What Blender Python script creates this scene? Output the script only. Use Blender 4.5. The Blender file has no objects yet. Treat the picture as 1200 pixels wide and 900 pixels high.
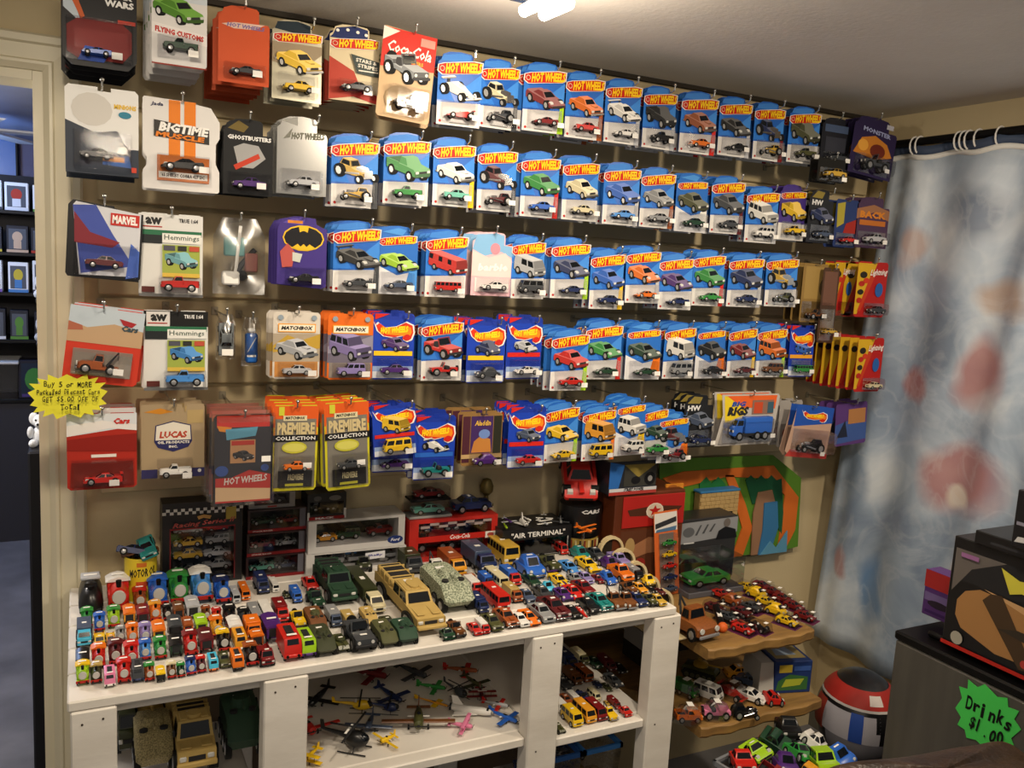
import bpy, bmesh, math, random
from mathutils import Vector, Matrix
random.seed(7)
S = bpy.context.scene
COL = S.collection
R_ = math.radians
# ------------------------------------------------------------------ camera
FPX = 1012.0
CAM = Vector((0.0, -2.22, 1.67))
YAW, PITCH, ROLL = 0.468714, 0.136668, -0.0559524
_f = Vector((math.sin(YAW)*math.cos(PITCH), math.cos(YAW)*math.cos(PITCH), -math.sin(PITCH)))
_r = Vector((math.cos(YAW), -math.sin(YAW), 0))
_d = _f.cross(_r)
RIGHT = _r*math.cos(ROLL) + _d*math.sin(ROLL)
DOWN = -_r*math.sin(ROLL) + _d*math.cos(ROLL)
cam = bpy.data.cameras.new('camera')
cam.sensor_fit = 'HORIZONTAL'; cam.sensor_width = 36.0; cam.lens = FPX/1200*36
cam.clip_start = 0.02; cam.clip_end = 50
camo = bpy.data.objects.new('camera', cam); COL.objects.link(camo)
M3 = Matrix((RIGHT, -DOWN, -_f)).transposed()
camo.matrix_world = Matrix.Translation(CAM) @ M3.to_4x4()
S.camera = camo
# ------------------------------------------------------------------ world, lights, exposure
w = bpy.data.worlds.new('world'); S.world = w; w.use_nodes = True
bg = w.node_tree.nodes['Background']; bg.inputs[0].default_value = (1.0, .92, .82, 1); bg.inputs[1].default_value = .40
S.view_settings.view_transform = 'Standard'; S.view_settings.look = 'None'
S.view_settings.gamma = 1.0; S.view_settings.use_curve_mapping = False
S.view_settings.exposure = -0.58
def point(name, loc, watts, rad, col):
    l = bpy.data.lights.new(name, 'POINT'); l.energy = watts; l.shadow_soft_size = rad; l.color = col
    o = bpy.data.objects.new(name, l); COL.objects.link(o); o.location = loc; return o
WARM = (1.0, .85, .66)
def spot(name, loc, target, watts, ang, blend, rad, col):
    l = bpy.data.lights.new(name, 'SPOT'); l.energy = watts; l.spot_size = R_(ang); l.spot_blend = blend
    l.shadow_soft_size = rad; l.color = col
    o = bpy.data.objects.new(name, l); COL.objects.link(o); o.location = loc
    o.rotation_euler = (Vector(target)-Vector(loc)).to_track_quat('-Z', 'Y').to_euler(); return o
LAMP = Vector((.81, -.674, 2.13))
point('ceiling_lamp_light', LAMP+Vector((0, 0, -.05)), 12, .03, WARM)
spot('ceiling_spot_left', (-.05, -1.45, 2.17), (.25, -.35, .8), 62, 120, .8, .05, WARM)
spot('ceiling_spot_middle', (.95, -1.35, 2.17), (1.0, -.35, .8), 54, 120, .8, .05, WARM)
spot('ceiling_spot_right', (1.75, -1.5, 2.17), (2.0, -.4, .9), 78, 120, .8, .05, (1, .84, .64))
spot('fill_spot_behind', (.15, -2.6, 2.15), (.8, -.4, 1.1), 30, 120, .8, .12, WARM)  # unseen spot behind the camera, added as fill
point('blue_room_light', (-.75, 2.5, 2.0), 38, .12, (.35, .55, 1.0))
point('white_room_light', (-.8, .7, 1.9), 85, .15, (1.0, .9, .8))
# ------------------------------------------------------------------ pixel -> world on a real plane
def ray(px, py): return RIGHT*((px-600)/FPX) + DOWN*((py-450)/FPX) + _f
def at(px, py, Y):
    d = ray(px, py); return CAM + d*((Y-CAM.y)/d.y)
def atz(px, py, Z):
    d = ray(px, py); return CAM + d*((Z-CAM.z)/d.z)
def atx(px, py, X):
    d = ray(px, py); return CAM + d*((X-CAM.x)/d.x)
# ------------------------------------------------------------------ materials
def lin(h):
    o = []
    for s in (16, 8, 0):
        c = ((h >> s) & 255)/255
        o.append(c/12.92 if c < .04045 else ((c+.055)/1.055)**2.4)
    return tuple(o)
_M = {}
def mat(h, rough=.5, metal=0.0, emit=0.0):
    k = (h, rough, metal, emit)
    if k in _M: return _M[k]
    m = bpy.data.materials.new('flat_%06x' % h); m.use_nodes = True
    b = m.node_tree.nodes['Principled BSDF']; c = lin(h)
    b.inputs['Base Color'].default_value = (*c, 1); b.inputs['Roughness'].default_value = rough
    b.inputs['Metallic'].default_value = metal
    if rough >= .44: b.inputs['Specular IOR Level'].default_value = .22
    if emit:
        b.inputs['Emission Color'].default_value = (*c, 1); b.inputs['Emission Strength'].default_value = emit
    _M[k] = m; return m
def objpaint(name, mul, rough, metal=0.0):
    m = bpy.data.materials.new(name); m.use_nodes = True; nt = m.node_tree; b = nt.nodes['Principled BSDF']
    oi = nt.nodes.new('ShaderNodeObjectInfo'); mx = nt.nodes.new('ShaderNodeMix'); mx.data_type = 'RGBA'; mx.blend_type = 'MULTIPLY'
    mx.inputs[0].default_value = 1; mx.inputs[7].default_value = (mul, mul, mul, 1)
    if mul > 1:
        mx.blend_type = 'MIX'; mx.inputs[0].default_value = mul-1; mx.inputs[7].default_value = (1, 1, 1, 1)
    nt.links.new(oi.outputs['Color'], mx.inputs[6]); nt.links.new(mx.outputs[2], b.inputs['Base Color'])
    b.inputs['Roughness'].default_value = rough; b.inputs['Metallic'].default_value = metal
    return m
PAINT = objpaint('paint_by_object', 1.0, .32)
PMATT = objpaint('matt_by_object', 1.0, .7)
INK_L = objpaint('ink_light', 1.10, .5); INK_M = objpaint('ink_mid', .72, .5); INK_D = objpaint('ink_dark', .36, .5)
def noisy(name, c1, c2, scale, rough=.6, bump=0.0, detail=4, stretch=(1, 1, 1), metal=0.0, bscale=None):
    m = bpy.data.materials.new(name); m.use_nodes = True; nt = m.node_tree; b = nt.nodes['Principled BSDF']
    tc = nt.nodes.new('ShaderNodeTexCoord'); mp = nt.nodes.new('ShaderNodeMapping'); mp.inputs['Scale'].default_value = stretch
    nz = nt.nodes.new('ShaderNodeTexNoise'); nz.inputs['Scale'].default_value = scale; nz.inputs['Detail'].default_value = detail
    cr = nt.nodes.new('ShaderNodeValToRGB'); cr.color_ramp.elements[0].color = (*lin(c1), 1); cr.color_ramp.elements[1].color = (*lin(c2), 1)
    cr.color_ramp.elements[0].position = .35; cr.color_ramp.elements[1].position = .65
    nt.links.new(tc.outputs['Object'], mp.inputs[0]); nt.links.new(mp.outputs[0], nz.inputs[0])
    nt.links.new(nz.outputs[0], cr.inputs[0]); nt.links.new(cr.outputs[0], b.inputs['Base Color'])
    b.inputs['Roughness'].default_value = rough; b.inputs['Metallic'].default_value = metal
    if bump:
        bp = nt.nodes.new('ShaderNodeBump'); bp.inputs['Strength'].default_value = bump; bp.inputs['Distance'].default_value = .004
        src = nz
        if bscale:
            src = nt.nodes.new('ShaderNodeTexNoise'); src.inputs['Scale'].default_value = bscale; nt.links.new(mp.outputs[0], src.inputs[0])
        nt.links.new(src.outputs[0], bp.inputs['Height']); nt.links.new(bp.outputs[0], b.inputs['Normal'])
    return m
def clear(name, tint=(1, 1, 1), gloss=.10, rough=.08):
    m = bpy.data.materials.new(name); m.use_nodes = True; nt = m.node_tree; nt.nodes.remove(nt.nodes['Principled BSDF'])
    t = nt.nodes.new('ShaderNodeBsdfTransparent'); t.inputs[0].default_value = (*tint, 1)
    g = nt.nodes.new('ShaderNodeBsdfGlossy'); g.inputs['Roughness'].default_value = rough
    fr = nt.nodes.new('ShaderNodeLayerWeight'); fr.inputs[0].default_value = .35
    ma = nt.nodes.new('ShaderNodeMath'); ma.operation = 'MULTIPLY_ADD'; ma.inputs[1].default_value = .34; ma.inputs[2].default_value = gloss
    mx = nt.nodes.new('ShaderNodeMixShader'); nt.links.new(fr.outputs['Fresnel'], ma.inputs[0]); nt.links.new(ma.outputs[0], mx.inputs[0])
    nt.links.new(t.outputs[0], mx.inputs[1]); nt.links.new(g.outputs[0], mx.inputs[2])
    nt.links.new(mx.outputs[0], nt.nodes['Material Output'].inputs[0]); return m
BLIS = clear('clear_blister', (.96, .96, .97), .0, .07); BAG = clear('clear_bag', (.9, .9, .9), .16, .25); PANE = clear('clear_window', (.9, .9, .92), .05)
CLAM = clear('clear_clamshell', (.93, .9, .9), .10)
WHITEP = noisy('white_painted_wood', 0xD6D0C6, 0xE4DFD6, 5, .55, .10, 5, (1, 1, 3), bscale=30)
WALL = noisy('beige_wall_paint', 0xCDBB93, 0xD3C29B, 3, .7, .1, bscale=120)
SLATM = noisy('beige_slat_panel', 0xBDAC86, 0xC6B58F, 5, .6, .05)
TRIMM = noisy('cream_trim_gloss', 0xDAD1B4, 0xE0D8BD, 2, .4)
CEILM = noisy('ceiling_grey', 0xDAD4CC, 0xE4DFD8, 2.5, .85, .25, bscale=90)
CONC = noisy('concrete_floor', 0x5E5E62, 0x7E7E82, 3, .7, .2, 8)
WOODM = noisy('brown_plank_wood', 0x7E5F34, 0x99753F, 14, .6, .3, 6, (.6, 4, 4))
DWOOD = noisy('dark_cabinet_wood', 0x54250F, 0x6E3417, 10, .45, .1, 6, (1, 1, .2))
LEATH = noisy('brown_leather', 0x2E2118, 0x47362A, 18, .38, .5, 5, bscale=120)
FRGM = noisy('fridge_grey_steel', 0x55534E, 0x605E58, 25, .45, .05, 3, (1, 1, .1), .3)
CAMOM = noisy('camouflage_paint', 0x5B6650, 0xB9BFA6, 45, .7, 0, 1)
CAMOT = noisy('tan_camouflage', 0x6E6442, 0xA99B6B, 60, .7, 0, 1)
RUSTM = noisy('rusty_brown_paint', 0x6B3A18, 0x95551F, 60, .5)
BLK = mat(0x0B0B0C, .45); DGREY = mat(0x2A2A2C, .5); MGREY = mat(0x77777A, .5); LGREY = mat(0xC9C9C4, .5); WHT = mat(0xEFEDE8, .55)
TYRE = mat(0x121212, .7); HUB = mat(0xA8A8A8, .35, .6); GLASS = mat(0x11151A, .12); CHROME = mat(0xC8C8C8, .15, 1.0); STEEL = mat(0xB9B9B4, .25, .9)
# ------------------------------------------------------------------ mesh builder
class MB:
    def __init__(s): s.v = []; s.f = []; s.m = []; s.mats = []
    def mi(s, mt):
        if mt not in s.mats: s.mats.append(mt)
        return s.mats.index(mt)
    def poly(s, pts, mt):
        n = len(s.v); s.v += [Vector(p) for p in pts]; s.f.append(list(range(n, n+len(pts)))); s.m.append(s.mi(mt))
    def mesh_(s, pts, faces, mt):
        n = len(s.v); k = s.mi(mt); s.v += [Vector(p) for p in pts]
        for f in faces: s.f.append([n+i for i in f]); s.m.append(k)
    def hexa(s, b, t, mt):   # b, t = x0,x1,y0,y1,z
        p = [(b[0], b[2], b[4]), (b[1], b[2], b[4]), (b[1], b[3], b[4]), (b[0], b[3], b[4]),
             (t[0], t[2], t[4]), (t[1], t[2], t[4]), (t[1], t[3], t[4]), (t[0], t[3], t[4])]
        s.mesh_(p, [(3, 2, 1, 0), (4, 5, 6, 7), (0, 1, 5, 4), (1, 2, 6, 5), (2, 3, 7, 6), (3, 0, 4, 7)], mt)
    def box(s, x0, y0, z0, x1, y1, z1, mt): s.hexa((x0, x1, y0, y1, z0), (x0, x1, y0, y1, z1), mt)
    def cbox(s, x0, y0, z0, x1, y1, z1, b, mt):
        lo = (x0, y0, z0); hi = (x1, y1, z1); b = min(b, .49*min(hi[i]-lo[i] for i in range(3)))
        idx = {}; P = []
        for sx in (0, 1):
            for sy in (0, 1):
                for sz in (0, 1):
                    sg = (sx, sy, sz)
                    for a in range(3):
                        q = [(hi[i]-(0 if i == a else b)) if sg[i] else (lo[i]+(0 if i == a else b)) for i in range(3)]
                        idx[(sg, a)] = len(P); P.append(q)
        Fc = []
        for a in range(3):
            u, v = [i for i in range(3) if i != a]
            for sg in (0, 1):
                ring = []
                for du, dv in ((0, 0), (1, 0), (1, 1), (0, 1)):
                    t = [0, 0, 0]; t[a] = sg; t[u] = du; t[v] = dv; ring.append(idx[(tuple(t), a)])
                Fc.append(ring)
            for du in (0, 1):
                for dv in (0, 1):
                    t0 = [0, 0, 0]; t0[u] = du; t0[v] = dv; t1 = list(t0); t1[a] = 1
                    t0 = tuple(t0); t1 = tuple(t1)
                    Fc.append([idx[(t0, u)], idx[(t0, v)], idx[(t1, v)], idx[(t1, u)]])
        for sx in (0, 1):
            for sy in (0, 1):
                for sz in (0, 1): Fc.append([idx[((sx, sy, sz), a)] for a in range(3)])
        s.mesh_(P, Fc, mt)
    def prism(s, out, y0, y1, mt, back=None):   # outline (x,z), extruded in y
        n = len(out); P = [(x, y0, z) for x, z in out]+[(x, y1, z) for x, z in out]
        s.mesh_(P, [list(range(n)), list(range(2*n-1, n-1, -1))]+[(i, i+n, (i+1) % n+n, (i+1) % n) for i in range(n)], mt)
    def loft(s, rings, mt, cap=True):
        n = len(rings[0]); P = [p for r in rings for p in r]; Fc = []
        for k in range(len(rings)-1):
            for i in range(n): j = (i+1) % n; Fc.append((k*n+i, k*n+j, (k+1)*n+j, (k+1)*n+i))
        if cap: Fc += [list(range(n))[::-1], [(len(rings)-1)*n+i for i in range(n)]]
        s.mesh_(P, Fc, mt)
    def cyl(s, p0, p1, r0, r1, n, mt, cap=True):
        p0 = Vector(p0); p1 = Vector(p1); ax = (p1-p0).normalized()
        u = ax.orthogonal().normalized(); w_ = ax.cross(u)
        s.loft([[p+(u*math.cos(t)+w_*math.sin(t))*r for t in [2*math.pi*i/n for i in range(n)]] for p, r in ((p0, r0), (p1, r1))], mt, cap)
    def lathe(s, prof, n, mt, c=(0, 0, 0)):
        s.loft([[(c[0]+r*math.cos(2*math.pi*i/n), c[1]+r*math.sin(2*math.pi*i/n), c[2]+z) for i in range(n)] for r, z in prof], mt)
    def tube(s, pts, r, n, mt):
        pts = [Vector(p) for p in pts]; rings = []
        for i, p in enumerate(pts):
            t = (pts[min(i+1, len(pts)-1)]-pts[max(i-1, 0)]).normalized()
            u = t.cross(Vector((.3, .2, .93))).normalized(); w_ = t.cross(u); rr = r[i] if isinstance(r, (list, tuple)) else r
            rings.append([p+(u*math.cos(a)+w_*math.sin(a))*rr for a in [2*math.pi*k/n for k in range(n)]])
        s.loft(rings, mt)
    def sph(s, c, r, mt, n=10, m=6, sc=(1, 1, 1)):
        rings = []
        for k in range(1, m):
            a = math.pi*k/m
            rings.append([(c[0]+r*sc[0]*math.sin(a)*math.cos(2*math.pi*i/n), c[1]+r*sc[1]*math.sin(a)*math.sin(2*math.pi*i/n), c[2]-r*sc[2]*math.cos(a)) for i in range(n)])
        P = [p for q in rings for p in q]; b = len(P); P += [(c[0], c[1], c[2]-r*sc[2]), (c[0], c[1], c[2]+r*sc[2])]; Fc = []
        for k in range(m-2):
            for i in range(n): j = (i+1) % n; Fc.append((k*n+i, k*n+j, (k+1)*n+j, (k+1)*n+i))
        for i in range(n): j = (i+1) % n; Fc += [(b, j, i), (b+1, (m-2)*n+i, (m-2)*n+j)]
        s.mesh_(P, Fc, mt)
    def add(s, o, M=None):
        n = len(s.v); s.v += [(M @ p) if M else p.copy() for p in o.v]
        for f, k in zip(o.f, o.m): s.f.append([n+i for i in f]); s.m.append(s.mi(o.mats[k]))
        return s
    def xf(s, M): s.v = [M @ p for p in s.v]; return s
    def mesh(s, name, smooth=38, recalc=True):
        me = bpy.data.meshes.new(name); me.from_pydata([tuple(p) for p in s.v], [], s.f)
        for mt in s.mats: me.materials.append(mt)
        me.polygons.foreach_set('material_index', s.m)
        if recalc:
            bm = bmesh.new(); bm.from_mesh(me); bmesh.ops.recalc_face_normals(bm, faces=bm.faces); bm.to_mesh(me); bm.free()
        if smooth: me.shade_smooth(); me.set_sharp_from_angle(angle=R_(smooth))
        me.update(); return me
    def build(s, name, parent=None, loc=(0, 0, 0), color=None, **kw):
        return obj(name, s.mesh(name, **kw), parent, loc, color)
def obj(name, me, parent=None, loc=(0, 0, 0), color=None):
    o = bpy.data.objects.new(name, me); COL.objects.link(o); o.location = loc
    if parent: o.parent = parent
    if color is not None: o.color = (*lin(color), 1)
    return o
def tag(o, label, cat, group=None):
    o['label'] = label; o['category'] = cat
    if group: o['group'] = group
    return o
def empty(name, loc=(0, 0, 0), rz=0.0, label=None, cat=None, group=None):
    o = bpy.data.objects.new(name, None); COL.objects.link(o); o.location = loc; o.rotation_euler = (0, 0, rz); o.empty_display_size = .02
    if label: tag(o, label, cat, group)
    return o
def struct(o): o['kind'] = 'structure'; return o
# ------------------------------------------------------------------ text and flat print
_T = {}
def textmesh(s, shear=0.0, bold=0.0, res=1):
    k = (s, shear, bold, res)
    if k in _T: return _T[k]
    c = bpy.data.curves.new('t', 'FONT'); c.body = s; c.shear = shear; c.offset = bold; c.resolution_u = res; c.fill_mode = 'FRONT'
    o = bpy.data.objects.new('t', c); me = bpy.data.meshes.new_from_object(o)
    V = [v.co.copy() for v in me.vertices]; Fc = [tuple(p.vertices) for p in me.polygons]
    bpy.data.objects.remove(o); bpy.data.curves.remove(c); bpy.data.meshes.remove(me)
    x0 = min(v.x for v in V); x1 = max(v.x for v in V); y0 = min(v.y for v in V); y1 = max(v.y for v in V)
    V = [((v.x-x0)/(x1-x0), (v.y-y0)/(y1-y0)) for v in V]
    _T[k] = (V, Fc, (x1-x0)/(y1-y0)); return _T[k]
LAY = .00035
def prt(mb, els, W, H, y=0.0):
    """flat print on a sheet W x H facing -y; u,v in 0..1 from bottom left; each element a hair prouder"""
    for e in els:
        y -= LAY; k = e[0]
        X = lambda u: (u-.5)*W
        if k == 'r': mb.poly([(X(e[1]), y, e[2]*H), (X(e[3]), y, e[2]*H), (X(e[3]), y, e[4]*H), (X(e[1]), y, e[4]*H)], mat(e[5]))
        elif k == 'p': mb.poly([(X(u), y, v*H) for u, v in e[1]], mat(e[2]))
        elif k == 'e':
            n = 14; mb.poly([(X(e[1]+e[3]*math.cos(2*math.pi*i/n)), y, (e[2]+e[4]*math.sin(2*math.pi*i/n))*H) for i in range(n)], mat(e[5]))
        elif k == 't':   # text,u0,v0,u1,v1,colour,[shear,bold,rise]
            op = e[7] if len(e) > 7 else {}
            V, Fc, _ = textmesh(e[1], op.get('shear', 0), op.get('bold', .02), op.get('res', 1)); rise = op.get('rise', 0); arc = op.get('arc', 0)
            P = []
            for a, b in V:
                u = e[2]+a*(e[4]-e[2]); v = e[3]+b*(e[5]-e[3])+rise*a+arc*math.sin(a*math.pi)
                P.append((X(u), y, v*H))
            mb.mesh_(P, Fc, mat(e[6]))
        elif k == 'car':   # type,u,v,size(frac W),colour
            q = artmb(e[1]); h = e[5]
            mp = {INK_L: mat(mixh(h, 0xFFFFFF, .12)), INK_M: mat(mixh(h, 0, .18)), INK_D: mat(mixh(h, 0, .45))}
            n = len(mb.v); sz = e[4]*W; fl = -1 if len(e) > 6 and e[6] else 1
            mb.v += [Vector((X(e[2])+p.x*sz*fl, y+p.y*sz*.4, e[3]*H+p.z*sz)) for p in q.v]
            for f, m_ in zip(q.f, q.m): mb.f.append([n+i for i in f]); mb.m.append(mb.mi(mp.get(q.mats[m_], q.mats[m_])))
            y -= LAY
    return mb
def mixh(a, b, t):
    return sum(int(((a >> s) & 255)*(1-t)+((b >> s) & 255)*t) << s for s in (16, 8, 0))
CN = {'red': (0xC5251C, 'red'), 'dkred': (0x7A1A1C, 'dark red'), 'maroon': (0x5A1C20, 'maroon'), 'orange': (0xE0701A, 'orange'), 'yellow': (0xE8BE1C, 'yellow'), 'lime': (0x9CC822, 'lime green'),
      'green': (0x2F8A3A, 'green'), 'dkgreen': (0x1E3F2B, 'dark green'), 'teal': (0x1E7F7C, 'teal'), 'cyan': (0x43B3D6, 'cyan'), 'sky': (0x4A8FD8, 'sky blue'), 'blue': (0x2A62C0, 'blue'), 'navy': (0x1B2A58, 'navy blue'),
      'purple': (0x4A2470, 'purple'), 'lilac': (0x8E80B8, 'lilac'), 'pink': (0xDE7FA4, 'pink'), 'brown': (0x6E4220, 'brown'), 'tan': (0xB99D5A, 'tan'), 'cream': (0xD9CFA8, 'cream'), 'white': (0xE4E2DC, 'white'),
      'grey': (0x8C8E90, 'grey'), 'dkgrey': (0x3F4246, 'dark grey'), 'black': (0x141415, 'black'), 'olive': (0x4C4E2C, 'olive green'), 'gold': (0xC9A23A, 'gold'), 'silver': (0xB4B6BA, 'silver'), 'slate': (0x45526B, 'slate blue'), 'mint': (0x6CB8A4, 'mint green'),
      'dkolive': (0x33381F, 'dark olive'), 'rust': (0x9A4E22, 'rust brown'), 'amber': (0xE09A28, 'amber')}
# ------------------------------------------------------------------ toy vehicle prototypes: front at -y, length 1, base z = 0
_P = {}
def wheelmb(r, w, n=12):
    m = MB(); m.cyl((-w/2, 0, 0), (w/2, 0, 0), r, r, n, TYRE)
    for sx in (-1, 1): m.cyl((sx*w*.5, 0, 0), (sx*w*.56, 0, 0), r*.62, r*.5, 8, HUB)
    return m
def hull(m, prof, w, mt, rnd=.86, shr=.9):
    cy = sum(p[0] for p in prof)/len(prof); cz = sum(p[1] for p in prof)/len(prof)
    sm = [(cy+(y-cy)*(shr+.06), cz+(z-cz)*shr) for y, z in prof]
    m.loft([[(x, y, z) for y, z in pr] for x, pr in ((-w/2, sm), (-w/2*rnd, prof), (w/2*rnd, prof), (w/2, sm))], mt)
def quadin(m, a, b, c, d, mt, k=.12, off=.006, n=1):
    a, b, c, d = map(Vector, (a, b, c, d)); nr = (b-a).cross(d-a).normalized()*off
    for i in range(n):
        t0, t1 = (i+k*.7)/n, (i+1-k*.7)/n
        pt = lambda s, t: (a.lerp(b, s)).lerp(d.lerp(c, s), t)
        m.poly([pt(t0, k)+nr, pt(t1, k)+nr, pt(t1, 1-k)+nr, pt(t0, 1-k)+nr], mt)
def cabin(body, win, wb, wt, y0b, y1b, y0t, y1t, z0, z1, mt, n=2):
    body.hexa((-wb/2, wb/2, y0b, y1b, z0), (-wt/2, wt/2, y0t, y1t, z1), mt)
    A = [(-wb/2, y0b, z0), (wb/2, y0b, z0), (wb/2, y1b, z0), (-wb/2, y1b, z0)]; T = [(-wt/2, y0t, z1), (wt/2, y0t, z1), (wt/2, y1t, z1), (-wt/2, y1t, z1)]
    for i in range(4):
        j = (i+1) % 4; quadin(win, A[i], A[j], T[j], T[i], GLASS, .13, .006, n if i % 2 else 1)
def lights(m, w, z, y=-.5):
    for sx in (-1, 1): m.cbox(sx*w*.36-.04, y-.012, z-.025, sx*w*.36+.04, y+.02, z+.025, .01, LGREY)
    m.box(-w*.22, y-.008, z-.025, w*.22, y+.01, z+.02, DGREY)
    for sx in (-1, 1): m.box(sx*w*.36-.04, .485, z-.02, sx*w*.36+.04, .508, z+.02, mat(0x8A1410))
def wheels4(w, yf, yr, r, ww=.1, rr=None):
    rr = rr or r; a = wheelmb(r, ww); b = wheelmb(rr, ww)
    return [('wheel', a, (sx*(w/2-ww*.35), yf, r), None) for sx in (-1, 1)]+[('wheel', b, (sx*(w/2-ww*.35), yr, rr), None) for sx in (-1, 1)]
def proto(t):
    if t in _P: return _P[t]
    B, Wn, D = MB(), MB(), MB(); C2 = MB(); P = []; Wd = .42; top = (.36, 0, .05)
    if t in ('sedan', 'classic'):
        hull(B, [(-.5, .09), (-.5, .19), (-.46, .235), (-.2, .255), (.3, .255), (.47, .245), (.5, .2), (.5, .09)], .42, PAINT)
        cabin(B, Wn, .37, .29, -.21, .31, -.06, .17, .25, .365, PAINT); lights(D, .42, .18); P = wheels4(.42, -.3, .3, .095); top = (.37, .05, .06)
        if t == 'classic':
            D.cbox(-.22, -.53, .09, .22, -.49, .13, .01, CHROME); D.cbox(-.22, .49, .09, .22, .53, .13, .01, CHROME); D.box(-.05, -.44, .25, .05, -.24, .275, PAINT)
    elif t in ('sports', 'racer'):
        hull(B, [(-.5, .07), (-.5, .12), (-.40, .17), (-.15, .21), (.3, .235), (.46, .25), (.5, .2), (.5, .07)], .44, PAINT)
        cabin(B, Wn, .36, .24, -.2, .33, -.01, .15, .205, .31, PAINT); P = wheels4(.44, -.3, .31, .1); top = (.315, .07, .05)
        for sx in (-1, 1): D.hexa((sx*.15-.04, sx*.15+.04, -.45, -.38, .14), (sx*.15-.035, sx*.15+.035, -.43, -.36, .19), LGREY)
        D.box(-.16, -.507, .08, .16, -.49, .12, DGREY)
        if t == 'racer': C2.box(-.2, .44, .3, .2, .52, .315, PAINT); C2.box(-.03, -.46, .178, .03, -.2, .212, PAINT); D.box(-.17, .46, .24, -.15, .49, .3, DGREY); D.box(.15, .46, .24, .17, .49, .3, DGREY)
    elif t == 'bug':
        hull(B, [(-.5, .08), (-.5, .17), (-.4, .25), (-.2, .28), (.3, .28), (.46, .22), (.5, .14), (.5, .08)], .5, PAINT, .7, .85)
        rings = [[(sx*w_/2, y, z) for y, z in ((-.28*s_, .26), (-.12*s_, .26+.18*s_), (.16*s_, .26+.18*s_), (.36*s_, .26))] for sx, w_, s_ in ((-1, .42, .7), (-1, .3, 1), (1, .3, 1), (1, .42, .7))]
        B.loft(rings, PAINT); quadin(Wn, (-.16, -.285, .27), (.16, -.285, .27), (.14, -.125, .435), (-.14, -.125, .435), GLASS, .1, .012)
        for sx in (-1, 1): D.sph((sx*.16, -.47, .2), .045, LGREY, 8, 5)
        D.cbox(-.2, -.53, .1, .2, -.48, .14, .012, CHROME); P = wheels4(.5, -.3, .3, .11); top = (.445, .03, .06); Wd = .5
    elif t == 'pickup':
        hull(B, [(-.5, .12), (-.5, .24), (-.46, .28), (-.2, .3), (.08, .3), (.08, .2), (.5, .2), (.5, .12)], .42, PAINT)
        cabin(B, Wn, .38, .31, -.2, .09, -.1, .06, .29, .43, PAINT, 1); lights(D, .42, .22)
        for x in (-.2, .18): B.box(x, .09, .19, x+.02, .5, .31, PAINT)
        B.box(-.2, .48, .19, .2, .5, .31, PAINT); D.box(-.18, .1, .195, .18, .48, .205, DGREY); P = wheels4(.42, -.3, .3, .11); top = (.435, -.02, .06)
    elif t == 'tow':
        hull(B, [(-.5, .12), (-.5, .26), (-.4, .32), (-.12, .34), (.1, .34), (.1, .2), (.5, .22), (.5, .12)], .5, PAINT, .75, .85)
        cabin(B, Wn, .42, .34, -.14, .12, -.08, .1, .33, .52, PAINT, 1)
        D.cyl((-.12, .2, .22), (0, .46, .62), .03, .02, 6, DGREY); D.cyl((.12, .2, .22), (0, .46, .62), .03, .02, 6, DGREY); D.cyl((0, .46, .62), (0, .46, .4), .008, .008, 5, DGREY)
        for sx in (-1, 1): D.cyl((sx*.18, -.5, .24), (sx*.18, -.53, .24), .05, .05, 8, LGREY)
        D.cbox(-.24, -.55, .1, .24, -.5, .16, .015, MGREY); P = wheels4(.5, -.3, .3, .13, .13); top = (.525, .01, .06); Wd = .5
    elif t in ('van', 'suv'):
        hull(B, [(-.5, .1), (-.5, .24), (-.47, .3), (.48, .3), (.5, .26), (.5, .1)], .42, PAINT)
        if t == 'van': cabin(B, Wn, .41, .35, -.46, .49, -.36, .47, .29, .5, PAINT, 3); top = (.505, .05, .06)
        else: cabin(B, Wn, .4, .34, -.2, .49, -.1, .46, .29, .46, PAINT, 3); top = (.465, .1, .06)
        lights(D, .42, .19); P = wheels4(.42, -.3, .29, .11)
    elif t == 'bus':
        hull(B, [(-.5, .07), (-.5, .2), (-.49, .22), (.49, .22), (.5, .2), (.5, .07)], .32, PAINT)
        cabin(B, Wn, .315, .29, -.495, .495, -.47, .485, .215, .36, PAINT, 6); lights(D, .32, .14); P = wheels4(.32, -.3, .28, .07, .07); Wd = .32; top = (.365, .1, .06)
    elif t == 'truck':
        D.cbox(-.16, -.48, .09, .16, .5, .15, .01, DGREY)
        B.cbox(-.19, -.5, .1, .19, -.26, .3, .02, PAINT); cabin(B, Wn, .38, .33, -.44, -.24, -.38, -.24, .29, .43, PAINT, 1)
        lights(D, .4, .2); C2.cbox(-.2, -.2, .15, .2, .5, .47, .012, PAINT)
        P = wheels4(.42, -.34, .32, .09)+[('wheel', wheelmb(.09, .1), (sx*.175, .12, .09), None) for sx in (-1, 1)]; top = (.475, .1, .07)
    elif t == 'flat':
        D.cbox(-.16, -.48, .09, .16, .5, .15, .01, DGREY); B.cbox(-.19, -.5, .1, .19, -.2, .3, .03, PAINT); cabin(B, Wn, .38, .32, -.42, -.18, -.34, -.2, .29, .45, PAINT, 1)
        C2.box(-.2, -.15, .15, .2, .5, .2, PAINT)
        for x in (-.2, .18): C2.box(x, -.15, .2, x+.02, .5, .27, PAINT)
        lights(D, .4, .2); P = wheels4(.42, -.34, .32, .1); top = (.455, -.27, .05)
    elif t == 'jeep':
        hull(B, [(-.5, .16), (-.5, .3), (-.1, .32), (-.08, .24), (.22, .24), (.24, .32), (.5, .32), (.5, .16)], .4, PAINT, .94, .96)
        for sx in (-1, 1): B.cyl((sx*.18, -.08, .3), (sx*.17, .0, .5), .014, .014, 5, PAINT)
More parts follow.
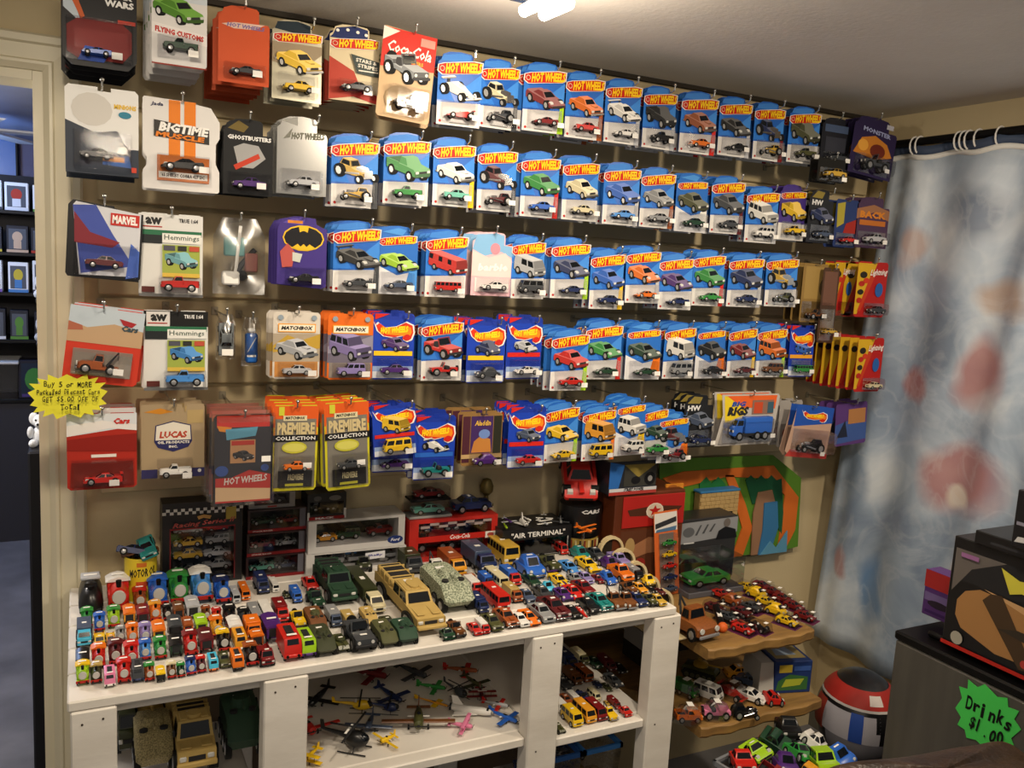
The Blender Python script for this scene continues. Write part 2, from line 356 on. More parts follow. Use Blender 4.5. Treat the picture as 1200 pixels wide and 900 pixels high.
        B.cyl((-.17, 0, .5), (.17, 0, .5), .014, .014, 5, PAINT); Wn.poly([(-.16, -.075, .34), (.16, -.075, .34), (.15, -.005, .48), (-.15, -.005, .48)], GLASS)
        for sx in (-1, 1): D.cbox(sx*.1-.06, .05, .24, sx*.1+.06, .2, .38, .02, DGREY); D.cyl((sx*.14, -.5, .24), (sx*.14, -.515, .24), .035, .035, 8, LGREY)
        D.cyl((0, .5, .28), (0, .57, .28), .11, .11, 10, TYRE); D.cbox(-.22, -.56, .15, .22, -.5, .2, .01, DGREY); P = wheels4(.46, -.32, .32, .14, .11); Wd = .46; top = (.325, -.3, .05)
    elif t == 'hotrod':
        hull(B, [(-.42, .14), (-.42, .24), (-.1, .27), (.05, .3), (.42, .3), (.47, .2), (.47, .1), (0, .1)], .28, PAINT, .85)
        cabin(B, Wn, .27, .22, .02, .42, .08, .34, .29, .44, PAINT, 1); D.cbox(-.1, -.34, .22, .1, -.1, .34, .02, CHROME)
        D.cbox(-.11, -.47, .12, .11, -.41, .3, .02, CHROME); D.cyl((-.24, -.4, .11), (.24, -.4, .11), .02, .02, 6, CHROME)
        for sx in (-1, 1): D.cyl((sx*.17, -.3, .22), (sx*.22, .1, .14), .025, .025, 6, CHROME)
        P = wheels4(.5, -.4, .3, .1, .09, .16); Wd = .5; top = (.445, .2, .04)
    elif t == 'formula':
        B.loft([[(sx*w_, y, z) for sx, z in ((-1, z0), (1, z0), (.8, z1), (-.8, z1))] for y, w_, z0, z1 in ((-.5, .03, .1, .14), (-.2, .07, .08, .2), (0, .13, .07, .24), (.25, .12, .07, .28), (.5, .05, .1, .2))], PAINT)
        C2.box(-.22, -.52, .08, .22, -.44, .1, PAINT); C2.box(-.18, .44, .3, .18, .52, .33, PAINT); D.box(-.02, .45, .15, .02, .5, .3, DGREY)
        D.sph((0, .02, .25), .055, LGREY, 8, 5); D.box(-.22, -.33, .1, .22, -.31, .12, DGREY); D.box(-.22, .33, .12, .22, .35, .14, DGREY); P = wheels4(.5, -.32, .34, .1, .1, .12); Wd = .5; top = (.29, .18, .04)
    elif t == 'tank':
        hull(B, [(-.5, .2), (-.42, .3), (.46, .3), (.5, .22), (.42, .1), (-.4, .1)], .4, PAINT, .98, .98)
        for sx in (-1, 1):
            D.loft([[(sx*x, y, z) for y, z in ((-.5, .13), (-.44, .22), (.44, .22), (.5, .13), (.42, .0), (-.4, .0))] for x in (.16, .26)], mat(0x23221C, .8))
            for k in range(5): D.cyl((sx*.26, -.34+k*.17, .09), (sx*.275, -.34+k*.17, .09), .07, .06, 8, mat(0x4A4A36, .7))
        C2.loft([[(r*math.cos(a)*.9, .02+r*math.sin(a), z) for a in [2*math.pi*i/10 for i in range(10)]] for r, z in ((.22, .3), (.21, .38), (.14, .42))], PAINT)
        C2.cyl((0, -.12, .36), (0, -.62, .38), .025, .018, 7, PAINT); C2.cyl((.06, .08, .41), (.06, .08, .45), .06, .055, 8, PAINT); P = []; Wd = .54; top = (.425, -.04, .05)
    elif t == 'apc':
        hull(B, [(-.5, .2), (-.3, .38), (.44, .4), (.5, .34), (.48, .12), (-.4, .1)], .44, PMATT, .72, .85)
        C2.cyl((0, .0, .39), (0, .0, .47), .14, .11, 10, PMATT); C2.cyl((0, -.1, .44), (0, -.34, .45), .018, .018, 6, PMATT)
        for sx in (-1, 1): D.cyl((sx*.12, -.2, .385), (sx*.12, -.2, .41), .05, .05, 8, DGREY)
        P = [('wheel', wheelmb(.1, .08), (sx*.2, y, .1), None) for sx in (-1, 1) for y in (-.32, -.1, .12, .34)]; Wd = .46; top = (.4, .25, .06)
    elif t == 'humvee':
        hull(B, [(-.5, .14), (-.5, .26), (-.24, .3), (.5, .3), (.5, .14)], .44, PMATT, .95, .97)
        cabin(B, Wn, .43, .38, -.26, .06, -.2, .06, .29, .46, PMATT, 2)
        C2.cbox(-.2, .1, .3, .2, .5, .42, .02, PMATT); C2.box(-.16, .14, .42, .16, .46, .425, DGREY); C2.cyl((0, -.08, .46), (0, -.08, .49), .09, .09, 10, PMATT)
        for x in (-.12, .12): B.cbox(x-.045, -.18, .455, x+.045, .04, .472, .006, PMATT); B.cbox(x-.06, -.46, .275, x+.06, -.3, .292, .006, PMATT); D.cbox(x*2.0-.012, -.26, .34, x*2.0+.012, -.22, .40, .004, DGREY)
        for y in (.16, .28, .40): C2.cbox(-.215, y, .30, .215, y+.02, .435, .004, PMATT)
        lights(D, .44, .2); D.cbox(-.23, -.55, .12, .23, -.5, .17, .01, PMATT); P = wheels4(.48, -.33, .3, .12, .12); Wd = .48; top = (.465, 0, .06)
    elif t in ('engine', 'tender'):
        B.cbox(-.22, -.44, .14, .22, .5, .2, .015, PAINT)
        B.loft([[(.19*math.cos(a), y, .38+.19*math.sin(a)) for a in [2*math.pi*i/14 for i in range(14)]] for y in (-.4, .12)], PAINT)
        for sx in (-1, 1): B.cbox(sx*.18-.04, -.25, .2, sx*.18+.04, .1, .4, .015, PAINT)
        B.cbox(-.23, .1, .18, .23, .46, .58, .02, PAINT); C2.loft([[(x*1.08, y, .57+.08*(1-(x/.23)**2)) for x in (-.25, -.15, 0, .15, .25)]+[(.25, y, .555), (-.25, y, .555)] for y in (.06, .5)], PAINT)
        for sx in (-1, 1): Wn.cbox(sx*.235-.004, .2, .4, sx*.235+.004, .36, .53, .003, GLASS)
        D.cyl((0, -.4, .38), (0, -.44, .38), .15, .135, 16, mat(0xB9B8B2, .6)); D.cyl((0, -.28, .55), (0, -.28, .7), .05, .065, 10, BLK); D.sph((0, -.05, .57), .05, mat(0xB98E2B, .3, .6), 8, 5)
        D.cbox(-.24, -.49, .13, .24, -.44, .22, .01, mat(0xA8231C))
        for sx in (-1, 1): D.cyl((sx*.14, -.49, .17), (sx*.14, -.53, .17), .035, .035, 8, BLK)
        P = [('wheel', wheelmb(.085, .05, 10), (sx*.19, y, .085), None) for sx in (-1, 1) for y in (-.28, -.02, .28)]; Wd = .5; top = (.655, .28, .09)
    elif t == 'diesel':
        hull(B, [(-.5, .14), (-.5, .4), (-.42, .56), (.5, .56), (.5, .14)], .44, PAINT, .85, .92)
        quadin(Wn, (-.19, -.5, .4), (.19, -.5, .4), (.17, -.42, .56), (-.17, -.42, .56), GLASS, .14, .008)
        C2.cbox(-.23, -.53, .12, .23, .5, .2, .02, PAINT)
        for sx in (-1, 1): D.cyl((sx*.14, -.52, .17), (sx*.14, -.55, .17), .035, .035, 8, BLK)
        D.cbox(-.1, -.2, .56, .1, .3, .59, .01, DGREY); P = [('wheel', wheelmb(.085, .05, 10), (sx*.17, y, .085), None) for sx in (-1, 1) for y in (-.32, -.1, .12, .34)]; Wd = .46; top = (.6, -.3, .08)
    elif t == 'stream':   # streamlined long engine
        B.loft([[(w_*math.cos(a), y, .1+h_*max(0, math.sin(a))) for a in [math.pi*i/10 for i in range(11)]] for y, w_, h_ in ((-.5, .1, .12), (-.44, .18, .26), (-.3, .24, .38), (.0, .25, .42), (.5, .25, .42))], PAINT)
        C2.cbox(-.2, .14, .5, .2, .5, .56, .02, PAINT); quadin(Wn, (-.16, -.3, .48), (.16, -.3, .48), (.14, -.12, .535), (-.14, -.12, .535), GLASS, .12, .01)
        D.cyl((0, -.3, .46), (0, -.3, .53), .045, .05, 8, BLK); D.cbox(-.2, -.5, .06, .2, -.44, .12, .01, DGREY); P = [('wheel', wheelmb(.08, .05, 10), (sx*.2, y, .08), None) for sx in (-1, 1) for y in (-.3, 0, .3)]; Wd = .5; top = (.565, .3, .08)
    elif t == 'wagon':
        B.cbox(-.2, -.48, .16, .2, .48, .46, .02, PAINT); C2.loft([[(x, y, .455+.06*(1-(x/.22)**2)) for x in (-.22, -.12, 0, .12, .22)]+[(.22, y, .44), (-.22, y, .44)] for y in (-.5, .5)], PAINT)
        for y in (-.25, .25):
            for sx in (-1, 1): Wn.cbox(sx*.2-.004, y-.12, .28, sx*.2+.004, y+.12, .4, .003, GLASS)
        D.cbox(-.14, -.485, .2, .14, -.475, .42, .004, DGREY)
        for sx in (-1, 1): D.cyl((sx*.12, -.48, .2), (sx*.12, -.53, .2), .03, .03, 8, BLK)
        P = [('wheel', wheelmb(.085, .05, 10), (sx*.17, y, .085), None) for sx in (-1, 1) for y in (-.3, .3)]; Wd = .46; top = (.52, 0, .09)
    elif t == 'plane':
        B.loft([[(r*math.cos(a), y, .17+r*1.05*math.sin(a)) for a in [2*math.pi*i/10 for i in range(10)]] for y, r in ((-.5, .03), (-.46, .075), (-.2, .085), (.1, .07), (.5, .02))], PAINT)
        C2.hexa((-.6, .6, -.26, -.1, .135), (-.6, .6, -.24, -.12, .155), PAINT); C2.hexa((-.2, .2, .36, .47, .17), (-.19, .19, .38, .47, .185), PAINT); C2.hexa((-.012, .012, .34, .5, .18), (-.008, .008, .42, .5, .36), PAINT)
        Wn.sph((0, -.1, .235), .06, GLASS, 8, 5, (.7, 1.6, .7)); D.box(-.16, -.525, .16, .16, -.515, .18, DGREY); D.cyl((0, -.53, .17), (0, -.48, .17), .015, .03, 8, DGREY)
        P = [('wheel', wheelmb(.045, .03, 8), (sx*.16, -.2, .045), None) for sx in (-1, 1)]; D.box(-.165, -.205, .04, -.155, -.195, .14, DGREY); D.box(.155, -.205, .04, .165, -.195, .14, DGREY); Wd = 1.2; top = (.16, .0, .05)
    elif t == 'biplane':
        proto('plane'); B.add(_P['plane'][0][0][1]); C2.add(_P['plane'][0][1][1]); C2.hexa((-.55, .55, -.3, -.14, .36), (-.55, .55, -.28, -.16, .375), PAINT)
        for x in (-.35, .35, -.1, .1): D.box(x-.006, -.23, .15, x+.006, -.22, .36, DGREY)
        D.box(-.16, -.525, .16, .16, -.515, .18, DGREY); P = [('wheel', wheelmb(.045, .03, 8), (sx*.16, -.2, .045), None) for sx in (-1, 1)]; Wd = 1.2; top = (.38, -.22, .05)
    elif t == 'shuttle':
        B.loft([[(r*math.cos(a), y, .14+r*math.sin(a)) for a in [2*math.pi*i/10 for i in range(10)]] for y, r in ((-.5, .03), (-.42, .075), (-.28, .1), (.44, .1), (.5, .085))], PAINT)
        C2.mesh_([(-.1, -.15, .07), (.1, -.15, .07), (.34, .4, .07), (-.34, .4, .07), (-.1, -.15, .09), (.1, -.15, .09), (.34, .4, .09), (-.34, .4, .09)], [(0, 1, 2, 3), (4, 5, 6, 7), (0, 1, 5, 4), (1, 2, 6, 5), (2, 3, 7, 6), (3, 0, 4, 7)], PAINT)
        C2.hexa((-.015, .015, .22, .48, .23), (-.01, .01, .38, .52, .45), PAINT); D.cyl((0, -.5, .14), (0, -.46, .14), .03, .055, 8, BLK); Wn.box(-.06, -.4, .2, .06, -.35, .23, GLASS)
        for x, z in ((-.05, .1), (.05, .1), (0, .19)): D.cyl((x, .5, z), (x, .55, z), .03, .045, 8, DGREY)
        for sx in (-1, 1): D.cyl((sx*.07, .1, .035), (sx*.07, .1, .08), .03, .03, 6, DGREY)
        Wd = .68; top = (.245, 0, .05)
    elif t == 'heli':
        B.sph((0, -.2, .2), .16, PAINT, 10, 7, (.8, 1.5, .9)); B.cyl((0, 0, .24), (0, .5, .3), .05, .02, 8, PAINT); C2.hexa((-.01, .01, .42, .5, .28), (-.01, .01, .46, .52, .44), PAINT)
        Wn.sph((0, -.3, .22), .13, GLASS, 10, 6, (.75, 1.2, .8)); D.cyl((0, -.15, .3), (0, -.15, .4), .02, .02, 6, DGREY); D.box(-.5, -.17, .4, .5, -.13, .41, DGREY); D.box(-.02, -.62, .4, .02, .32, .41, DGREY)
        for sx in (-1, 1): D.tube([(sx*.14, -.45, .02), (sx*.14, .1, .02)], .012, 5, DGREY); D.cyl((sx*.14, -.2, .02), (sx*.08, -.2, .12), .01, .01, 5, DGREY)
        Wd = 1.0; top = (.35, -.05, .04)
    parts = [('body', B, (0, 0, 0), 1)]
    if C2.v: parts.append(({'truck': 'cargo_box', 'tank': 'turret', 'apc': 'turret', 'humvee': 'rear_deck', 'engine': 'cab_roof', 'wagon': 'roof', 'diesel': 'chassis', 'plane': 'wing', 'biplane': 'wing', 'shuttle': 'wing', 'heli': 'tail_fin', 'flat': 'load_bed', 'stream': 'cab_roof', 'formula': 'spoiler', 'racer': 'spoiler'}.get(t, 'roof'), C2, (0, 0, 0), 2))
    if Wn.v: parts.append(('window', Wn, (0, 0, 0), None))
    if D.v: parts.append(('fittings', D, (0, 0, 0), None))
    _P[t] = (parts+P, Wd, top); return _P[t]
_J = {}
def joined(t):
    if t not in _J:
        m = MB()
        for n, b, l, r in proto(t)[0]: m.add(b, Matrix.Translation(l))
        _J[t] = m
    return _J[t]
_A = {}
def artmb(t):
    """flat printed picture of a vehicle, three-quarter view: x,z in units of length, y a hair of depth"""
    if t in _A: return _A[t]
    j = joined(t); me = j.mesh('t', smooth=0)
    M = Matrix.Rotation(R_(14), 4, 'X') @ Matrix.Rotation(R_(38), 4, 'Z'); o = MB(); Rm = Matrix.Rotation(R_(38), 3, 'Z')
    vs = [M @ v.co for v in me.vertices]; cx = (min(v.x for v in vs)+max(v.x for v in vs))/2; zc = min(v.z for v in vs); y0 = max(v.y for v in vs); yl = y0-min(v.y for v in vs)
    wx = max(v.x for v in vs)-min(v.x for v in vs)
    for p in me.polygons:
        n = M.to_3x3() @ p.normal
        if n.y > .02: continue
        mt = me.materials[p.material_index]
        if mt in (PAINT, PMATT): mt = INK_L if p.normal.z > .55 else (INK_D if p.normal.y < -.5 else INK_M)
        o.poly([((vs[i].x-cx)/wx, (vs[i].y-y0)/yl*.009, (vs[i].z-zc)/wx) for i in p.vertices], mt)
    bpy.data.meshes.remove(me); _A[t] = o; return o
_MC = {}
def cached(key, fn):
    if key not in _MC: _MC[key] = fn()
    return _MC[key]
STK = mat(0xF2F0EA, .6)
KW = {'sedan': 'car', 'classic': 'classic car', 'sports': 'sports car', 'racer': 'racing car', 'bug': 'rounded car', 'pickup': 'pickup', 'tow': 'tow truck', 'van': 'van', 'suv': 'off-roader', 'bus': 'bus', 'truck': 'box truck', 'flat': 'flatbed truck', 'jeep': 'jeep', 'hotrod': 'hot rod',
      'formula': 'formula racer', 'tank': 'tank', 'apc': 'armoured carrier', 'humvee': 'army truck', 'engine': 'steam engine', 'diesel': 'diesel engine', 'stream': 'streamlined engine', 'wagon': 'wagon', 'plane': 'plane', 'biplane': 'biplane', 'shuttle': 'space shuttle', 'heli': 'helicopter'}
def hx(c): return CN[c][0] if isinstance(c, str) else c
def toy(t, col, loc, w, L, label, group, rz=0.0, col2=None, sticker=True, rx=0.0, ry=0.0, cat=None, bodymat=None, hs=1.0):
    """a toy vehicle: an Empty at its base, its parts as children; w width, L length in metres"""
    parts, Wd, top = proto(t); r = empty('toy_'+KW[t].replace(' ', '_').replace('-', '_'), loc, rz, label, cat or 'toy '+KW[t].split()[-1], group)
    r.rotation_euler = (rx, ry, rz); s = w/Wd; r.scale = (s, L, s*hs)
    for i, (n, mb, l, role) in enumerate(parts):
        me = cached((t, n, role, id(mb)), lambda: mb.mesh(t+'_'+n))
        o = obj(n, me, r, l)
        if n == 'fittings': o['kind'] = 'stuff'
        c = hx(col2) if (role == 2 and col2) else hx(col)
        o.color = (*lin(c), 1)
        if bodymat and role:
            o.data = cached((t, n, bodymat.name), lambda: me.copy())
            for k in range(len(o.data.materials)):
                if o.data.materials[k] in (PAINT, PMATT): o.data.materials[k] = bodymat
    if sticker:
        def f():
            m = MB(); m.box(-.5, -.5, 0, .5, .5, .12, STK); return m.mesh('sticker')
        st = obj('price_sticker', cached('stk', f), r, (0, top[1], top[0])); q = top[2]
        a = .55*Wd if t in ('engine', 'diesel', 'wagon', 'stream') else .3*Wd
        st.scale = (a, q*1.1, .05)
    return r
# ------------------------------------------------------------------ room shell
CZ = 2.24; XR = 2.484; ZT = .858; YT = -.60
XD = at(57, 480, 0).x                       # right edge of the door opening
def sbox(name, x0, y0, z0, x1, y1, z1, mt, b=0, parent=None, kind=True):
    m = MB()
    if b: m.cbox(x0, y0, z0, x1, y1, z1, b, mt)
    else: m.box(x0, y0, z0, x1, y1, z1, mt)
    o = m.build(name, parent, smooth=0)
    if kind and not parent: struct(o)
    return o
sbox('floor', -3, -3.2, -.05, XR+.1, 3.9, 0, CONC)
sbox('ceiling', -3, -3.2, CZ, XR+.1, .12, CZ+.05, CEILM)
m = MB(); m.box(XD, 0, 0, XR, .12, CZ, WALL); m.box(-.95, 0, 2.03, XD, .12, CZ, WALL); m.box(-3, 0, 0, -.95, .12, CZ, WALL)
struct(m.build('wall_back', smooth=0))
sbox('wall_right', XR, -3.2, 0, XR+.1, .12, CZ, WALL)
sbox('baseboard_right', XR-.014, -3.0, 0, XR, 0, .1, mat(0x5D5A52))
# door casing: moulded profile
tr = empty('trim_1', (0, 0, 0)); struct(tr)
def casing(name, pts):
    m = MB(); prof = [(0, 0), (0, -.012), (.012, -.022), (.018, -.022), (.022, -.016), (.052, -.020), (.056, -.028), (.070, -.028), (.076, -.02), (.076, 0)]
    m.loft([[(XD+q if k == 'v' else 0, y, z) for q, y in prof] for k, z in pts], TRIMM); return m
m = MB(); prof = [(0, 0), (0, -.012), (.012, -.022), (.018, -.022), (.022, -.016), (.052, -.020), (.056, -.028), (.070, -.028), (.076, -.02), (.076, 0)]
m.loft([[(XD+q, y, 0) for q, y in prof], [(XD+q, y, 2.03+q) for q, y in prof]], TRIMM); m.build('side_casing', tr, smooth=20)
m = MB(); m.loft([[(XD+q, y, 2.03+q) for q, y in prof], [(-1.03-q, y, 2.03+q) for q, y in prof]], TRIMM); m.build('head_casing', tr, smooth=20)
m = MB(); m.box(XD-.02, -.004, 0, XD, .125, 2.03, TRIMM); m.box(-.95, -.004, 2.03-.02, XD-.0205, .125, 2.03, TRIMM); m.build('jamb', tr, smooth=0)
# slat panel on the back wall: one board per row of hooks
ROWPX = [(508, 52), (508, 150), (505, 258), (500, 362), (495, 462)]
ROWZ = [at(x, y, -.25).z for x, y in ROWPX]
pn = empty('slat_wall_panel', (0, 0, ROWZ[-1]-.2)); tag(pn, 'beige slat wall panel behind the rows of hanging toy packs', 'wall panel')
zs = [CZ-.012]+[z-.006 for z in ROWZ]+[at(230, 574, -.02).z]
PZ = pn.location.z
for k in range(len(zs)-1):
    if zs[k]-zs[k+1] < .02: continue
    m = MB(); m.cbox(.04, -.018, zs[k+1]+.004-PZ, XR-.03, -.001, zs[k]-.004-PZ, .003, SLATM); m.build('slat', pn, smooth=0)
# dark moulding where the ceiling meets the wall
sbox('trim_2', XD, -.018, CZ-.012, XR, -.001, CZ, mat(0x3A342C))
# ------------------------------------------------------------------ curtain on the right wall
XC = 2.40
rodz = atx(1120, 161, XC).z
r = empty('curtain_rod', (XC, -.05, rodz), 0, 'black metal curtain rod along the right wall', 'curtain rod')
m = MB(); m.cyl((0, .02, 0), (0, -1.9, 0), .0125, .0125, 12, BLK); m.build('rod', r)
m = MB(); m.sph((0, .03, 0), .022, BLK); m.build('finial', r)
m = MB(); m.cbox(-.006, -.012, -.012, XR-XC, .012, .012, .003, BLK); m.build('bracket', r, (0, -.015, 0))
def curtain_mat():
    mt = bpy.data.materials.new('printed_curtain'); mt.use_nodes = True; nt = mt.node_tree; b = nt.nodes['Principled BSDF']
    tc = nt.nodes.new('ShaderNodeTexCoord'); nz = nt.nodes.new('ShaderNodeTexNoise'); nz.inputs['Scale'].default_value = 3.2; nz.inputs['Detail'].default_value = 5; nz.inputs['Distortion'].default_value = .9
    cr = nt.nodes.new('ShaderNodeValToRGB'); e = cr.color_ramp.elements
    e[0].position = .33; e[0].color = (*lin(0x7F90A8), 1); e[1].position = .72; e[1].color = (*lin(0xD8E0E8), 1)
    x = e.new(.5); x.color = (*lin(0xA5B5C8), 1)
    nt.links.new(tc.outputs['Object'], nz.inputs[0]); nt.links.new(nz.outputs[0], cr.inputs[0]); last = cr.outputs[0]
    nd = nt.nodes.new('ShaderNodeTexNoise'); nd.inputs['Scale'].default_value = 6; nt.links.new(tc.outputs['Object'], nd.inputs[0])
    # soft printed patches: (y, z, radius, squash, colour)
    for (px, py, rd, sq, c) in ((1125, 560, .17, .8, 0xB06A66), (1150, 440, .10, 1.3, 0xA9655F), (1160, 690, .13, .7, 0xB98078), (1070, 290, .05, 1.5, 0xB79C92), (1180, 350, .10, .8, 0xB59A86), (1100, 400, .10, 1.4, 0x6E7F94), (1005, 560, .07, 2.4, 0x7288A4), (1075, 450, .05, 1.3, 0xA8635F), (1025, 690, .07, 2.0, 0x4F7FB4), (1150, 250, .13, .8, 0x66748C), (1125, 585, .045, 1, 0xE2DCCF), (990, 660, .04, 1.8, 0xAC7F7E)):
        p = atx(px, py, XC); vm = nt.nodes.new('ShaderNodeVectorMath'); vm.operation = 'ADD'
        vs = nt.nodes.new('ShaderNodeVectorMath'); vs.operation = 'SCALE'; vs.inputs[3].default_value = .12
        nt.links.new(nd.outputs[1], vs.inputs[0]); nt.links.new(tc.outputs['Object'], vm.inputs[0]); nt.links.new(vs.outputs[0], vm.inputs[1])
        mp = nt.nodes.new('ShaderNodeMapping'); mp.vector_type = 'TEXTURE'; mp.inputs['Location'].default_value = (.06, p.y+.06, p.z+.06); mp.inputs['Scale'].default_value = (9, rd, rd*sq)
        gr = nt.nodes.new('ShaderNodeTexGradient'); gr.gradient_type = 'SPHERICAL'; nt.links.new(vm.outputs[0], mp.inputs[0]); nt.links.new(mp.outputs[0], gr.inputs[0])
        rp = nt.nodes.new('ShaderNodeMapRange'); rp.inputs[1].default_value = .0; rp.inputs[2].default_value = .45; rp.inputs[4].default_value = .75; nt.links.new(gr.outputs[0], rp.inputs[0])
        mx = nt.nodes.new('ShaderNodeMix'); mx.data_type = 'RGBA'; nt.links.new(rp.outputs[0], mx.inputs[0]); nt.links.new(last, mx.inputs[6]); mx.inputs[7].default_value = (*lin(c), 1); last = mx.outputs[2]
    ns = nt.nodes.new('ShaderNodeTexNoise'); ns.inputs['Scale'].default_value = 4; ns.inputs['Detail'].default_value = 6; ns.inputs['Distortion'].default_value = 2.2; nt.links.new(tc.outputs['Object'], ns.inputs[0])  # pale streaks of line detail and glare mixed into the colour
    rs = nt.nodes.new('ShaderNodeValToRGB'); es = rs.color_ramp.elements; es[0].position = .44; es[0].color = (0, 0, 0, 1); es[1].position = .5; es[1].color = (.16, .16, .16, 1); x2 = es.new(.56); x2.color = (0, 0, 0, 1); nt.links.new(ns.outputs[0], rs.inputs[0])
    mx = nt.nodes.new('ShaderNodeMix'); mx.data_type = 'RGBA'; nt.links.new(rs.outputs[0], mx.inputs[0]); nt.links.new(last, mx.inputs[6]); mx.inputs[7].default_value = (*lin(0xDCE1E6), 1); last = mx.outputs[2]
    nt.links.new(last, b.inputs['Base Color']); b.inputs['Roughness'].default_value = .34
    bp = nt.nodes.new('ShaderNodeBump'); bp.inputs['Strength'].default_value = .25; bp.inputs['Distance'].default_value = .02; nt.links.new(nd.outputs[0], bp.inputs['Height']); nt.links.new(bp.outputs[0], b.inputs['Normal'])
    return mt
ytop = atx(1046, 182, XC).y; ztop = atx(1046, 184, XC).z; pb = atx(957, 733, XC); zbot = pb.z-.03
NC, NR = 90, 26; P = []; Fc = []
for j in range(NR+1):
    t = j/NR
    for i in range(NC+1):
        s = i/NC; y = (ytop*(1-t)+pb.y*t)+(-1.9-ytop)*s
        a = .010+.006*math.sin(s*9); fold = a*math.sin(s*58+1.2*math.sin(s*17)+t*.7)*(1-.2*t)-.03*t*(.5+.5*math.sin(s*7+1))-.012*t*math.sin(s*23+t*3)
        P.append((XC+fold, y, ztop+(zbot-ztop)*t+.006*math.sin(s*62)*(1-t)))
for j in range(NR):
    for i in range(NC): a = j*(NC+1)+i; Fc.append((a, a+1, a+NC+2, a+NC+1))
cu = empty('shower_curtain', (0, 0, 0), 0, 'grey blue printed plastic curtain hanging from the black rod', 'curtain')
m = MB(); m.mesh_(P, Fc, curtain_mat()); o = m.build('curtain_sheet', cu, smooth=180, recalc=False)
md = o.modifiers.new('thick', 'SOLIDIFY'); md.thickness = .002
m = MB(); hem = []
for i in range(NC+1):
    q = Vector(P[i]); hem += [q+Vector((-.004, 0, .0)), q+Vector((-.004, 0, -.016)), q+Vector((-.002, 0, -.016)), q+Vector((-.002, 0, 0))]
m.mesh_(hem, [(4*i+k, 4*i+(k+1) % 4, 4*i+4+(k+1) % 4, 4*i+4+k) for i in range(NC) for k in range(4)], mat(0xE6E6E2)); m.build('white_hem', cu, smooth=180, recalc=False)
m = MB(); m.mesh_([(q[0]-.001, q[1], q[2]+dz) for q in P[:NC+1] for dz in (0, .028)], [(2*i, 2*i+2, 2*i+3, 2*i+1) for i in range(NC)], mat(0x46536B)); o = m.build('top_band', cu, smooth=180, recalc=False)
o.modifiers.new('thick', 'SOLIDIFY').thickness = .002
for i, (px, lab) in enumerate(((1073, 'white curtain ring nearest the end of the rod by the wall corner'), (1079, 'white curtain ring second from the rod end by the wall corner'), (1124, 'first of three bunched white curtain rings on the black rod'), (1130, 'middle of three bunched white curtain rings on the black rod'), (1136, 'last of three bunched white curtain rings on the black rod'), (1147, 'white curtain ring standing alone after the bunched three'), (1172, 'white curtain ring on the rod farthest from the wall corner'))):
    q = atx(px, 165, XC); m = MB()
    m.tube([(.024*math.cos(a), 0, -.012+.028*math.sin(a)) for a in [math.pi*2*k/14+1.2 for k in range(14)]], .0028, 6, WHT)
    o = m.build('curtain_ring', None, (XC, q.y, rodz)); tag(o, lab, 'curtain ring', 'rings on the curtain rod')
# ------------------------------------------------------------------ white painted display table
X0T = at(82, 860, YT).x; X1T = at(797, 720, YT).x
t = empty('display_table', ((X0T+X1T)/2, YT, 0), 0, 'white painted wooden display table crowded with loose toy vehicles', 'table')
ox, oy = t.location.x, t.location.y
def tb(name, x0, y0, z0, x1, y1, z1, b=.003): 
    m = MB(); m.cbox(x0-ox, y0-oy, z0, x1-ox, y1-oy, z1, b, WHITEP); return m.build(name, t, smooth=0)
for k in range(5):
    ya = YT+k*.115; tb('top_plank', X0T-.004, ya+.001, ZT-.02, X1T-.01, ya+.114, ZT)
PX = []
for (xl, yl), (xr, yr) in (((82, 833), (137, 825)), ((309, 830), (361, 820)), ((622, 800), (657, 800)), ((761, 810), (791, 810))):
    a = at(xl, yl, YT).x; b = at(xr, yr, YT).x; PX.append((a, b))
    tb('post', a, YT-.001, .0, b, YT+.045, ZT-.0205 if len(PX) > 4 else ZT-.0205)
    tb('post', a+.01, -.07, 0, b-.01, -.03, ZT-.0205)
    for dx_, z_ in ((.25, ZT-.045), (.7, ZT-.04), (.3, ZT-.30)):
        m = MB(); m.cyl((a+(b-a)*dx_-ox, YT-.0012-oy, z_), (a+(b-a)*dx_-ox, YT-.0022-oy, z_), .0022, .002, 8, mat(0x3A3028)); m.build('screw', t)
tb('front_rail', X0T, YT+.046, ZT-.055, X1T, YT+.066, ZT-.0205)
ZM = at(700, 858, YT).z; ZM2 = at(560, 880, YT).z
for k, (a, b, z) in enumerate(((PX[0][1], PX[1][0], .46), (PX[1][1], PX[2][0], ZM2), (PX[2][1], PX[3][0], ZM))):
    tb('mid_shelf', a-.03, YT+.047, z-.022, b+.03, -.03, z); tb('shelf_rail', a+.001, YT+.01, z-.022, b-.001, YT+.046, z)
# board added behind the bays; its dark colour stands in for their shade
m = MB(); m.box(X0T-ox, -.028-oy, .02, X1T-ox, -.02-oy, ZT-.03, mat(0x6A5A48)); m.build('bay_shade_board', t, smooth=0)
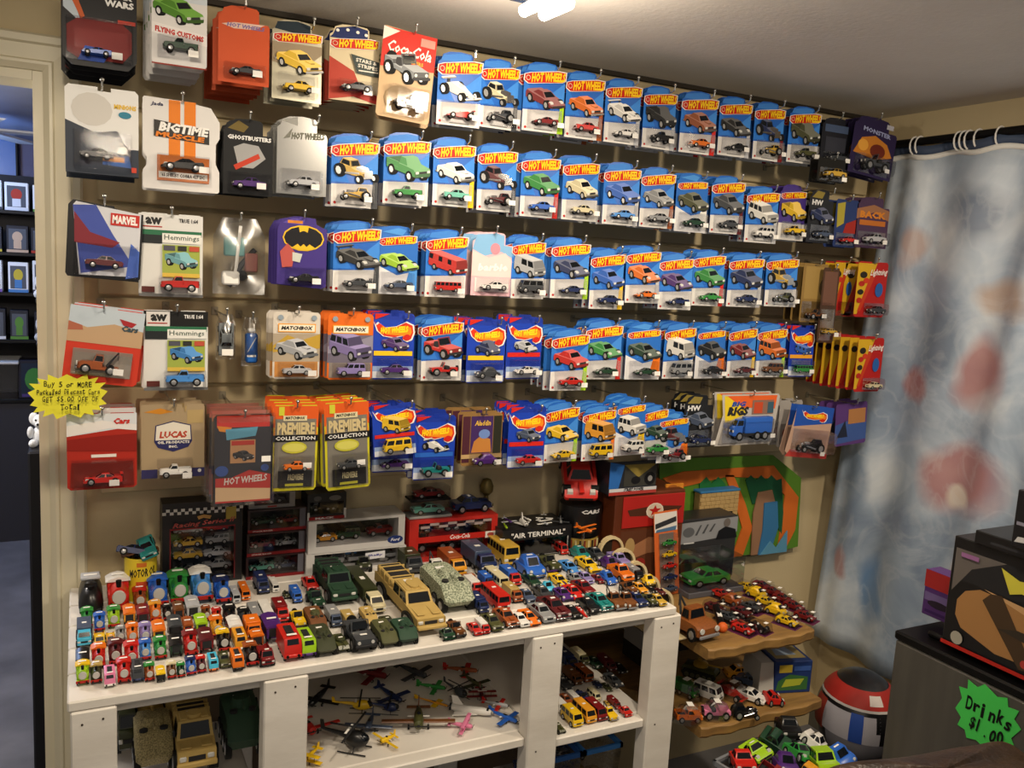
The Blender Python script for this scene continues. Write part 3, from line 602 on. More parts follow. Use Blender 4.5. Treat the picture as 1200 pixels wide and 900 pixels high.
# ------------------------------------------------------------------ brown plank shelves on the right
XW0 = at(832, 770, YT).x; XW1 = at(957, 745, YT).x
ZW = at(890, 752, YT).z; ZW2 = at(895, 838, YT).z
def plank(z, label, x1):
    r = empty('plank_shelf', ((XW0+x1)/2, YT/2, z-.03), 0, label, 'shelf', 'brown plank shelves'); m = MB(); n = 24
    out = [(-((x1-XW0)/2)+(x1-XW0)*i/n, YT/2+.006*math.sin(i*.9)*math.sin(i*.37)+(.008 if i in (0, n) else 0)) for i in range(n+1)]+[((x1-XW0)/2, -YT/2-.01), (X1T+.004-(XW0+x1)/2, -YT/2-.01), (X1T+.004-(XW0+x1)/2, YT/2+.30), (-(x1-XW0)/2, YT/2+.17)]
    k = len(out)
    m.mesh_([(x, y+.004, 0) for x, y in out]+[(x, y, .006) for x, y in out]+[(x, y, .026) for x, y in out]+[(x, y+.004, .03) for x, y in out],
            [list(range(k))[::-1], list(range(3*k, 4*k))]+[(q*k+i, q*k+(i+1) % k, q*k+k+(i+1) % k, q*k+k+i) for q in range(3) for i in range(k)], WOODM)
    m.build('plank', r, smooth=30)
    for x in (-(x1-XW0)/2+.06, (x1-XW0)/2-.06):
        m = MB(); m.box(x-.01, YT/2+.12, -.025, x+.01, -YT/2-.012, -.0005, BLK); m.box(x-.01, -YT/2-.025, -.16, x+.01, -YT/2-.012, -.025, BLK); m.build('bracket', r, smooth=0)
    return r
plank(ZW, 'upper brown plank shelf with wavy edge beside the white table', XW1)
plank(ZW2, 'lower brown plank shelf with wavy edge beside the white table', at(966, 822, YT).x)
# ------------------------------------------------------------------ fridge with drinks sign
ZF = .86; q = atz(1050, 738, ZF); FX, FY = q.x, q.y
fr = empty('mini_fridge', (FX+.24, FY-.25, 0), 0, 'grey sided black mini fridge with model boxes on top', 'fridge')
m = MB(); m.cbox(-.24, -.25, .02, .24, .25, ZF-.022, .006, FRGM); m.build('cabinet', fr, smooth=0)
m = MB(); m.cbox(-.243, -.253, ZF-.022, .243, .253, ZF, .005, BLK); m.build('top_panel', fr, smooth=0)
m = MB(); m.cbox(-.2, -.253, ZF, .243, .2, ZF+.016, .006, BLK); m.build('top_cover', fr, smooth=0)
m = MB(); m.cbox(-.24, -.31, .03, .24, -.252, ZF-.03, .01, BLK); o = m.build('door', fr, smooth=0); mm = MB(); mm.cbox(-.22, -.335, .5, -.19, -.31, .75, .006, DGREY); mm.build('handle', o, smooth=0)
m = MB()
for x in (-.2, .2):
    for y in (-.2, .2): m.cyl((x, y, 0), (x, y, .021), .018, .018, 8, BLK)
m.build('foot', fr)
def burst(name, W, H, n, els, col, label, loc, rz, cat='sign', thick=.0012):
    r = empty(name, loc, rz, label, cat); m = MB(); out = []
    rnd = random.Random(n)
    for i in range(n*2):
        a = math.pi*2*i/(2*n)+.1; k = (1.0 if i % 2 == 0 else .80)*(1+rnd.uniform(-.04, .04))
        ca, sa = math.cos(a), math.sin(a); pw = .72
        out.append((W/2*math.copysign(abs(ca)**pw, ca)*k, H/2+H/2*math.copysign(abs(sa)**pw, sa)*k))
    m.prism(out, -thick, 0, mat(col, .7)); m.build('paper', r, smooth=0); mm = MB(); prt(mm, els, W, H, -thick); mm.build('handwriting', r, smooth=0); return r
def hand(s, u0, v0, u1, v1, c=0x101010, seed=1, bold=.015):
    """hand-drawn lettering: each letter set a little off"""
    rn = random.Random(seed); n = len(s); o = []; dx = (u1-u0)/n
    for i, ch in enumerate(s):
        if ch == ' ': continue
        if ch == '.': o.append(('e', u0+i*dx+dx*.4, v0+.06*(v1-v0), dx*.12, (v1-v0)*.09, c)); continue
        wd = dx*(.5 if ch in "il1.I" else .88); j = rn.uniform(-.12, .12)*(v1-v0); hh = (v1-v0)*((.62 if ch in 'acemnorsuvwxz' else 1)+rn.uniform(-.05, .05))
        b = (v1-v0)*(-.25 if ch in 'gyp' else 0)
        o.append(('t', ch, u0+i*dx+dx*.06, v0+j+b, u0+i*dx+dx*.06+wd, v0+j+b+hh+(-b if ch in 'gyp' else 0)*.4, c, {'shear': rn.uniform(.0, .25), 'bold': bold, 'res': 3}))
    return o
gq = atx(1156, 842, FX-.003)
burst('price_sign', .15, .145, 12, hand('Drinks', .16, .50, .88, .72, seed=3, bold=.03)+hand('$1.00', .26, .22, .80, .42, seed=5, bold=.03), 0x4BD05A, 'green starburst sign on the fridge reading Drinks $1.00', (FX-.002, gq.y, gq.z-.072), -math.pi/2)
yq = at(80, 464, -.318)
els = hand('Buy 5 or MORE', .20, .70, .80, .82, seed=2)+hand('Packaged Diecast Cars', .11, .55, .90, .665, seed=4)+hand('GET $5.00 OFF OF', .18, .39, .88, .51, seed=6)+hand('Total', .40, .22, .66, .35, seed=8)
burst('price_sign', .142, .09, 17, els, 0xE2DC3C, 'yellow handwritten starburst sign taped between the door casing and the packs', (yq.x, -.318, yq.z-.045), 0)
# ------------------------------------------------------------------ brown leather armchair in the foreground
ch = CAM+ray(1120, 913)*1.22
ac = empty('leather_armchair', (ch.x+.035, ch.y, 0), -.12, 'dark brown leather armchair back in front of the mini fridge', 'armchair')
def pillow(name, cx, cy, cz, sx, sy, sz, e=.45, n=20, seed=0):
    P = []; Fc = []; rn = random.Random(seed); mm = n//2
    for j in range(mm+1):
        a = -math.pi/2+math.pi*j/mm
        for i in range(n):
            b = 2*math.pi*i/n; pw = lambda v: math.copysign(abs(v)**e, v)
            k = 1+.018*math.sin(5*b+seed)*math.cos(3*a)+.012*math.sin(9*b+2*a)
            P.append((cx+sx*pw(math.cos(a))*pw(math.cos(b))*k, cy+sy*pw(math.cos(a))*pw(math.sin(b))*k, cz+sz*pw(math.sin(a))*k))
    for j in range(mm):
        for i in range(n): k = (i+1) % n; Fc.append((j*n+i, j*n+k, j*n+n+k, j*n+n+i))
    m = MB(); m.mesh_(P, Fc, LEATH); o = m.build(name, ac, smooth=70); o.modifiers.new('s', 'SUBSURF').levels = 1; o.modifiers['s'].render_levels = 2
zt_ = ch.z
pillow('back_cushion', -.05, 0, zt_-.33, .30, .11, .345, .5, 24, 1); pillow('back_cushion', .36, 0, zt_-.375, .15, .11, .345, .6, 24, 4)
pillow('seat_cushion', .06, -.34, .38, .34, .28, .1, .4, 20, 2); pillow('arm', -.33, -.3, .42, .09, .32, .22, .5, 20, 3); pillow('arm', .46, -.3, .42, .09, .32, .22, .5, 20, 5)
m = MB(); m.cbox(-.38, -.6, .05, .5, .08, .3, .03, LEATH); m.build('base', ac)
for x in (-.33, .45):
    for y in (-.58, .02): m = MB(); m.cyl((x, y, 0), (x, y, .06), .02, .028, 10, DWOOD); m.build('leg', ac)
# ------------------------------------------------------------------ the blue-lit room through the door
PURP = noisy('blue_room_wall', 0x77728A, 0x827D93, 3, .8)
YB = 3.7; CZ2 = at(25, 166, YB).z
sbox('wall_far', -3, YB, 0, 1.2, YB+.1, CZ2, PURP); sbox('ceiling_far', -3, .121, CZ2, 1.2, YB, CZ2+.05, mat(0x9AA2BC, .35)); sbox('wall_far_right', .45, .121, 0, .55, YB, CZ2, PURP)
YS = 3.1
sh = empty('display_rack', (-.55, YS, 0), 0, 'black display rack of boxed figures in the blue-lit room', 'rack')
xa = -1.75; xb = at(60, 300, YS).x+.12
SZ = [at(25, p, YS).z for p in (247, 296, 343, 398, 468)]
for z in SZ: m = MB(); m.cbox(xa+.55, 0, z-.02, xb+.55, .33, z, .003, BLK); m.build('shelf', sh, smooth=0)
for x in (xa+.55-.02, xb+.55): m = MB(); m.box(x, 0, 0, x+.02, .33, SZ[0]+.22, BLK); m.build('upright', sh, smooth=0)
m = MB(); m.box(xa+.55, .33, .2, xb+.55, .34, SZ[0]+.2, mat(0x1B1B22)); m.build('back_panel', sh, smooth=0)
m = MB(); m.box(xa+.55, .02, 0, xb+.55, .32, SZ[4]-.021, mat(0x34343A)); m.build('base_cabinet', sh, smooth=0)  # dark block added below the shelves for the darkness under the rack
rn = random.Random(11); FIGC = [0xC8A88A, 0x4A7FB5, 0x5A8A3A, 0xB53A2A, 0x3A3A44, 0xC9B23A, 0x7A5AA0, 0xD8D8D8]
cnt = 0
for k, z in enumerate(SZ[:4]):
    for i in range(6):
        bw = .085+.008*((i*7+k*3) % 4); x = xb-.16-i*.118
        if x < xa+.1: continue
        cnt += 1; h = (.14, .13, .16, .15)[k]*(1+.04*((i+k) % 3))
        c = FIGC[(i*3+k*5) % 8]; c2 = FIGC[(i*5+k+2) % 8]
        nm = {0xC8A88A: 'beige', 0x4A7FB5: 'blue', 0x5A8A3A: 'green', 0xB53A2A: 'red', 0x3A3A44: 'charcoal', 0xC9B23A: 'mustard', 0x7A5AA0: 'violet', 0xD8D8D8: 'pale grey'}
        o = empty('figure_box', (x, YS+.02, z), 0, '%s figure in a window box, number %s from the doorway on rack shelf %s' % (nm[c], ('one', 'two', 'three', 'four', 'five', 'six')[i], ('one', 'two', 'three', 'four')[k]), 'toy box', 'boxed figures on the far rack')
        m = MB(); m.cbox(-bw/2, 0, 0, bw/2, .1, h, .002, WHT if k % 2 == 0 else mat(0x2B2B30)); m.build('carton', o, smooth=0)
        m = MB(); prt(m, [('r', .1, .12, .9, .88, 0x55585E), ('e', .5, .58, .24, .2, c), ('r', .32, .14, .68, .42, c2), ('r', 0, 0, 1, .1, c2)], bw, h, 0); m.build('print', o, smooth=0)
# TV and ceiling fan
q = at(22, 186, YB-.03); o = empty('television', (q.x-.28, YB-.002, q.z-.10), 0, 'wall television glowing blue in the far room', 'television')
m = MB(); m.cbox(-.28, -.05, -.05, .28, 0, .25, .006, BLK); m.build('case', o, smooth=0); m = MB(); m.poly([(-.265, -.051, -.035), (.265, -.051, -.035), (.265, -.051, .235), (-.265, -.051, .235)], mat(0x2C5FA8, .3, 0, .35)); m.build('screen', o, smooth=0)
q = at(-15, 150, 2.4); o = empty('ceiling_fan', (q.x-.06, 2.4, CZ2), 0, 'white ceiling fan with pale blades in the far room', 'ceiling fan')
hz = q.z-CZ2
m = MB(); m.cyl((0, 0, 0), (0, 0, hz+.05), .015, .015, 8, WHT); m.build('downrod', o)
m = MB(); m.lathe([(.04, hz-.05), (.09, hz-.03), (.1, hz+.02), (.05, hz+.07)], 16, WHT); m.build('motor', o)
for k in range(5):
    m = MB(); a = k*2*math.pi/5-.1; m.hexa((.1, .5, -.05, .05, hz-.012), (.1, .5, -.06, .06, hz-.004), mat(0xC6CAD2)); m.xf(Matrix.Rotation(a, 4, 'Z')); m.build('blade', o, smooth=0)
m = MB(); m.sph((0, 0, hz-.09), .06, mat(0xCFE0FF, .4, 0, .8), 12, 8); m.build('globe', o)
# plush toys beside the door and a clear bin
def plush(loc, s, col, label, rz=0):
    r = empty('plush_toy', loc, rz, label, 'plush toy', 'plush toys by the doorway'); fm = noisy('plush_fur', col, mixh(col, 0xFFFFFF, .2), 60, .95, .4)
    m = MB(); m.sph((0, 0, .09), .09, fm, 14, 9, (1, .9, 1)); m.build('body', r, smooth=180)
    m = MB(); m.sph((0, -.03, .215), .07, fm, 14, 9, (1, 1, .95)); m.sph((0, -.09, .2), .032, fm, 10, 7, (1, 1.2, .8)); h_ = m.build('head', r, smooth=180)
    for sx in (-1, 1):
        m = MB(); m.sph((sx*.075, 0, .23), .05, fm, 10, 7, (.8, .35, 1.1)); m.build('ear', r, smooth=180); m = MB(); m.sph((sx*.028, -.092, .235), .009, BLK, 8, 5); m.build('eye', r)
        m = MB(); m.sph((sx*.085, -.05, .12), .035, fm, 10, 6, (.8, .8, 1.5)); m.build('arm', r, smooth=180); m = MB(); m.sph((sx*.05, -.09, .035), .036, fm, 10, 6, (1, 1.4, 1)); m.build('leg', r, smooth=180)
    m = MB(); m.sph((0, -.128, .205), .011, BLK, 8, 5); m.build('nose', r); r.scale = (s, s, s)
q = at(46, 338, 1.0)
rk = empty('plush_rack', (q.x+.02, 1.0, 0), 0, 'narrow black stand of plush toys just inside the doorway', 'rack')
PL = [(350, 0x7E8CA6, 'slate grey plush toy sitting on the top tier behind the casing'), (400, 0x68748C, 'darker grey plush toy sitting on the lower tier behind the casing')]
for py, c, lb in PL:
    z = at(46, py, 1.0).z; m = MB(); m.cbox(-.03, -.06, z-.012, .2, .08, z, .003, BLK); m.build('tier', rk, smooth=0); plush((rk.location.x+.025, 1.0, z), .46, c, lb, -.6)
m = MB(); m.box(.17, -.02, 0, .2, .02, 1.6, BLK); m.build('pole', rk, smooth=0)
m = MB(); m.cbox(-.02, -.1, 0, .22, .12, .02, .004, BLK); m.build('foot', rk, smooth=0)
q = at(47, 522, .75); z0 = q.z
o = sbox('low_crate', q.x-.03, .66, 0, q.x+.2, .86, z0, mat(0x1C1C20), .006, kind=False); tag(o, 'black crate under the white plush dog beyond the doorway', 'crate')
plush((q.x+.01, .75, z0), .36, 0xD8DCE2, 'white plush dog with dark nose low behind the casing', -.3)
z5 = SZ[4]; q = at(8, 455, YS+.1)
o = empty('storage_bin', (q.x, YS+.15, z5), 0, 'clear plastic storage bin on the lowest shelf of the far rack', 'bin')
m = MB(); m.hexa((-.09, .05, -.12, .12, 0), (-.11, .06, -.14, .14, .19), PANE); m.build('tub', o, smooth=0); m = MB(); m.cbox(-.115, -.145, .19, .065, .145, .205, .004, LGREY); m.build('lid', o, smooth=0)
q = at(41, 455, YS+.1); o = empty('boxed_toy', (q.x, YS+.03, z5), 0, 'dark boxed toy with green figure beside the clear bin', 'toy box'); m = MB(); m.cbox(-.075, 0, 0, .075, .12, .21, .003, mat(0x23222C)); m.build('carton', o, smooth=0); m = MB(); prt(m, [('r', .08, .08, .92, .92, 0x1E2A3A), ('e', .5, .5, .3, .3, 0x3F7F3A), ('r', .1, .04, .9, .12, 0x4A3A7A)], .15, .21, 0); m.build('print', o, smooth=0)
# ------------------------------------------------------------------ ceiling lamp
lp = empty('ceiling_lamp', (LAMP.x, LAMP.y, CZ), 0, 'small ceiling spot lamp with bright twin bulbs above the display', 'lamp')
m = MB(); m.cyl((0, 0, 0), (0, 0, -.02), .06, .06, 20, WHT); m.build('canopy', lp)
m = MB(); m.cyl((0, 0, -.02), (0, 0, -.055), .012, .012, 8, WHT); m.build('stem', lp)
for dx in (-.022, .022):
    m = MB(); m.cyl((dx, -.05, -.075), (dx, .05, -.075), .014, .012, 12, mat(0xFFF1D0, .4, 0, 12)); m.build('bulb', lp)
m = MB(); m.hexa((-.05, .05, -.06, .06, -.058), (-.045, .045, -.055, .055, -.05), CHROME); m.build('reflector', lp, smooth=0)
# ------------------------------------------------------------------ blister cards on hooks
HWT = [(0, 0), (1, 0), (1, .765), (.97, .80), (.79, .80), (.785, .955), (.74, .985), (.5, 1.0), (.24, .985), (.10, .945), (.06, .87), (0, .84)]
RNDT = [(.05, 0), (.95, 0), (1, .035), (1, .96), (.95, 1), (.62, 1), (.62, .955), (.44, .955), (.44, 1), (.05, 1), (0, .96), (0, .035)]
OCT = [(.12, 0), (.88, 0), (1, .1), (1, .97), (.97, 1), (.62, 1), (.62, .95), (.46, .95), (.46, 1), (.07, 1), (0, .94), (0, .1)]
NOTCH = [(.02, 0), (.98, 0), (1, .02), (1, .24), (.95, .33), (.95, .55), (1, .62), (1, .80), (.88, .95), (.7, .97), (.62, .99), (.02, 1), (0, .98), (0, .4), (.05, .34), (.05, .26), (0, .2), (0, .02)]
LOGO_R = [(.0, .30), (.01, .62), (.15, .74), (.30, .80), (.55, .90), (.80, 1.0), (1.0, .98), (.99, .52), (.9, .40), (.7, .34), (.45, .26), (.25, .18), (.1, .14)]
def logo_new(u0, v0, u1, v1):
    L = lambda p, k=0: [((u0+(u1-u0)*(.5+(a-.5)*(1+k))), v0+(v1-v0)*(.5+(b-.5)*(1+k*2))) for a, b in p]
    w_, h_ = u1-u0, v1-v0
    return [('p', L(LOGO_R, .05), 0xE9E2D8), ('p', L(LOGO_R), 0xC02418), ('e', u0+.085*w_, v0+.44*h_, .055*w_, .15*h_, 0xD8C8A8), ('e', u0+.085*w_, v0+.44*h_, .042*w_, .115*h_, 0xB8241A),
            ('t', 'HOT WHEELS', u0+.16*w_, v0+.18*h_, u0+.985*w_, v0+.74*h_, 0xF4C41A, {'bold': .05, 'shear': .12, 'rise': .24*h_, 'arc': .03*h_})]
def logo_old(u0, v0, u1, v1):
    fl = [(0, 1), (.06, .78), (.12, .9), (.3, .66), (.55, .72), (.8, .95), (.97, .8), (1, .45), (.94, .12), (.82, .02), (.72, .12), (.74, .3), (.5, .2), (.25, .26), (.1, .5)]
    L = lambda k: [(u0+(u1-u0)*(.5+(a-.5)*(1+k)), v0+(v1-v0)*(.5+(b-.5)*(1+k*1.6))) for a, b in fl]; w_, h_ = u1-u0, v1-v0
    return [('p', L(.08), 0xECE8E2), ('p', L(0), 0xD2381C), ('p', [(u0+w_*(.5+(a-.47)*.86), v0+h_*(.5+(b-.5)*.66)) for a, b in fl[2:9]+fl[12:]], 0xE8871C),
            ('t', 'HOT WHEELS', u0+.16*w_, v0+.34*h_, u0+.86*w_, v0+.68*h_, 0xF6D21E, {'bold': .06, 'shear': .1, 'rise': .12*h_}), ('e', u0+.84*w_, v0+.2*h_, .09*w_, .16*h_, 0xC8261C)]
def outline(tp, W, H): return [((u-.5)*W, v*H) for u, v in tp]
def blister_mb(W, h, d, mt=BLIS, b=.006):
    m = MB(); m.mesh_([], [], mt); P0 = W/2; i = min(.014, h*.25, W*.12)
    m.loft([[(-P0, 0, 0), (P0, 0, 0), (P0, 0, h), (-P0, 0, h)], [(-P0+i*.25, -d*.7, i*.25), (P0-i*.25, -d*.7, i*.25), (P0-i*.25, -d*.7, h-i*.25), (-P0+i*.25, -d*.7, h-i*.25)], [(-P0+i, -d, i), (P0-i, -d, i), (P0-i, -d, h-i), (-P0+i, -d, h-i)]], mt); return m
def sidecar(t):
    def f():
        m = MB(); m.add(joined(t), Matrix.Rotation(R_(-90), 4, 'Z')); return m.mesh('toycar_'+t)
    return cached(('side', t), f)
def card_hw(kind, acc):
    """shared print for the blue racing cards: (backing mesh, print mesh)"""
    W, H = .107, .165
    base = {'hw': 0x1F5FB8, 'old': 0x17349C, 'hw5': 0x2468BE, 'purple': 0x43307E, 'silver': 0xB9B9B6, 'zamac': 0xB4B09C, 'dark': 0x17181C}[kind]
    def fb():
        m = MB(); m.prism(outline(HWT if kind != 'old' else RNDT, W, H), -.0007, 0, mat(base, .35 if kind != 'silver' else .22, .0 if kind not in ('silver', 'zamac') else .85)); return m.mesh('card_'+kind, smooth=0)
    def fp():
        m = MB(); ac = CN[acc][0] if acc else 0x2A62C0
        if kind == 'hw': els = [('p', [(0, .78), (.0, .33), (.4, .33)], 0x2F74CC), ('p', [(1, .74), (.55, .5), (1, .36)], 0x3E84D6), ('p', [(.05, .86), (.1, .93), (.5, .98), (.75, .965), (.7, .86)], 0x3F7FCE), ('p', [(0, 0), (1, 0), (1, .335), (0, .30)], 0xDAD8D4), ('e', .08, .05, .03, .02, 0xB02020), ('r', .3, .03, .75, .045, 0x8A8A88)]+([('p', [(.86, 0), (1, 0), (1, .45), (.9, .38)], ac)] if acc else [])+logo_new(-.0, .64, 1.0, .89)
        elif kind == 'hw5': els = [('p', [(0, 0), (1, 0), (1, .36), (.5, .28), (0, .42)], 0xD6D6D8), ('p', [(.7, .1), (1, .05), (1, .4), (.8, .36)], ac)]+[('p', [(.1, .9), (.5, .97), (.7, .94), (.6, .86)], 0x4A8FD8)]+logo_new(.05, .68, .95, .86)
        elif kind == 'old': els = [('p', [(0, .44), (1, .44), (1, .9), (0, .9)], 0x1B3FB0), ('r', .02, .02, .98, .2, 0x8FA6D0), ('r', .02, .02, .98, .12, 0xD3D8E0), ('r', .04, .36, .96, .43, ac)]+([('p', [(.05, .9), (.4, .99), (.05, .99)], 0xC8281C)])+logo_old(.03, .58, .97, .88)
        elif kind == 'purple': els = [('r', 0, 0, 1, .30, 0xDAD8D4)]+logo_new(.05, .70, .98, .88)
        elif kind == 'silver': els = [('p', [(.05, .93), (.4, .99), (.4, .88)], 0x8E8E8A), ('p', [(.12, .70), (.3, .84), (.25, .72)], 0x6F6F66), ('t', 'HOT WHEELS', .28, .70, .95, .79, 0x6A6A5E, {'bold': .05, 'shear': .15, 'rise': .03})]
        elif kind == 'zamac': els = [('p', [(.05, .86), (.1, .95), (.5, .99), (.76, .96), (.76, .82)], 0x1C2A34), ('p', [(0, .45), (.6, .4), (1, .62), (1, .72), (0, .7)], 0x93846C)]+logo_new(.03, .68, .99, .86)
        else: els = [('r', .0, .0, 1, .28, 0x2A2C33), ('p', [(.08, .84), (.3, .97), (.6, .95), (.5, .83)], 0x8A7A3A), ('t', 'HW', .1, .70, .55, .80, 0xD8D8D8, {'bold': .05})]
        prt(m, els, W, H, -.0007); return m.mesh('print_'+kind, smooth=0)
    return cached(('b', kind), fb), cached(('p', kind, acc), fp)
ROWN = ['top', 'second', 'third', 'fourth', 'bottom']
YF = [-.27, -.265, -.26, -.26, -.26]
HG = 'hanging toy packs on the hooks'
ORD = ['first', 'second', 'third', 'fourth', 'fifth', 'sixth', 'seventh']
def frame(x0, y0, x1, y1, Y, nomW=None, nomH=None, blend=.5):
    cx, cy = (x0+x1)/2, (y0+y1)/2; a = at(x0, cy, Y); b = at(x1, cy, Y); tp = at(cx, y0, Y); bt = at(cx, y1, Y)
    W = b.x-a.x; H = tp.z-bt.z; c = at(cx, cy, Y)
    if nomW: W = W*(1-blend)+nomW*blend; H = H*(1-blend)+nomH*blend
    return c, W, H
def hook(x, z, yfront, desc, row):
    h = empty('display_hook', (x, -.018, z), 0, 'hook holding the %s, %s row' % (desc, ROWN[row]), 'hook', 'metal hooks on the slat wall')
    L = -yfront-.018+.02
    def fa():
        m = MB(); m.tube([(0, -.003, 0), (0, -L+.012, 0), (0, -L+.002, .004), (0, -L, .014)], .002, 5, STEEL); return m.mesh('arm')
    def ft(): m = MB(); m.sph((0, 0, 0), .0042, STEEL, 8, 5); return m.mesh('tip')
    def fp(): m = MB(); m.cbox(-.008, -.003, -.012, .008, 0, .008, .001, mat(0x9A917C)); return m.mesh('plate')
    obj('arm', cached(('arm', round(L, 3)), fa), h); obj('tip', cached('tip', ft), h, (0, -L, .017)); obj('mounting_plate', cached('plate', fp), h)
rb = random.Random(5)
def stack_back(mesh, scale, c, H, n, y0, desc, row, rot, col, pitch=None):
    """cards hanging behind the front one on the same hook"""
    for k in range(n):
        gap = pitch or min(.034, (-.035-y0)/(n+.3)); y = y0+gap*(k+1)
        o = obj('blister_card', mesh, None, (c.x+rb.uniform(-.005, .004), y, c.z-H/2+rb.uniform(-.003, .003))); o.scale = scale; o.rotation_euler = (0, rot+rb.uniform(-.012, .012), 0)
        if col: o.color = (*lin(col), 1)
        tag(o, '%s pack behind the %s, %s row' % (ORD[k], desc, ROWN[row]), 'toy pack', HG)
def sticker(par, W, H, u, v, sz=.018):
    def f(): m = MB(); m.box(-.5, -.0004, -.5, .5, 0, .5, STK); return m.mesh('sticker')
    s = obj('price_sticker', cached('cstk', f), par, ((u-.5)*W, -.031, v*H)); s.scale = (sz, 1, sz*.66)
def hw(row, x0, y0, x1, y1, kind, art, ac, tcol=None, acc=None, ttype=None, n=2, Y=None, rot=0, what=None):
    Y = YF[row] if Y is None else Y; c, W, H = frame(x0, y0, x1, y1, Y, .107, .165, .45); bm_, pm = card_hw(kind, acc)
    s = (W/.107, 1, H/.165)
    kn = {'hw': 'blue card', 'hw5': 'bright blue card', 'old': 'dark blue card', 'purple': 'purple card', 'silver': 'silver foil card', 'zamac': 'metal grey card', 'dark': 'black card'}[kind]
    desc = what or '%s picturing a %s %s' % (kn, CN[ac][1], KW[art])
    r = empty('blister_card', (c.x, Y, c.z-H/2), 0, '%s, front of the %s hook row' % (desc, ROWN[row]), 'toy pack', HG); r.rotation_euler = (R_(rb.uniform(-2, 1)), rot, R_(rb.uniform(-4, 4)))
    o = obj('backing_card', bm_, r); o.scale = s; o = obj('logo_print', pm, r); o.scale = s
    if kind != 'silver':
        def fa(): return artmb(art).mesh('picture_'+art, smooth=0, recalc=False)
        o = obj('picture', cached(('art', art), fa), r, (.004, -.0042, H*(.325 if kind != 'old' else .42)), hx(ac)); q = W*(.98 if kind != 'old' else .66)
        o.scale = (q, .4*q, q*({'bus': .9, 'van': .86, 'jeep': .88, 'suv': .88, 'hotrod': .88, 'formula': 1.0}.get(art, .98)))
    def fbl(): return blister_mb(.084, .048, .03).mesh('blister', smooth=20)
    obj('blister', cached('bl_hw', fbl), r, (0, -.0041, H*.04)).scale = (W/.107, 1, H/.165)
    tt = ttype or art; o = obj('toy_car', sidecar(tt), r, (0, -.017, H*.085), hx(tcol or ac)); o.scale = (.066, .05, .066)
    sticker(r, W, H, .5+rb.uniform(.2, .34), .11+rb.uniform(-.01, .02))
    hook(c.x+W*.28, c.z+H*.42, Y, desc, row)
    def fback():
        m = MB()
        for me in (bm_, pm): m.add(frommesh(me))
        m.add(blister_mb(.084, .048, .022), Matrix.Translation((0, -.004, .006))); return m.mesh('behind', smooth=0)
    stack_back(cached(('back', kind, acc), fback), s, c, H, n, Y, desc, row, rot, None)
def frommesh(me):
    m = MB(); m.v = [v.co.copy() for v in me.vertices]; m.f = [list(p.vertices) for p in me.polygons]; m.mats = list(me.materials); m.m = [p.material_index for p in me.polygons]; return m
def special(row, x0, y0, x1, y1, desc, base, els, shape=RNDT, bl=(.1, .06, .9, .34, .03), car=None, n=2, Y=None, rot=0, stk=(.72, .12), metal=0, name='blister_card', rough=.45, hk=.5, pitch=None, cat='toy pack'):
    """one-off pack: outline, print and blister given in fractions of its face"""
    Y = YF[row] if Y is None else Y; c, W, H = frame(x0, y0, x1, y1, Y)
    r = empty(name, (c.x, Y, c.z-H/2), 0, '%s, front of the %s hook row' % (desc, ROWN[row]), cat, HG)
    r.matrix_world = Matrix.Translation((c.x, Y, c.z)) @ Matrix.Rotation(rot, 4, 'Y') @ Matrix.Translation((0, 0, -H/2))
    m = MB(); m.prism(outline(shape, W, H), -.0008, 0, mat(base, rough, metal)); bk = m.build('backing_card', r, smooth=0)
    if els: m = MB(); prt(m, els, W, H, -.0008); m.build('print', r, smooth=0)
    yb = -.0012-LAY*len(els)-LAY
    if bl: m = blister_mb((bl[2]-bl[0])*W, (bl[3]-bl[1])*H, bl[4]); m.build('blister', r, ((bl[0]+bl[2]-1)/2*W, yb, bl[1]*H), smooth=20)
    if car:
        t_, c_, u, v, sz = car; o = obj('toy_car', sidecar(t_), r, ((u-.5)*W, yb-.014, v*H), hx(c_)); o.scale = (sz*W, .05, sz*W)
    if stk: sticker(r, W, H, stk[0], stk[1], .019)
    hook(c.x+(hk-.5)*W, c.z+H*.47, Y, desc, row)
    if n:
        m = MB(); m.prism(outline(shape, W, H), -.0008, 0, mat(base, rough, metal)); prt(m, els[:3], W, H, -.0008)
        if bl: m.add(blister_mb((bl[2]-bl[0])*W, (bl[3]-bl[1])*H, bl[4]*.7), Matrix.Translation(((bl[0]+bl[2]-1)/2*W, -.003, bl[1]*H)))
        stack_back(m.mesh('behind', smooth=0), (1, 1, 1), c, H, n, Y, desc, row, rot, None, pitch)
    return r, W, H
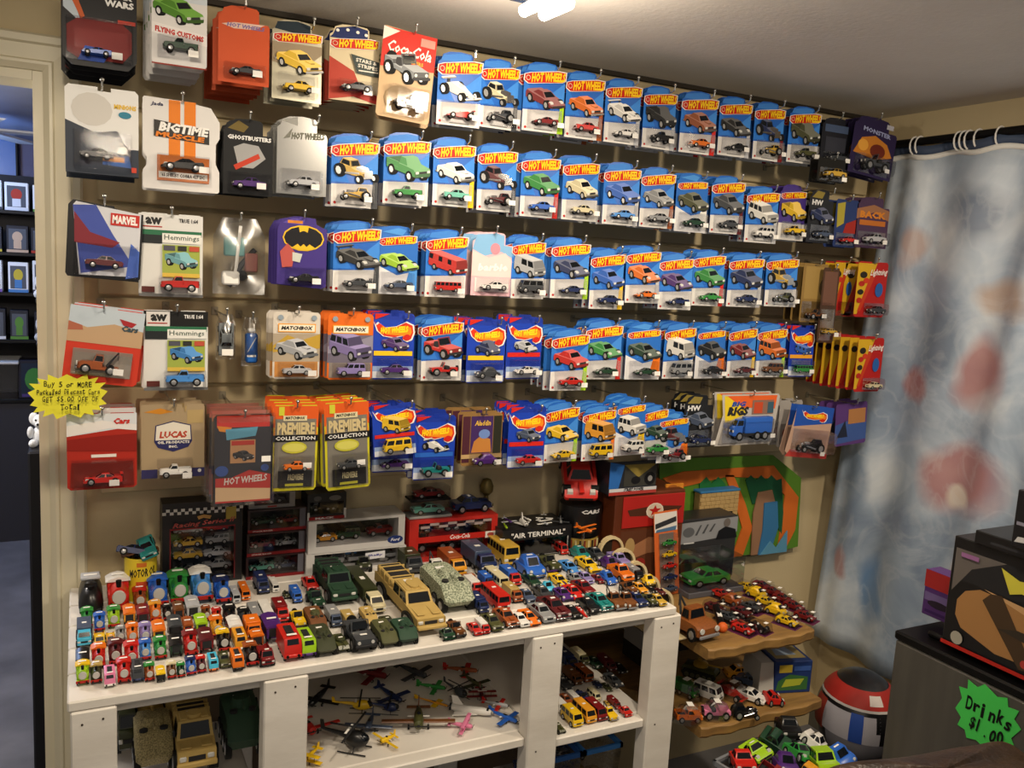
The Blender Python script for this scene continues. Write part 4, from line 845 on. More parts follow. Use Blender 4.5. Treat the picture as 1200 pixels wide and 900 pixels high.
# ---- top row
special(0, 73, -30, 161, 80, 'black pack with white block title and red blister', 0x131317, [('p', [(.02, .98), (.02, .6), (.26, .45)], 0xB8C4CE), ('p', [(.0, .9), (.25, .5), (.3, .53), (.08, .97)], 0xC25A2A), ('p', [(.06, .14), (.2, .08), (.8, .08), (.93, .2), (.93, .42), (.8, .5), (.2, .5), (.06, .42)], 0x8A2A26), ('p', [(.2, .06), (.55, .06), (.66, .2), (.3, .22)], 0x2A55B8), ('t', 'STAR', .58, .76, .94, .82, 0xE8E8E6, {'bold': .05}), ('t', 'WARS', .56, .67, .96, .745, 0xE8E8E6, {'bold': .05}), ('r', .74, .5, .98, .54, 0xB83A2A)], OCT, (.05, .06, .94, .5, .045), ('sports', 'blue', .45, .1, .4), 3, pitch=.06, Y=-.3)
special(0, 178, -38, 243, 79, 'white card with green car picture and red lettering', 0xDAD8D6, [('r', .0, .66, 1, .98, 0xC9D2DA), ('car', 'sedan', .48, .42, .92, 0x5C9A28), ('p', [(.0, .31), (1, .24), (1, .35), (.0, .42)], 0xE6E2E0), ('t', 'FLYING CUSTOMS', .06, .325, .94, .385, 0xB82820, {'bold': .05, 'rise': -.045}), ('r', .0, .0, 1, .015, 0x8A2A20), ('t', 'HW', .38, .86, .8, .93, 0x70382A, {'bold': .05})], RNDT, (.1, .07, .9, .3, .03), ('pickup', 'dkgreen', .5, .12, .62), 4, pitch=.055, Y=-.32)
special(0, 256, 8, 316, 99, 'plain orange card with a small white flame logo', 0xC2512B, [('p', [(.06, .74), (.3, .78), (.9, .8), (.7, .72), (.3, .7)], 0xD8B8A8), ('t', 'HOT WHEELS', .16, .715, .9, .77, 0x7A6A9A, {'bold': .04, 'shear': .2})], HWT, (.1, .05, .92, .26, .03), ('sports', 'dkgrey', .5, .09, .6), 5, pitch=.05, Y=-.32)
hw(0, 319, 24, 378, 119, 'zamac', 'classic', 'yellow', 'yellow', None, 'sedan', 2, -.29)
special(0, 386, 30, 444, 120, 'cream and red card with a starry navy top', 0xC9BB9A, [('p', [(.06, .84), (.12, .93), (.5, .99), (.76, .96), (.76, .8), (0, .8)], 0x1C2A5C), ('p', [(0, .56), (.5, .4), (.7, .1), (0, .0)], 0xA83A2A), ('p', [(.3, .1), (1, 0), (1, .12), (.3, .2)], 0xA83028)]+[('e', u, .93-abs(u-.4)*.12, .035, .02, 0xE6E2DA) for u in (.15, .35, .55, .72)]+logo_new(.02, .64, .98, .84)+[('p', [(.42, .62), (1, .56), (1, .36), (.55, .38)], 0x36403E), ('t', 'STARS &', .52, .53, .95, .58, 0xDDD8CC, {'bold': .03, 'rise': -.02}), ('t', 'STRIPES', .56, .46, .97, .51, 0xDDD8CC, {'bold': .03, 'rise': -.02}), ('r', .58, .41, .98, .425, 0xDDD8CC)], HWT, (.15, .1, .95, .27, .03), ('sports', 'dkgrey', .5, .11, .62), 4, pitch=.035, Y=-.28)
special(0, 445, 36, 508, 142, 'red and tan card with a silver monster truck', 0xB89A72, [('p', [(0, .99), (0, .55), (1, .6), (1, .99)], 0xBE2A1E), ('p', [(.0, .84), (.3, .97), (.0, .99)], 0xD9D5CC), ('r', .7, .86, .97, .95, 0xB8877A), ('t', 'Coca-Cola', .1, .73, .92, .86, 0xECE6DC, {'bold': .02, 'shear': .3, 'rise': -.03}), ('t', 'TOUGH RIDERS', .17, .655, .78, .695, 0xE0A83A, {'bold': .03, 'rise': -.02}), ('car', 'jeep', .5, .40, .88, 0x8C9094), ('e', .42, .22, .3, .16, 0x9C8460)], [(.04, 0), (.96, 0), (1, .03), (1, .94), (.7, .95), (.68, .90), (.55, .90), (.5, .99), (.04, 1), (0, .97), (0, .03)], (.18, .05, .92, .37, .04), ('jeep', 'silver', .58, .1, .55), 1, rot=R_(4), Y=-.30, hk=.6)
T = [(513, 61, 563, 149, 'formula', 'white', 'red', None), (562, 70, 607, 151, 'hotrod', 'cream', 'dkgrey', 'dkgrey'), (613, 73, 661, 156, 'sports', 'dkred', 'dkred', 'lime'), (663, 83, 707, 164, 'classic', 'orange', 'red', 'rust'), (709, 92, 750, 169, 'racer', 'white', 'white', 'silver'), (753, 101, 792, 175, 'pickup', 'black', 'black', 'silver'), (796, 107, 840, 181, 'classic', 'rust', 'orange', 'red'), (842, 113, 880, 184, 'sports', 'black', 'black', 'silver'), (882, 119, 920, 189, 'hotrod', 'navy', 'gold', 'dkred'), (923, 125, 960, 192, 'pickup', 'olive', 'olive', None)]
for (x0, y0, x1, y1, a, c1, c2, ac) in T: hw(0, x0, y0, x1, y1, 'hw', a, c1, c2, ac, None, 2, -.27+.0001*(x0-513))
special(0, 962, 138, 996, 196, 'charcoal card with grey lettering strip', 0x24252C, [('r', .1, .7, .9, .85, 0x4A5A78), ('r', .15, .3, .85, .6, 0x383A44)], HWT, (.1, .04, .9, .3, .03), ('sedan', 'dkgrey', .5, .08, .6), 2, Y=-.22)
special(0, 958, 186, 990, 214, 'short dark pack with a pale gold car', 0x1D1C1A, [('r', .05, .1, .95, .5, 0x2E2A20)], RNDT, (.08, .06, .92, .6, .03), ('sedan', 'gold', .5, .15, .7), 1, Y=-.3)
special(0, 998, 138, 1049, 208, 'purple card with an orange fireball picture', 0x2C2347, [('p', [(.05, .35), (.2, .62), (.5, .7), (.8, .6), (.95, .4), (.6, .3)], 0xC27A2C), ('e', .6, .45, .18, .12, 0x6A2A1C), ('e', .25, .5, .12, .1, 0xE0A040), ('t', 'MONSTER', .2, .74, .85, .82, 0x9AA0C8, {'bold': .04, 'rise': -.04}), ('r', .72, .86, .88, .94, 0xB8B8C4)], HWT, (.1, .04, .9, .34, .04), ('jeep', 'dkgrey', .5, .08, .55), 2, rot=R_(5), Y=-.25)
# ---- second row
special(1, 77, 103, 163, 205, 'white pack with navy lower half and yellow title', 0xDCDCDA, [('p', [(.0, .0), (1, 0), (1, .32), (.86, .32), (.7, .52), (.4, .48), (.0, .6)], 0x2C3442), ('e', .36, .74, .28, .19, 0xC9C6C0), ('t', 'MINIONS', .66, .77, .97, .83, 0xD8B02A, {'bold': .05}), ('e', .81, .71, .09, .04, 0x2A7A94), ('p', [(.5, .12), (.9, .1), (.86, .24), (.5, .2)], 0x3A66B0), ('r', .5, .16, .8, .22, 0xD88A3A), ('r', .9, .05, .97, .11, 0xC8402A)], RNDT, (.1, .06, .9, .5, .045), ('sedan', 'black', .42, .16, .45), 2, pitch=.07, Y=-.3, stk=(.76, .28))
special(1, 168, 118, 258, 224, 'white pack with twin orange racing stripes', 0xD6D4D2, [('r', .33, .1, .48, .99, 0xDB7A1E), ('r', .53, .1, .68, .99, 0xDB7A1E), ('t', 'Jada', .1, .90, .26, .95, 0x2A2E50, {'bold': .03, 'shear': .2}), ('p', [(.14, .76), (.86, .70), (.86, .54), (.14, .58)], 0x33302E), ('t', 'BIGTIME', .2, .64, .86, .745, 0xE8E6E2, {'bold': .05, 'shear': .2, 'rise': -.02}), ('t', 'MUSCLE', .16, .575, .8, .635, 0xDB7A1E, {'bold': .05, 'shear': .1, 'rise': -.02}), ('r', .18, .1, .86, .38, 0xC86F2C), ('r', .2, .13, .84, .2, 0xE2DED6), ('t', "'65 SHELBY COBRA 427 S/C", .23, .145, .8, .185, 0x2A2A2A, {'bold': .03})], NOTCH, (.18, .1, .86, .40, .04), ('sports', 'black', .5, .21, .55), 1, pitch=.08, Y=-.3, stk=(.77, .24))
special(1, 262, 140, 320, 229, 'black card with white title and a violet car', 0x17181A, [('p', [(.08, .86), (.3, .97), (.5, .9), (.4, .82)], 0x6A5A2A), ('t', 'GHOSTBUSTERS', .08, .72, .96, .78, 0xE2E2E0, {'bold': .04}), ('p', [(.2, .62), (.4, .68), (.7, .66), (.85, .5), (.6, .36), (.3, .36)], 0x9A9A9A), ('p', [(.2, .38), (.7, .56), (.74, .5), (.25, .32)], 0xB83A24)], HWT, (.08, .03, .94, .3, .035), ('sedan', 'purple', .5, .07, .66), 3, Y=-.28, pitch=.03)
hw(1, 324, 137, 384, 229, 'silver', 'sedan', 'silver', 'silver', None, None, 3, -.28, what='plain silver foil card with a chrome car')
T = [(389, 157, 443, 243, 'hw', 'hotrod', 'gold', 'gold', 'dkgrey'), (450, 156, 502, 240, 'hw', 'pickup', 'green', 'green', None), (508, 161, 556, 242, 'hw', 'classic', 'white', 'mint', 'yellow'), (560, 168, 605, 248, 'hw', 'hotrod', 'maroon', 'maroon', 'dkgrey'), (610, 177, 655, 255, 'hw', 'sedan', 'green', 'blue', 'red'), (658, 182, 702, 259, 'hw', 'classic', 'cream', 'cream', None), (707, 190, 749, 264, 'hw', 'sedan', 'blue', 'sky', 'silver'), (751, 196, 789, 267, 'hw', 'classic', 'grey', 'grey', 'rust'), (791, 203, 830, 272, 'hw5', 'sedan', 'olive', 'dkgreen', 'white'), (832, 206, 872, 274, 'hw', 'sedan', 'dkgrey', 'dkgrey', 'maroon'), (874, 218, 911, 285, 'hw', 'suv', 'white', 'white', 'silver')]
for (x0, y0, x1, y1, k, a, c1, c2, ac) in T: hw(1, x0, y0, x1, y1, k, a, c1, c2, ac, None, 2, -.275+.00012*(x0-389))
hw(1, 912, 216, 945, 282, 'purple', 'pickup', 'yellow', 'yellow', None, None, 2, -.22)
hw(1, 946, 223, 976, 284, 'dark', 'sedan', 'navy', 'slate', None, None, 2, -.23)
special(1, 978, 234, 1004, 290, 'narrow blue and red card with yellow corner', 0x2A3A6A, [('p', [(.05, .9), (.4, .95), (.4, .5), (.1, .4)], 0xA89A3A), ('p', [(.4, .3), (.95, .3), (.95, .6), (.5, .5)], 0x9A2A22)], RNDT, (.1, .04, .9, .3, .03), ('sedan', 'red', .5, .08, .6), 1, Y=-.22)
special(1, 1003, 231, 1041, 291, 'violet and orange card beside the curtain', 0x4A3550, [('p', [(.0, .55), (.5, .7), (1, .55), (1, .75), (.5, .85), (0, .75)], 0x9A6A4A), ('t', 'BACK', .1, .58, .9, .72, 0xD0802A, {'bold': .05}), ('r', .1, .44, .9, .54, 0xB86A2A)], HWT, (.08, .04, .94, .32, .03), ('sedan', 'silver', .5, .08, .6), 2, Y=-.22)
# ---- third row
special(2, 79, 238, 167, 327, 'tilted black edged pack with a red title box', 0x151519, [('p', [(.06, .93), (.1, .98), (.97, .9), (.97, .06), (.18, .03)], 0xC9CBD2), ('p', [(.06, .93), (.36, .96), (.6, .6), (.9, .2), (.2, .05)], 0x3E4FA0), ('p', [(.08, .85), (.3, .6), (.7, .5), (.6, .42), (.1, .45)], 0x7A2430), ('p', [(.8, .02), (.97, .06), (.97, .4), (.85, .5)], 0x4A6AC0), ('r', .56, .72, .95, .88, 0xB82A24), ('t', 'MARVEL', .585, .745, .925, .855, 0xEDE8E4, {'bold': .05})], [(.03, 0), (.97, 0), (1, .04), (1, .9), (.62, .92), (.6, .97), (.44, .97), (.06, 1), (0, .93), (0, .04)], (.1, .03, .95, .46, .045), ('sedan', 'maroon', .5, .14, .5), 2, rot=R_(3), pitch=.05, Y=-.3, stk=None)
def hemm(row, x0, y0, x1, y1, c, cn, top):
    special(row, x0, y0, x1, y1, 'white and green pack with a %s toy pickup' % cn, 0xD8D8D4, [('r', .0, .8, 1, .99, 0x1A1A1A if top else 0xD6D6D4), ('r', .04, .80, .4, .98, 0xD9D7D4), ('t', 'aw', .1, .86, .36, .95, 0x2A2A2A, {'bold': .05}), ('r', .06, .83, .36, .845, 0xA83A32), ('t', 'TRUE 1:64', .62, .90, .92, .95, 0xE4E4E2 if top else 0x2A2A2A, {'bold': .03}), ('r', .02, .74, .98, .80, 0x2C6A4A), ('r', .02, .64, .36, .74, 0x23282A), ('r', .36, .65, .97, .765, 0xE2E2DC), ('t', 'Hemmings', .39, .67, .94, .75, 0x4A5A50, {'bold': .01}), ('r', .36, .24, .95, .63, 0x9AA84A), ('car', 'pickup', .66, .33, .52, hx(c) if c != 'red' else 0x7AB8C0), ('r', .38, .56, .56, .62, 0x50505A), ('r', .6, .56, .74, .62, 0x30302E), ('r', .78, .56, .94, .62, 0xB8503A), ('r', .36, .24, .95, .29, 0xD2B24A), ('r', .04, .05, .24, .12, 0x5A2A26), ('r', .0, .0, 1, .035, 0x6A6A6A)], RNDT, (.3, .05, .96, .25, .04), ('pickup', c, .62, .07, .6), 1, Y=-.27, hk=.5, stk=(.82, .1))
hemm(2, 163, 251, 238, 348, 'red', 'red', False)
T = [(391, 259, 444, 343, 'hw', 'racer', 'black', 'dkgrey', 'dkgrey'), (444, 266, 487, 344, 'hw5', 'sports', 'lime', 'slate', 'sky'), (499, 269, 546, 348, 'hw', 'bus', 'red', 'red', None)]
for (x0, y0, x1, y1, k, a, c1, c2, ac) in T: hw(2, x0, y0, x1, y1, k, a, c1, c2, ac, None, 3, -.27)
special(2, 325, 254, 383, 338, 'purple card with a yellow and black bat emblem', 0x3F307C, [('p', [(.1, .9), (.3, .97), (.55, .97), (.5, .88)], 0x5A4AA0), ('r', .2, .9, .5, .94, 0xD08030), ('e', .52, .70, .42, .18, 0xE0B428), ('e', .52, .70, .39, .16, 0x15151A), ('p', [(.42, .86), (.44, .78), (.5, .8), (.54, .8), (.6, .78), (.62, .86), (.54, .875), (.5, .875)], 0xE0B428), ('p', [(.3, .57), (.4, .62), (.46, .58), (.52, .62), (.58, .58), (.64, .62), (.76, .57), (.65, .54), (.4, .54)], 0xE0B428), ('p', [(.05, .5), (.2, .62), (.35, .5), (.3, .3), (.1, .28)], 0xB0504A), ('p', [(.3, .5), (.5, .48), (.45, .36), (.3, .38)], 0xC0C4BC)], [(.0, .05), (.9, .0), (1, .03), (1, .84), (.9, .86), (.78, .9), (.76, .98), (.4, 1), (.1, .95), (.02, .85), (0, .8)], (.15, .05, .95, .3, .03), ('sports', 'black', .5, .08, .6), 3, Y=-.28, stk=(.74, .11))
special(2, 553, 272, 601, 347, 'pale pink card with white script title', 0xE3B6BE, [('p', [(.05, .85), (.1, .95), (.6, .98), (.76, .95), (.76, .8), (1, .78), (1, .6), (.7, .7), (.3, .62), (0, .72)], 0x7FB0D8), ('p', [(.0, .7), (.4, .6), (.8, .68), (1, .55), (1, .3), (0, .3)], 0xEBC9C6), ('e', .55, .74, .12, .09, 0xD88A98), ('t', 'barbie', .14, .38, .88, .5, 0xF4E4E2, {'bold': .04, 'shear': .15, 'rise': .02}), ('r', .08, .06, .92, .28, 0xE8DAD8)], HWT, (.12, .06, .9, .28, .03), ('sports', 'white', .5, .09, .62), 2, Y=-.265, stk=None)
T = [(601, 277, 637, 349, 'hw', 'van', 'silver', 'dkgrey', None), (646, 279, 690, 349, 'hw', 'sports', 'navy', 'navy', 'lime'), (691, 291, 731, 362, 'hw', 'sedan', 'blue', 'navy', 'yellow'), (732, 289, 775, 354, 'hw', 'sports', 'orange', 'orange', 'silver'), (773, 297, 811, 362, 'hw', 'sports', 'purple', 'navy', None), (812, 293, 848, 358, 'hw', 'sedan', 'green', 'green', 'red'), (852, 297, 893, 359, 'hw', 'sedan', 'navy', 'navy', 'silver'), (896, 297, 936, 359, 'hw', 'hotrod', 'gold', 'olive', None)]
for (x0, y0, x1, y1, k, a, c1, c2, ac) in T: hw(2, x0, y0, x1, y1, k, a, c1, c2, ac, None, 2, -.265+.00012*(x0-601))
special(2, 939, 309, 968, 378, 'tan carded pack with a dark blister below the rail', 0x8A6E3C, [('p', [(.1, .4), (.9, .4), (.9, .95), (.1, .95)], 0x9C8048), ('e', .85, .6, .16, .15, 0x5A4A30)], RNDT, (.05, .02, .95, .36, .05), ('jeep', 'brown', .5, .06, .6), 2, Y=-.22)
special(2, 961, 314, 980, 402, 'long narrow brown pack hanging beside the red cards', 0x4A3426, [('r', .1, .5, .9, .95, 0x6A4A3C), ('r', .1, .1, .9, .45, 0x6A5220)], RNDT, (.08, .03, .92, .45, .04), ('sedan', 'gold', .5, .12, .7), 1, Y=-.24)
KEL = [('p', [(.0, .97), (.62, .97), (.1, .05), (.0, .05)], 0xC9A024), ('p', [(.45, .8), (.62, .8), (.2, .1), (.1, .1)], 0xB83A1E), ('e', .2, .76, .12, .06, 0x2A241C), ('e', .16, .6, .1, .05, 0xA8281E), ('e', .3, .66, .1, .05, 0xC23A22), ('e', .14, .45, .1, .05, 0x2A241C), ('e', .12, .3, .09, .05, 0xA8281E), ('t', 'Lightning', .40, .72, .97, .86, 0xEDE2DC, {'bold': .02, 'shear': .3, 'rise': .03}), ('e', .74, .5, .13, .13, 0x2A5AA0)]
special(2, 1003, 307, 1038, 372, 'red and yellow card with script title beside the curtain', 0xA8201E, KEL, RNDT, (.3, .04, .96, .26, .03), ('sedan', 'dkgrey', .6, .07, .5), 2, Y=-.24, pitch=.05, stk=None)
special(2, 976, 306, 1000, 370, 'red and yellow card half hidden by its twin', 0xA8201E, KEL, RNDT, (.3, .04, .96, .26, .03), None, 1, Y=-.19, pitch=.04, stk=None)
def bag(row, x0, y0, x1, y1, desc, items, Y=-.2):
    c, W, H = frame(x0, y0, x1, y1, Y); r = empty('bagged_toy', (c.x, Y, c.z-H/2), 0, '%s on its hook, %s hook row' % (desc, ROWN[row]), 'bagged toy', HG)
    m = MB(); n = 9; rn_ = random.Random(int(x0)); P = []
    for s in (-1, 1):
        for j in range(n):
            for i in range(n): u, v = i/(n-1), j/(n-1); e = math.sin(u*math.pi)*math.sin(v*math.pi); P.append(((u-.5)*W*(1 if v < .75 else 1-(v-.75)*1.4), s*.022*e+rn_.uniform(-.003, .003), v*H))
    for s in (0, 1):
        for j in range(n-1):
            for i in range(n-1): a = s*n*n+j*n+i; m.mesh_([], [], BAG); m.f.append([a, a+1, a+n+1, a+n]); m.m.append(0)
    m.v = [Vector(p) for p in P]; m.build('bag', r, smooth=30, recalc=False); mm = MB(); items(mm, W, H); mm.build('contents', r, color=0x6E7478)
    hook(c.x, c.z+H*.46, Y, desc, row)
def it1(m, W, H):
    m.cbox(-.04*W/.12, -.012, .02, .0, .012, .05, .004, WHT); m.tube([(-.2*W, 0, .1*H), (.05*W, 0, .4*H), (.3*W, 0, .6*H)], .006, 6, DGREY); m.cbox(-.3*W, -.006, .5*H, .1*W, .006, .75*H, .003, mat(0x5E9A9A)); m.sph((.05*W, 0, .25*H), .012, TYRE, 8, 6); m.cbox(.1*W, -.008, .3*H, .35*W, .008, .55*H, .003, mat(0xA06A62)); m.tube([(-.1*W, 0, .1*H), (0, -.01, .9*H)], .004, 5, WHT)
bag(2, 250, 256, 311, 345, 'clear bag of white, teal and black toy pieces', it1, -.22)
bag(3, 253, 368, 276, 421, 'small bag holding a grey toy car', lambda m, W, H: (m.add(joined('sedan'), Matrix.Translation((0, .008, H*.45)) @ Matrix.Rotation(R_(90), 4, 'X') @ Matrix.Scale(.075, 4)), m.box(-.012, -.03, .012, .012, -.029, .026, STK)), -.2)
bag(3, 283, 372, 306, 429, 'small bag holding a bright blue toy', lambda m, W, H: (m.cbox(-W*.3, -.012, .008, W*.3, .012, H*.68, .004, mat(0x2465B8)), m.box(-W*.25, -.0125, H*.2, W*.2, -.012, H*.24, WHT), m.poly([(-W*.25, -.0126, H*.3), (-W*.2, -.0126, H*.3), (W*.22, -.0126, H*.6), (W*.17, -.0126, H*.6)], WHT), m.cbox(-W*.2, -.01, H*.7, W*.2, .01, H*.78, .003, WHT)), -.2)
# ---- fourth row
special(3, 78, 361, 166, 450, 'tilted red and sky blue card with tow truck', 0xC43A28, [('p', [(0, .52), (1, .52), (1, .99), (0, .99)], 0xB8C4CE), ('p', [(0, .52), (1, .52), (1, .74), (.6, .8), (.25, .72), (0, .78)], 0xB99A78), ('p', [(.0, .78), (.18, .74), (.2, .68), (0, .66)], 0xA8624A), ('p', [(.66, .88), (.9, .84), (.84, .78), (.72, .8)], 0xA02A2E), ('t', 'Cars', .70, .72, .93, .80, 0x3A4A52, {'bold': .05, 'shear': .2}), ('r', .1, .1, .9, .44, 0x9C9488)], RNDT, (.1, .1, .9, .44, .045), ('tow', 'rust', .45, .14, .55), 1, rot=R_(7), Y=-.3, stk=(.72, .2))
hemm(3, 169, 364, 244, 457, 'sky', 'sky blue', True)
def mbx(row, x0, y0, x1, y1, base, art, ac, desc):
    special(row, x0, y0, x1, y1, desc, base, [('r', .04, .03, .96, .26, 0xC88A4A if base != 0xDD6A22 else 0x8A8078), ('r', .0, .26, 1, .68, 0xA89A86 if base != 0xDD6A22 else 0x6A6474), ('p', [(0, .5), (.3, .66), (.6, .58), (1, .68), (1, .46), (0, .4)], 0xB8963A if base != 0xDD6A22 else 0x8A8698), ('car', art, .5, .28, .94, hx(ac)), ('r', .1, .70, .9, .83, 0xE49A2C), ('r', .12, .715, .88, .815, 0xEDE3CC), ('t', 'MATCHBOX', .16, .735, .84, .795, 0x18181C, {'bold': .05, 'shear': .25}), ('e', .15, .92, .06, .04, 0x8A98A4), ('e', .86, .92, .06, .04, 0x8A98A4)], RNDT, (.1, .04, .92, .26, .03), ('sedan' if art == 'classic' else 'suv', ac, .48, .07, .6), 3, Y=-.27, pitch=.03, stk=(.78, .11))
mbx(3, 320, 366, 375, 444, 0xD0C8BC, 'classic', 'silver', 'pale orange edged card with a silver car')
mbx(3, 384, 368, 437, 445, 0xDD6A22, 'suv', 'lilac', 'orange card with a lilac car picture')
hw(3, 438, 369, 484, 443, 'old', 'sedan', 'purple', 'purple', 'yellow', None, 3, -.27)
T = [(495, 371, 541, 445, 'hw', 'jeep', 'red', 'red', None), (547, 375, 592, 448, 'old', 'bug', 'navy', 'dkgrey', 'yellow'), (593, 373, 635, 443, 'old', 'sports', 'silver', 'white', 'red'), (646, 384, 688, 458, 'hw', 'sedan', 'red', 'red', 'lime'), (687, 375, 728, 444, 'hw', 'sports', 'green', 'dkgreen', 'red'), (734, 378, 774, 444, 'hw5', 'sports', 'dkgreen', 'dkgreen', 'orange'), (777, 378, 813, 443, 'hw', 'van', 'white', 'grey', None), (814, 379, 851, 443, 'hw5', 'sedan', 'black', 'black', 'orange'), (852, 379, 886, 442, 'hw', 'sports', 'dkred', 'maroon', 'yellow'), (887, 379, 920, 442, 'hw', 'suv', 'orange', 'brown', 'lime'), (927, 382, 952, 441, 'old', 'bus', 'blue', 'green', 'amber')]
for (x0, y0, x1, y1, k, a, c1, c2, ac) in T: hw(3, x0, y0, x1, y1, k, a, c1, c2, ac, None, 3 if x0 in (646, 547) else 2, -.27+.00012*(x0-495))
special(3, 1003, 396, 1033, 459, 'red and yellow card fronting the fanned stack', 0xA8201E, KEL, RNDT, (.3, .04, .96, .26, .03), ('sedan', 'cream', .6, .07, .5), 6, Y=-.30, pitch=.034, stk=None)
# ---- bottom row
special(4, 79, 484, 161, 573, 'red and white card with a red racing car', 0xA92C20, [('p', [(0, .7), (1, .82), (1, .99), (0, .99)], 0xD2D6DA), ('p', [(0, .7), (.6, .8), (1, .76), (1, .84), (.5, .9), (0, .84)], 0xE2DEDC), ('p', [(0, .52), (1, .48), (1, .72), (.5, .7), (0, .66)], 0x8A2018), ('r', .34, .42, .7, .46, 0xE2DCD6), ('t', 'Cars', .66, .85, .9, .93, 0xC02A20, {'bold': .05, 'shear': .2}), ('p', [(.04, .04), (.96, .04), (.94, .36), (.06, .36)], 0x7A241A)], RNDT, (.06, .04, .96, .4, .045), ('racer', 'red', .5, .09, .56), 2, Y=-.29, stk=(.66, .12), pitch=.06)
special(4, 166, 474, 240, 560, 'tan card with a red, white and navy shield', 0xA38F70, [('p', [(.04, .9), (.3, .95), (.5, .9), (.3, .87)], 0xC8842A), ('r', .72, .74, .98, .92, 0xB09868), ('p', [(.22, .72), (.5, .78), (.78, .72), (.8, .5), (.74, .42), (.5, .36), (.26, .42), (.2, .5)], 0x2C2C5A), ('p', [(.235, .71), (.5, .765), (.765, .71), (.78, .52), (.22, .52)], 0xDDD6C8), ('t', 'LUCAS', .28, .545, .72, .64, 0xB0402A, {'bold': .05, 'shear': .15}), ('t', 'OIL PRODUCTS', .25, .47, .76, .51, 0xE0DCD4, {'bold': .04}), ('t', 'INC.', .43, .415, .57, .45, 0xE0DCD4, {'bold': .04}), ('r', .0, .01, .25, .13, 0x33305A), ('r', .78, .01, 1, .13, 0x33305A), ('e', .92, .09, .03, .025, 0xC8C8C8)], [(.0, 0), (1, 0), (1, .96), (.98, 1), (.72, 1), (.7, .9), (.66, .88), (.64, 1), (.02, 1), (0, .97)], (.24, .03, .8, .28, .045), ('pickup', 'white', .52, .04, .5), 2, Y=-.28, stk=(.7, .07), pitch=.05)
clamp_, Wc, Hc = special(4, 250, 486, 320, 590, 'clear clamshell with red and yellow insert', 0x35343A, [('p', [(.06, .99), (.94, .99), (.94, .86), (.06, .86)], 0xC8342A), ('p', [(.06, .88), (.3, .86), (.3, .80), (.1, .82)], 0xE0902A), ('p', [(.2, .84), (.74, .86), (.7, .76), (.22, .72)], 0x5FA8C8), ('r', .28, .46, .7, .72, 0xC89A6A), ('r', .3, .66, .68, .71, 0xC03A2A), ('car', 'sedan', .5, .48, .36, 0x33302E), ('p', [(.04, .02), (.96, .02), (.96, .32), (.6, .38), (.3, .30), (.04, .30)], 0xC33328), ('p', [(.04, .04), (.96, .04), (.96, .16), (.04, .2)], 0xE6C79A), ('t', 'HOT WHEELS', .18, .22, .9, .30, 0xE8E2DC, {'bold': .03, 'shear': .1, 'rise': .03}), ('e', .14, .38, .11, .06, 0x3A5AA8), ('e', .86, .4, .07, .04, 0x3A5AA8)], RNDT, None, None, 0, Y=-.33, stk=(.84, .53), name='clamshell_pack')
c, W, H = frame(246, 482, 322, 592, -.33)
m = MB(); m.add(blister_mb(Wc*1.06, Hc*1.02, .03, CLAM)); m.build('shell', clamp_, (0, -.0001, -Hc*.01), smooth=20)
for k in range(1, 4):
    o = empty('clamshell_pack', (c.x, -.329+k*.045, c.z-H/2), 0, '%s, bottom hook row' % ('clear clamshell shell around the red and yellow insert', 'first clear clamshell behind the red and yellow one', 'second clear clamshell behind the red and yellow one', 'third clear clamshell behind the red and yellow one')[k], 'toy pack', HG)
    m = MB(); m.add(blister_mb(W, H, .03, CLAM)); m.build('shell', o, smooth=20)
    if k: m = MB(); m.box(-W*.42, -.003, .004, W*.42, -.002, H*.3, mat(0xB84A3A)); m.box(-W*.42, -.003, H*.86, W*.42, -.002, H*.97, mat(0xC86A5A)); m.box(-W*.42, -.0025, H*.3, W*.42, -.0015, H*.86, mat(0x3A363A)); m.build('insert', o, smooth=0)
def prem(x0, y0, x1, y1, rot, c, desc):
    special(4, x0, y0, x1, y1, desc, 0xC9C22E, [('p', [(0, .74), (1, .74), (1, .99), (0, .99)], 0xD65A22), ('p', [(0, .62), (.05, .8), (.95, .8), (1, .62)], 0xD88A26), ('r', .05, .04, .95, .84, 0x77736A), ('r', .12, .88, .24, .98, 0xC8C83A), ('r', .22, .82, .74, .88, 0xD9CFA8), ('t', 'MATCHBOX', .26, .835, .7, .87, 0x2A2A2A, {'bold': .04, 'shear': .2}), ('t', 'PREMIERE', .09, .66, .92, .80, 0xC9B88A, {'bold': .05}), ('r', 0, .58, 1, .655, 0x17171A), ('t', 'COLLECTION', .06, .595, .94, .64, 0xDCDCD8, {'bold': .03}), ('e', .48, .51, .28, .07, 0xB8B43A), ('e', .48, .51, .24, .05, 0xCBC760), ('r', .14, .05, .9, .24, 0x2A2A2C), ('t', 'PREMIERE', .36, .13, .7, .2, 0xC2B890, {'bold': .04}), ('r', .3, .06, .7, .09, 0xB4B03A)], RNDT, (.14, .05, .92, .42, .035), ('sedan', c, .5, .26, .55), 4, rot=rot, Y=-.32, pitch=.03, stk=(.72, .33))
prem(319, 475, 372, 575, R_(1), 'orange', 'orange and yellow banded card with bronze car')
prem(381, 471, 433, 573, R_(-3), 'dkgrey', 'tilted orange and yellow banded card with black car')
hw(4, 436, 478, 486, 552, 'old', 'suv', 'white', 'purple', 'silver', 'sports', 3, -.28)
hw(4, 440, 481, 489, 526, 'old', 'van', 'yellow', 'yellow', 'red', None, 0, -.33, rot=R_(-4), what='short dark blue card with a yellow toy van')
hw(4, 485, 488, 532, 561, 'old', 'formula', 'white', 'teal', 'blue', 'jeep', 3, -.30)
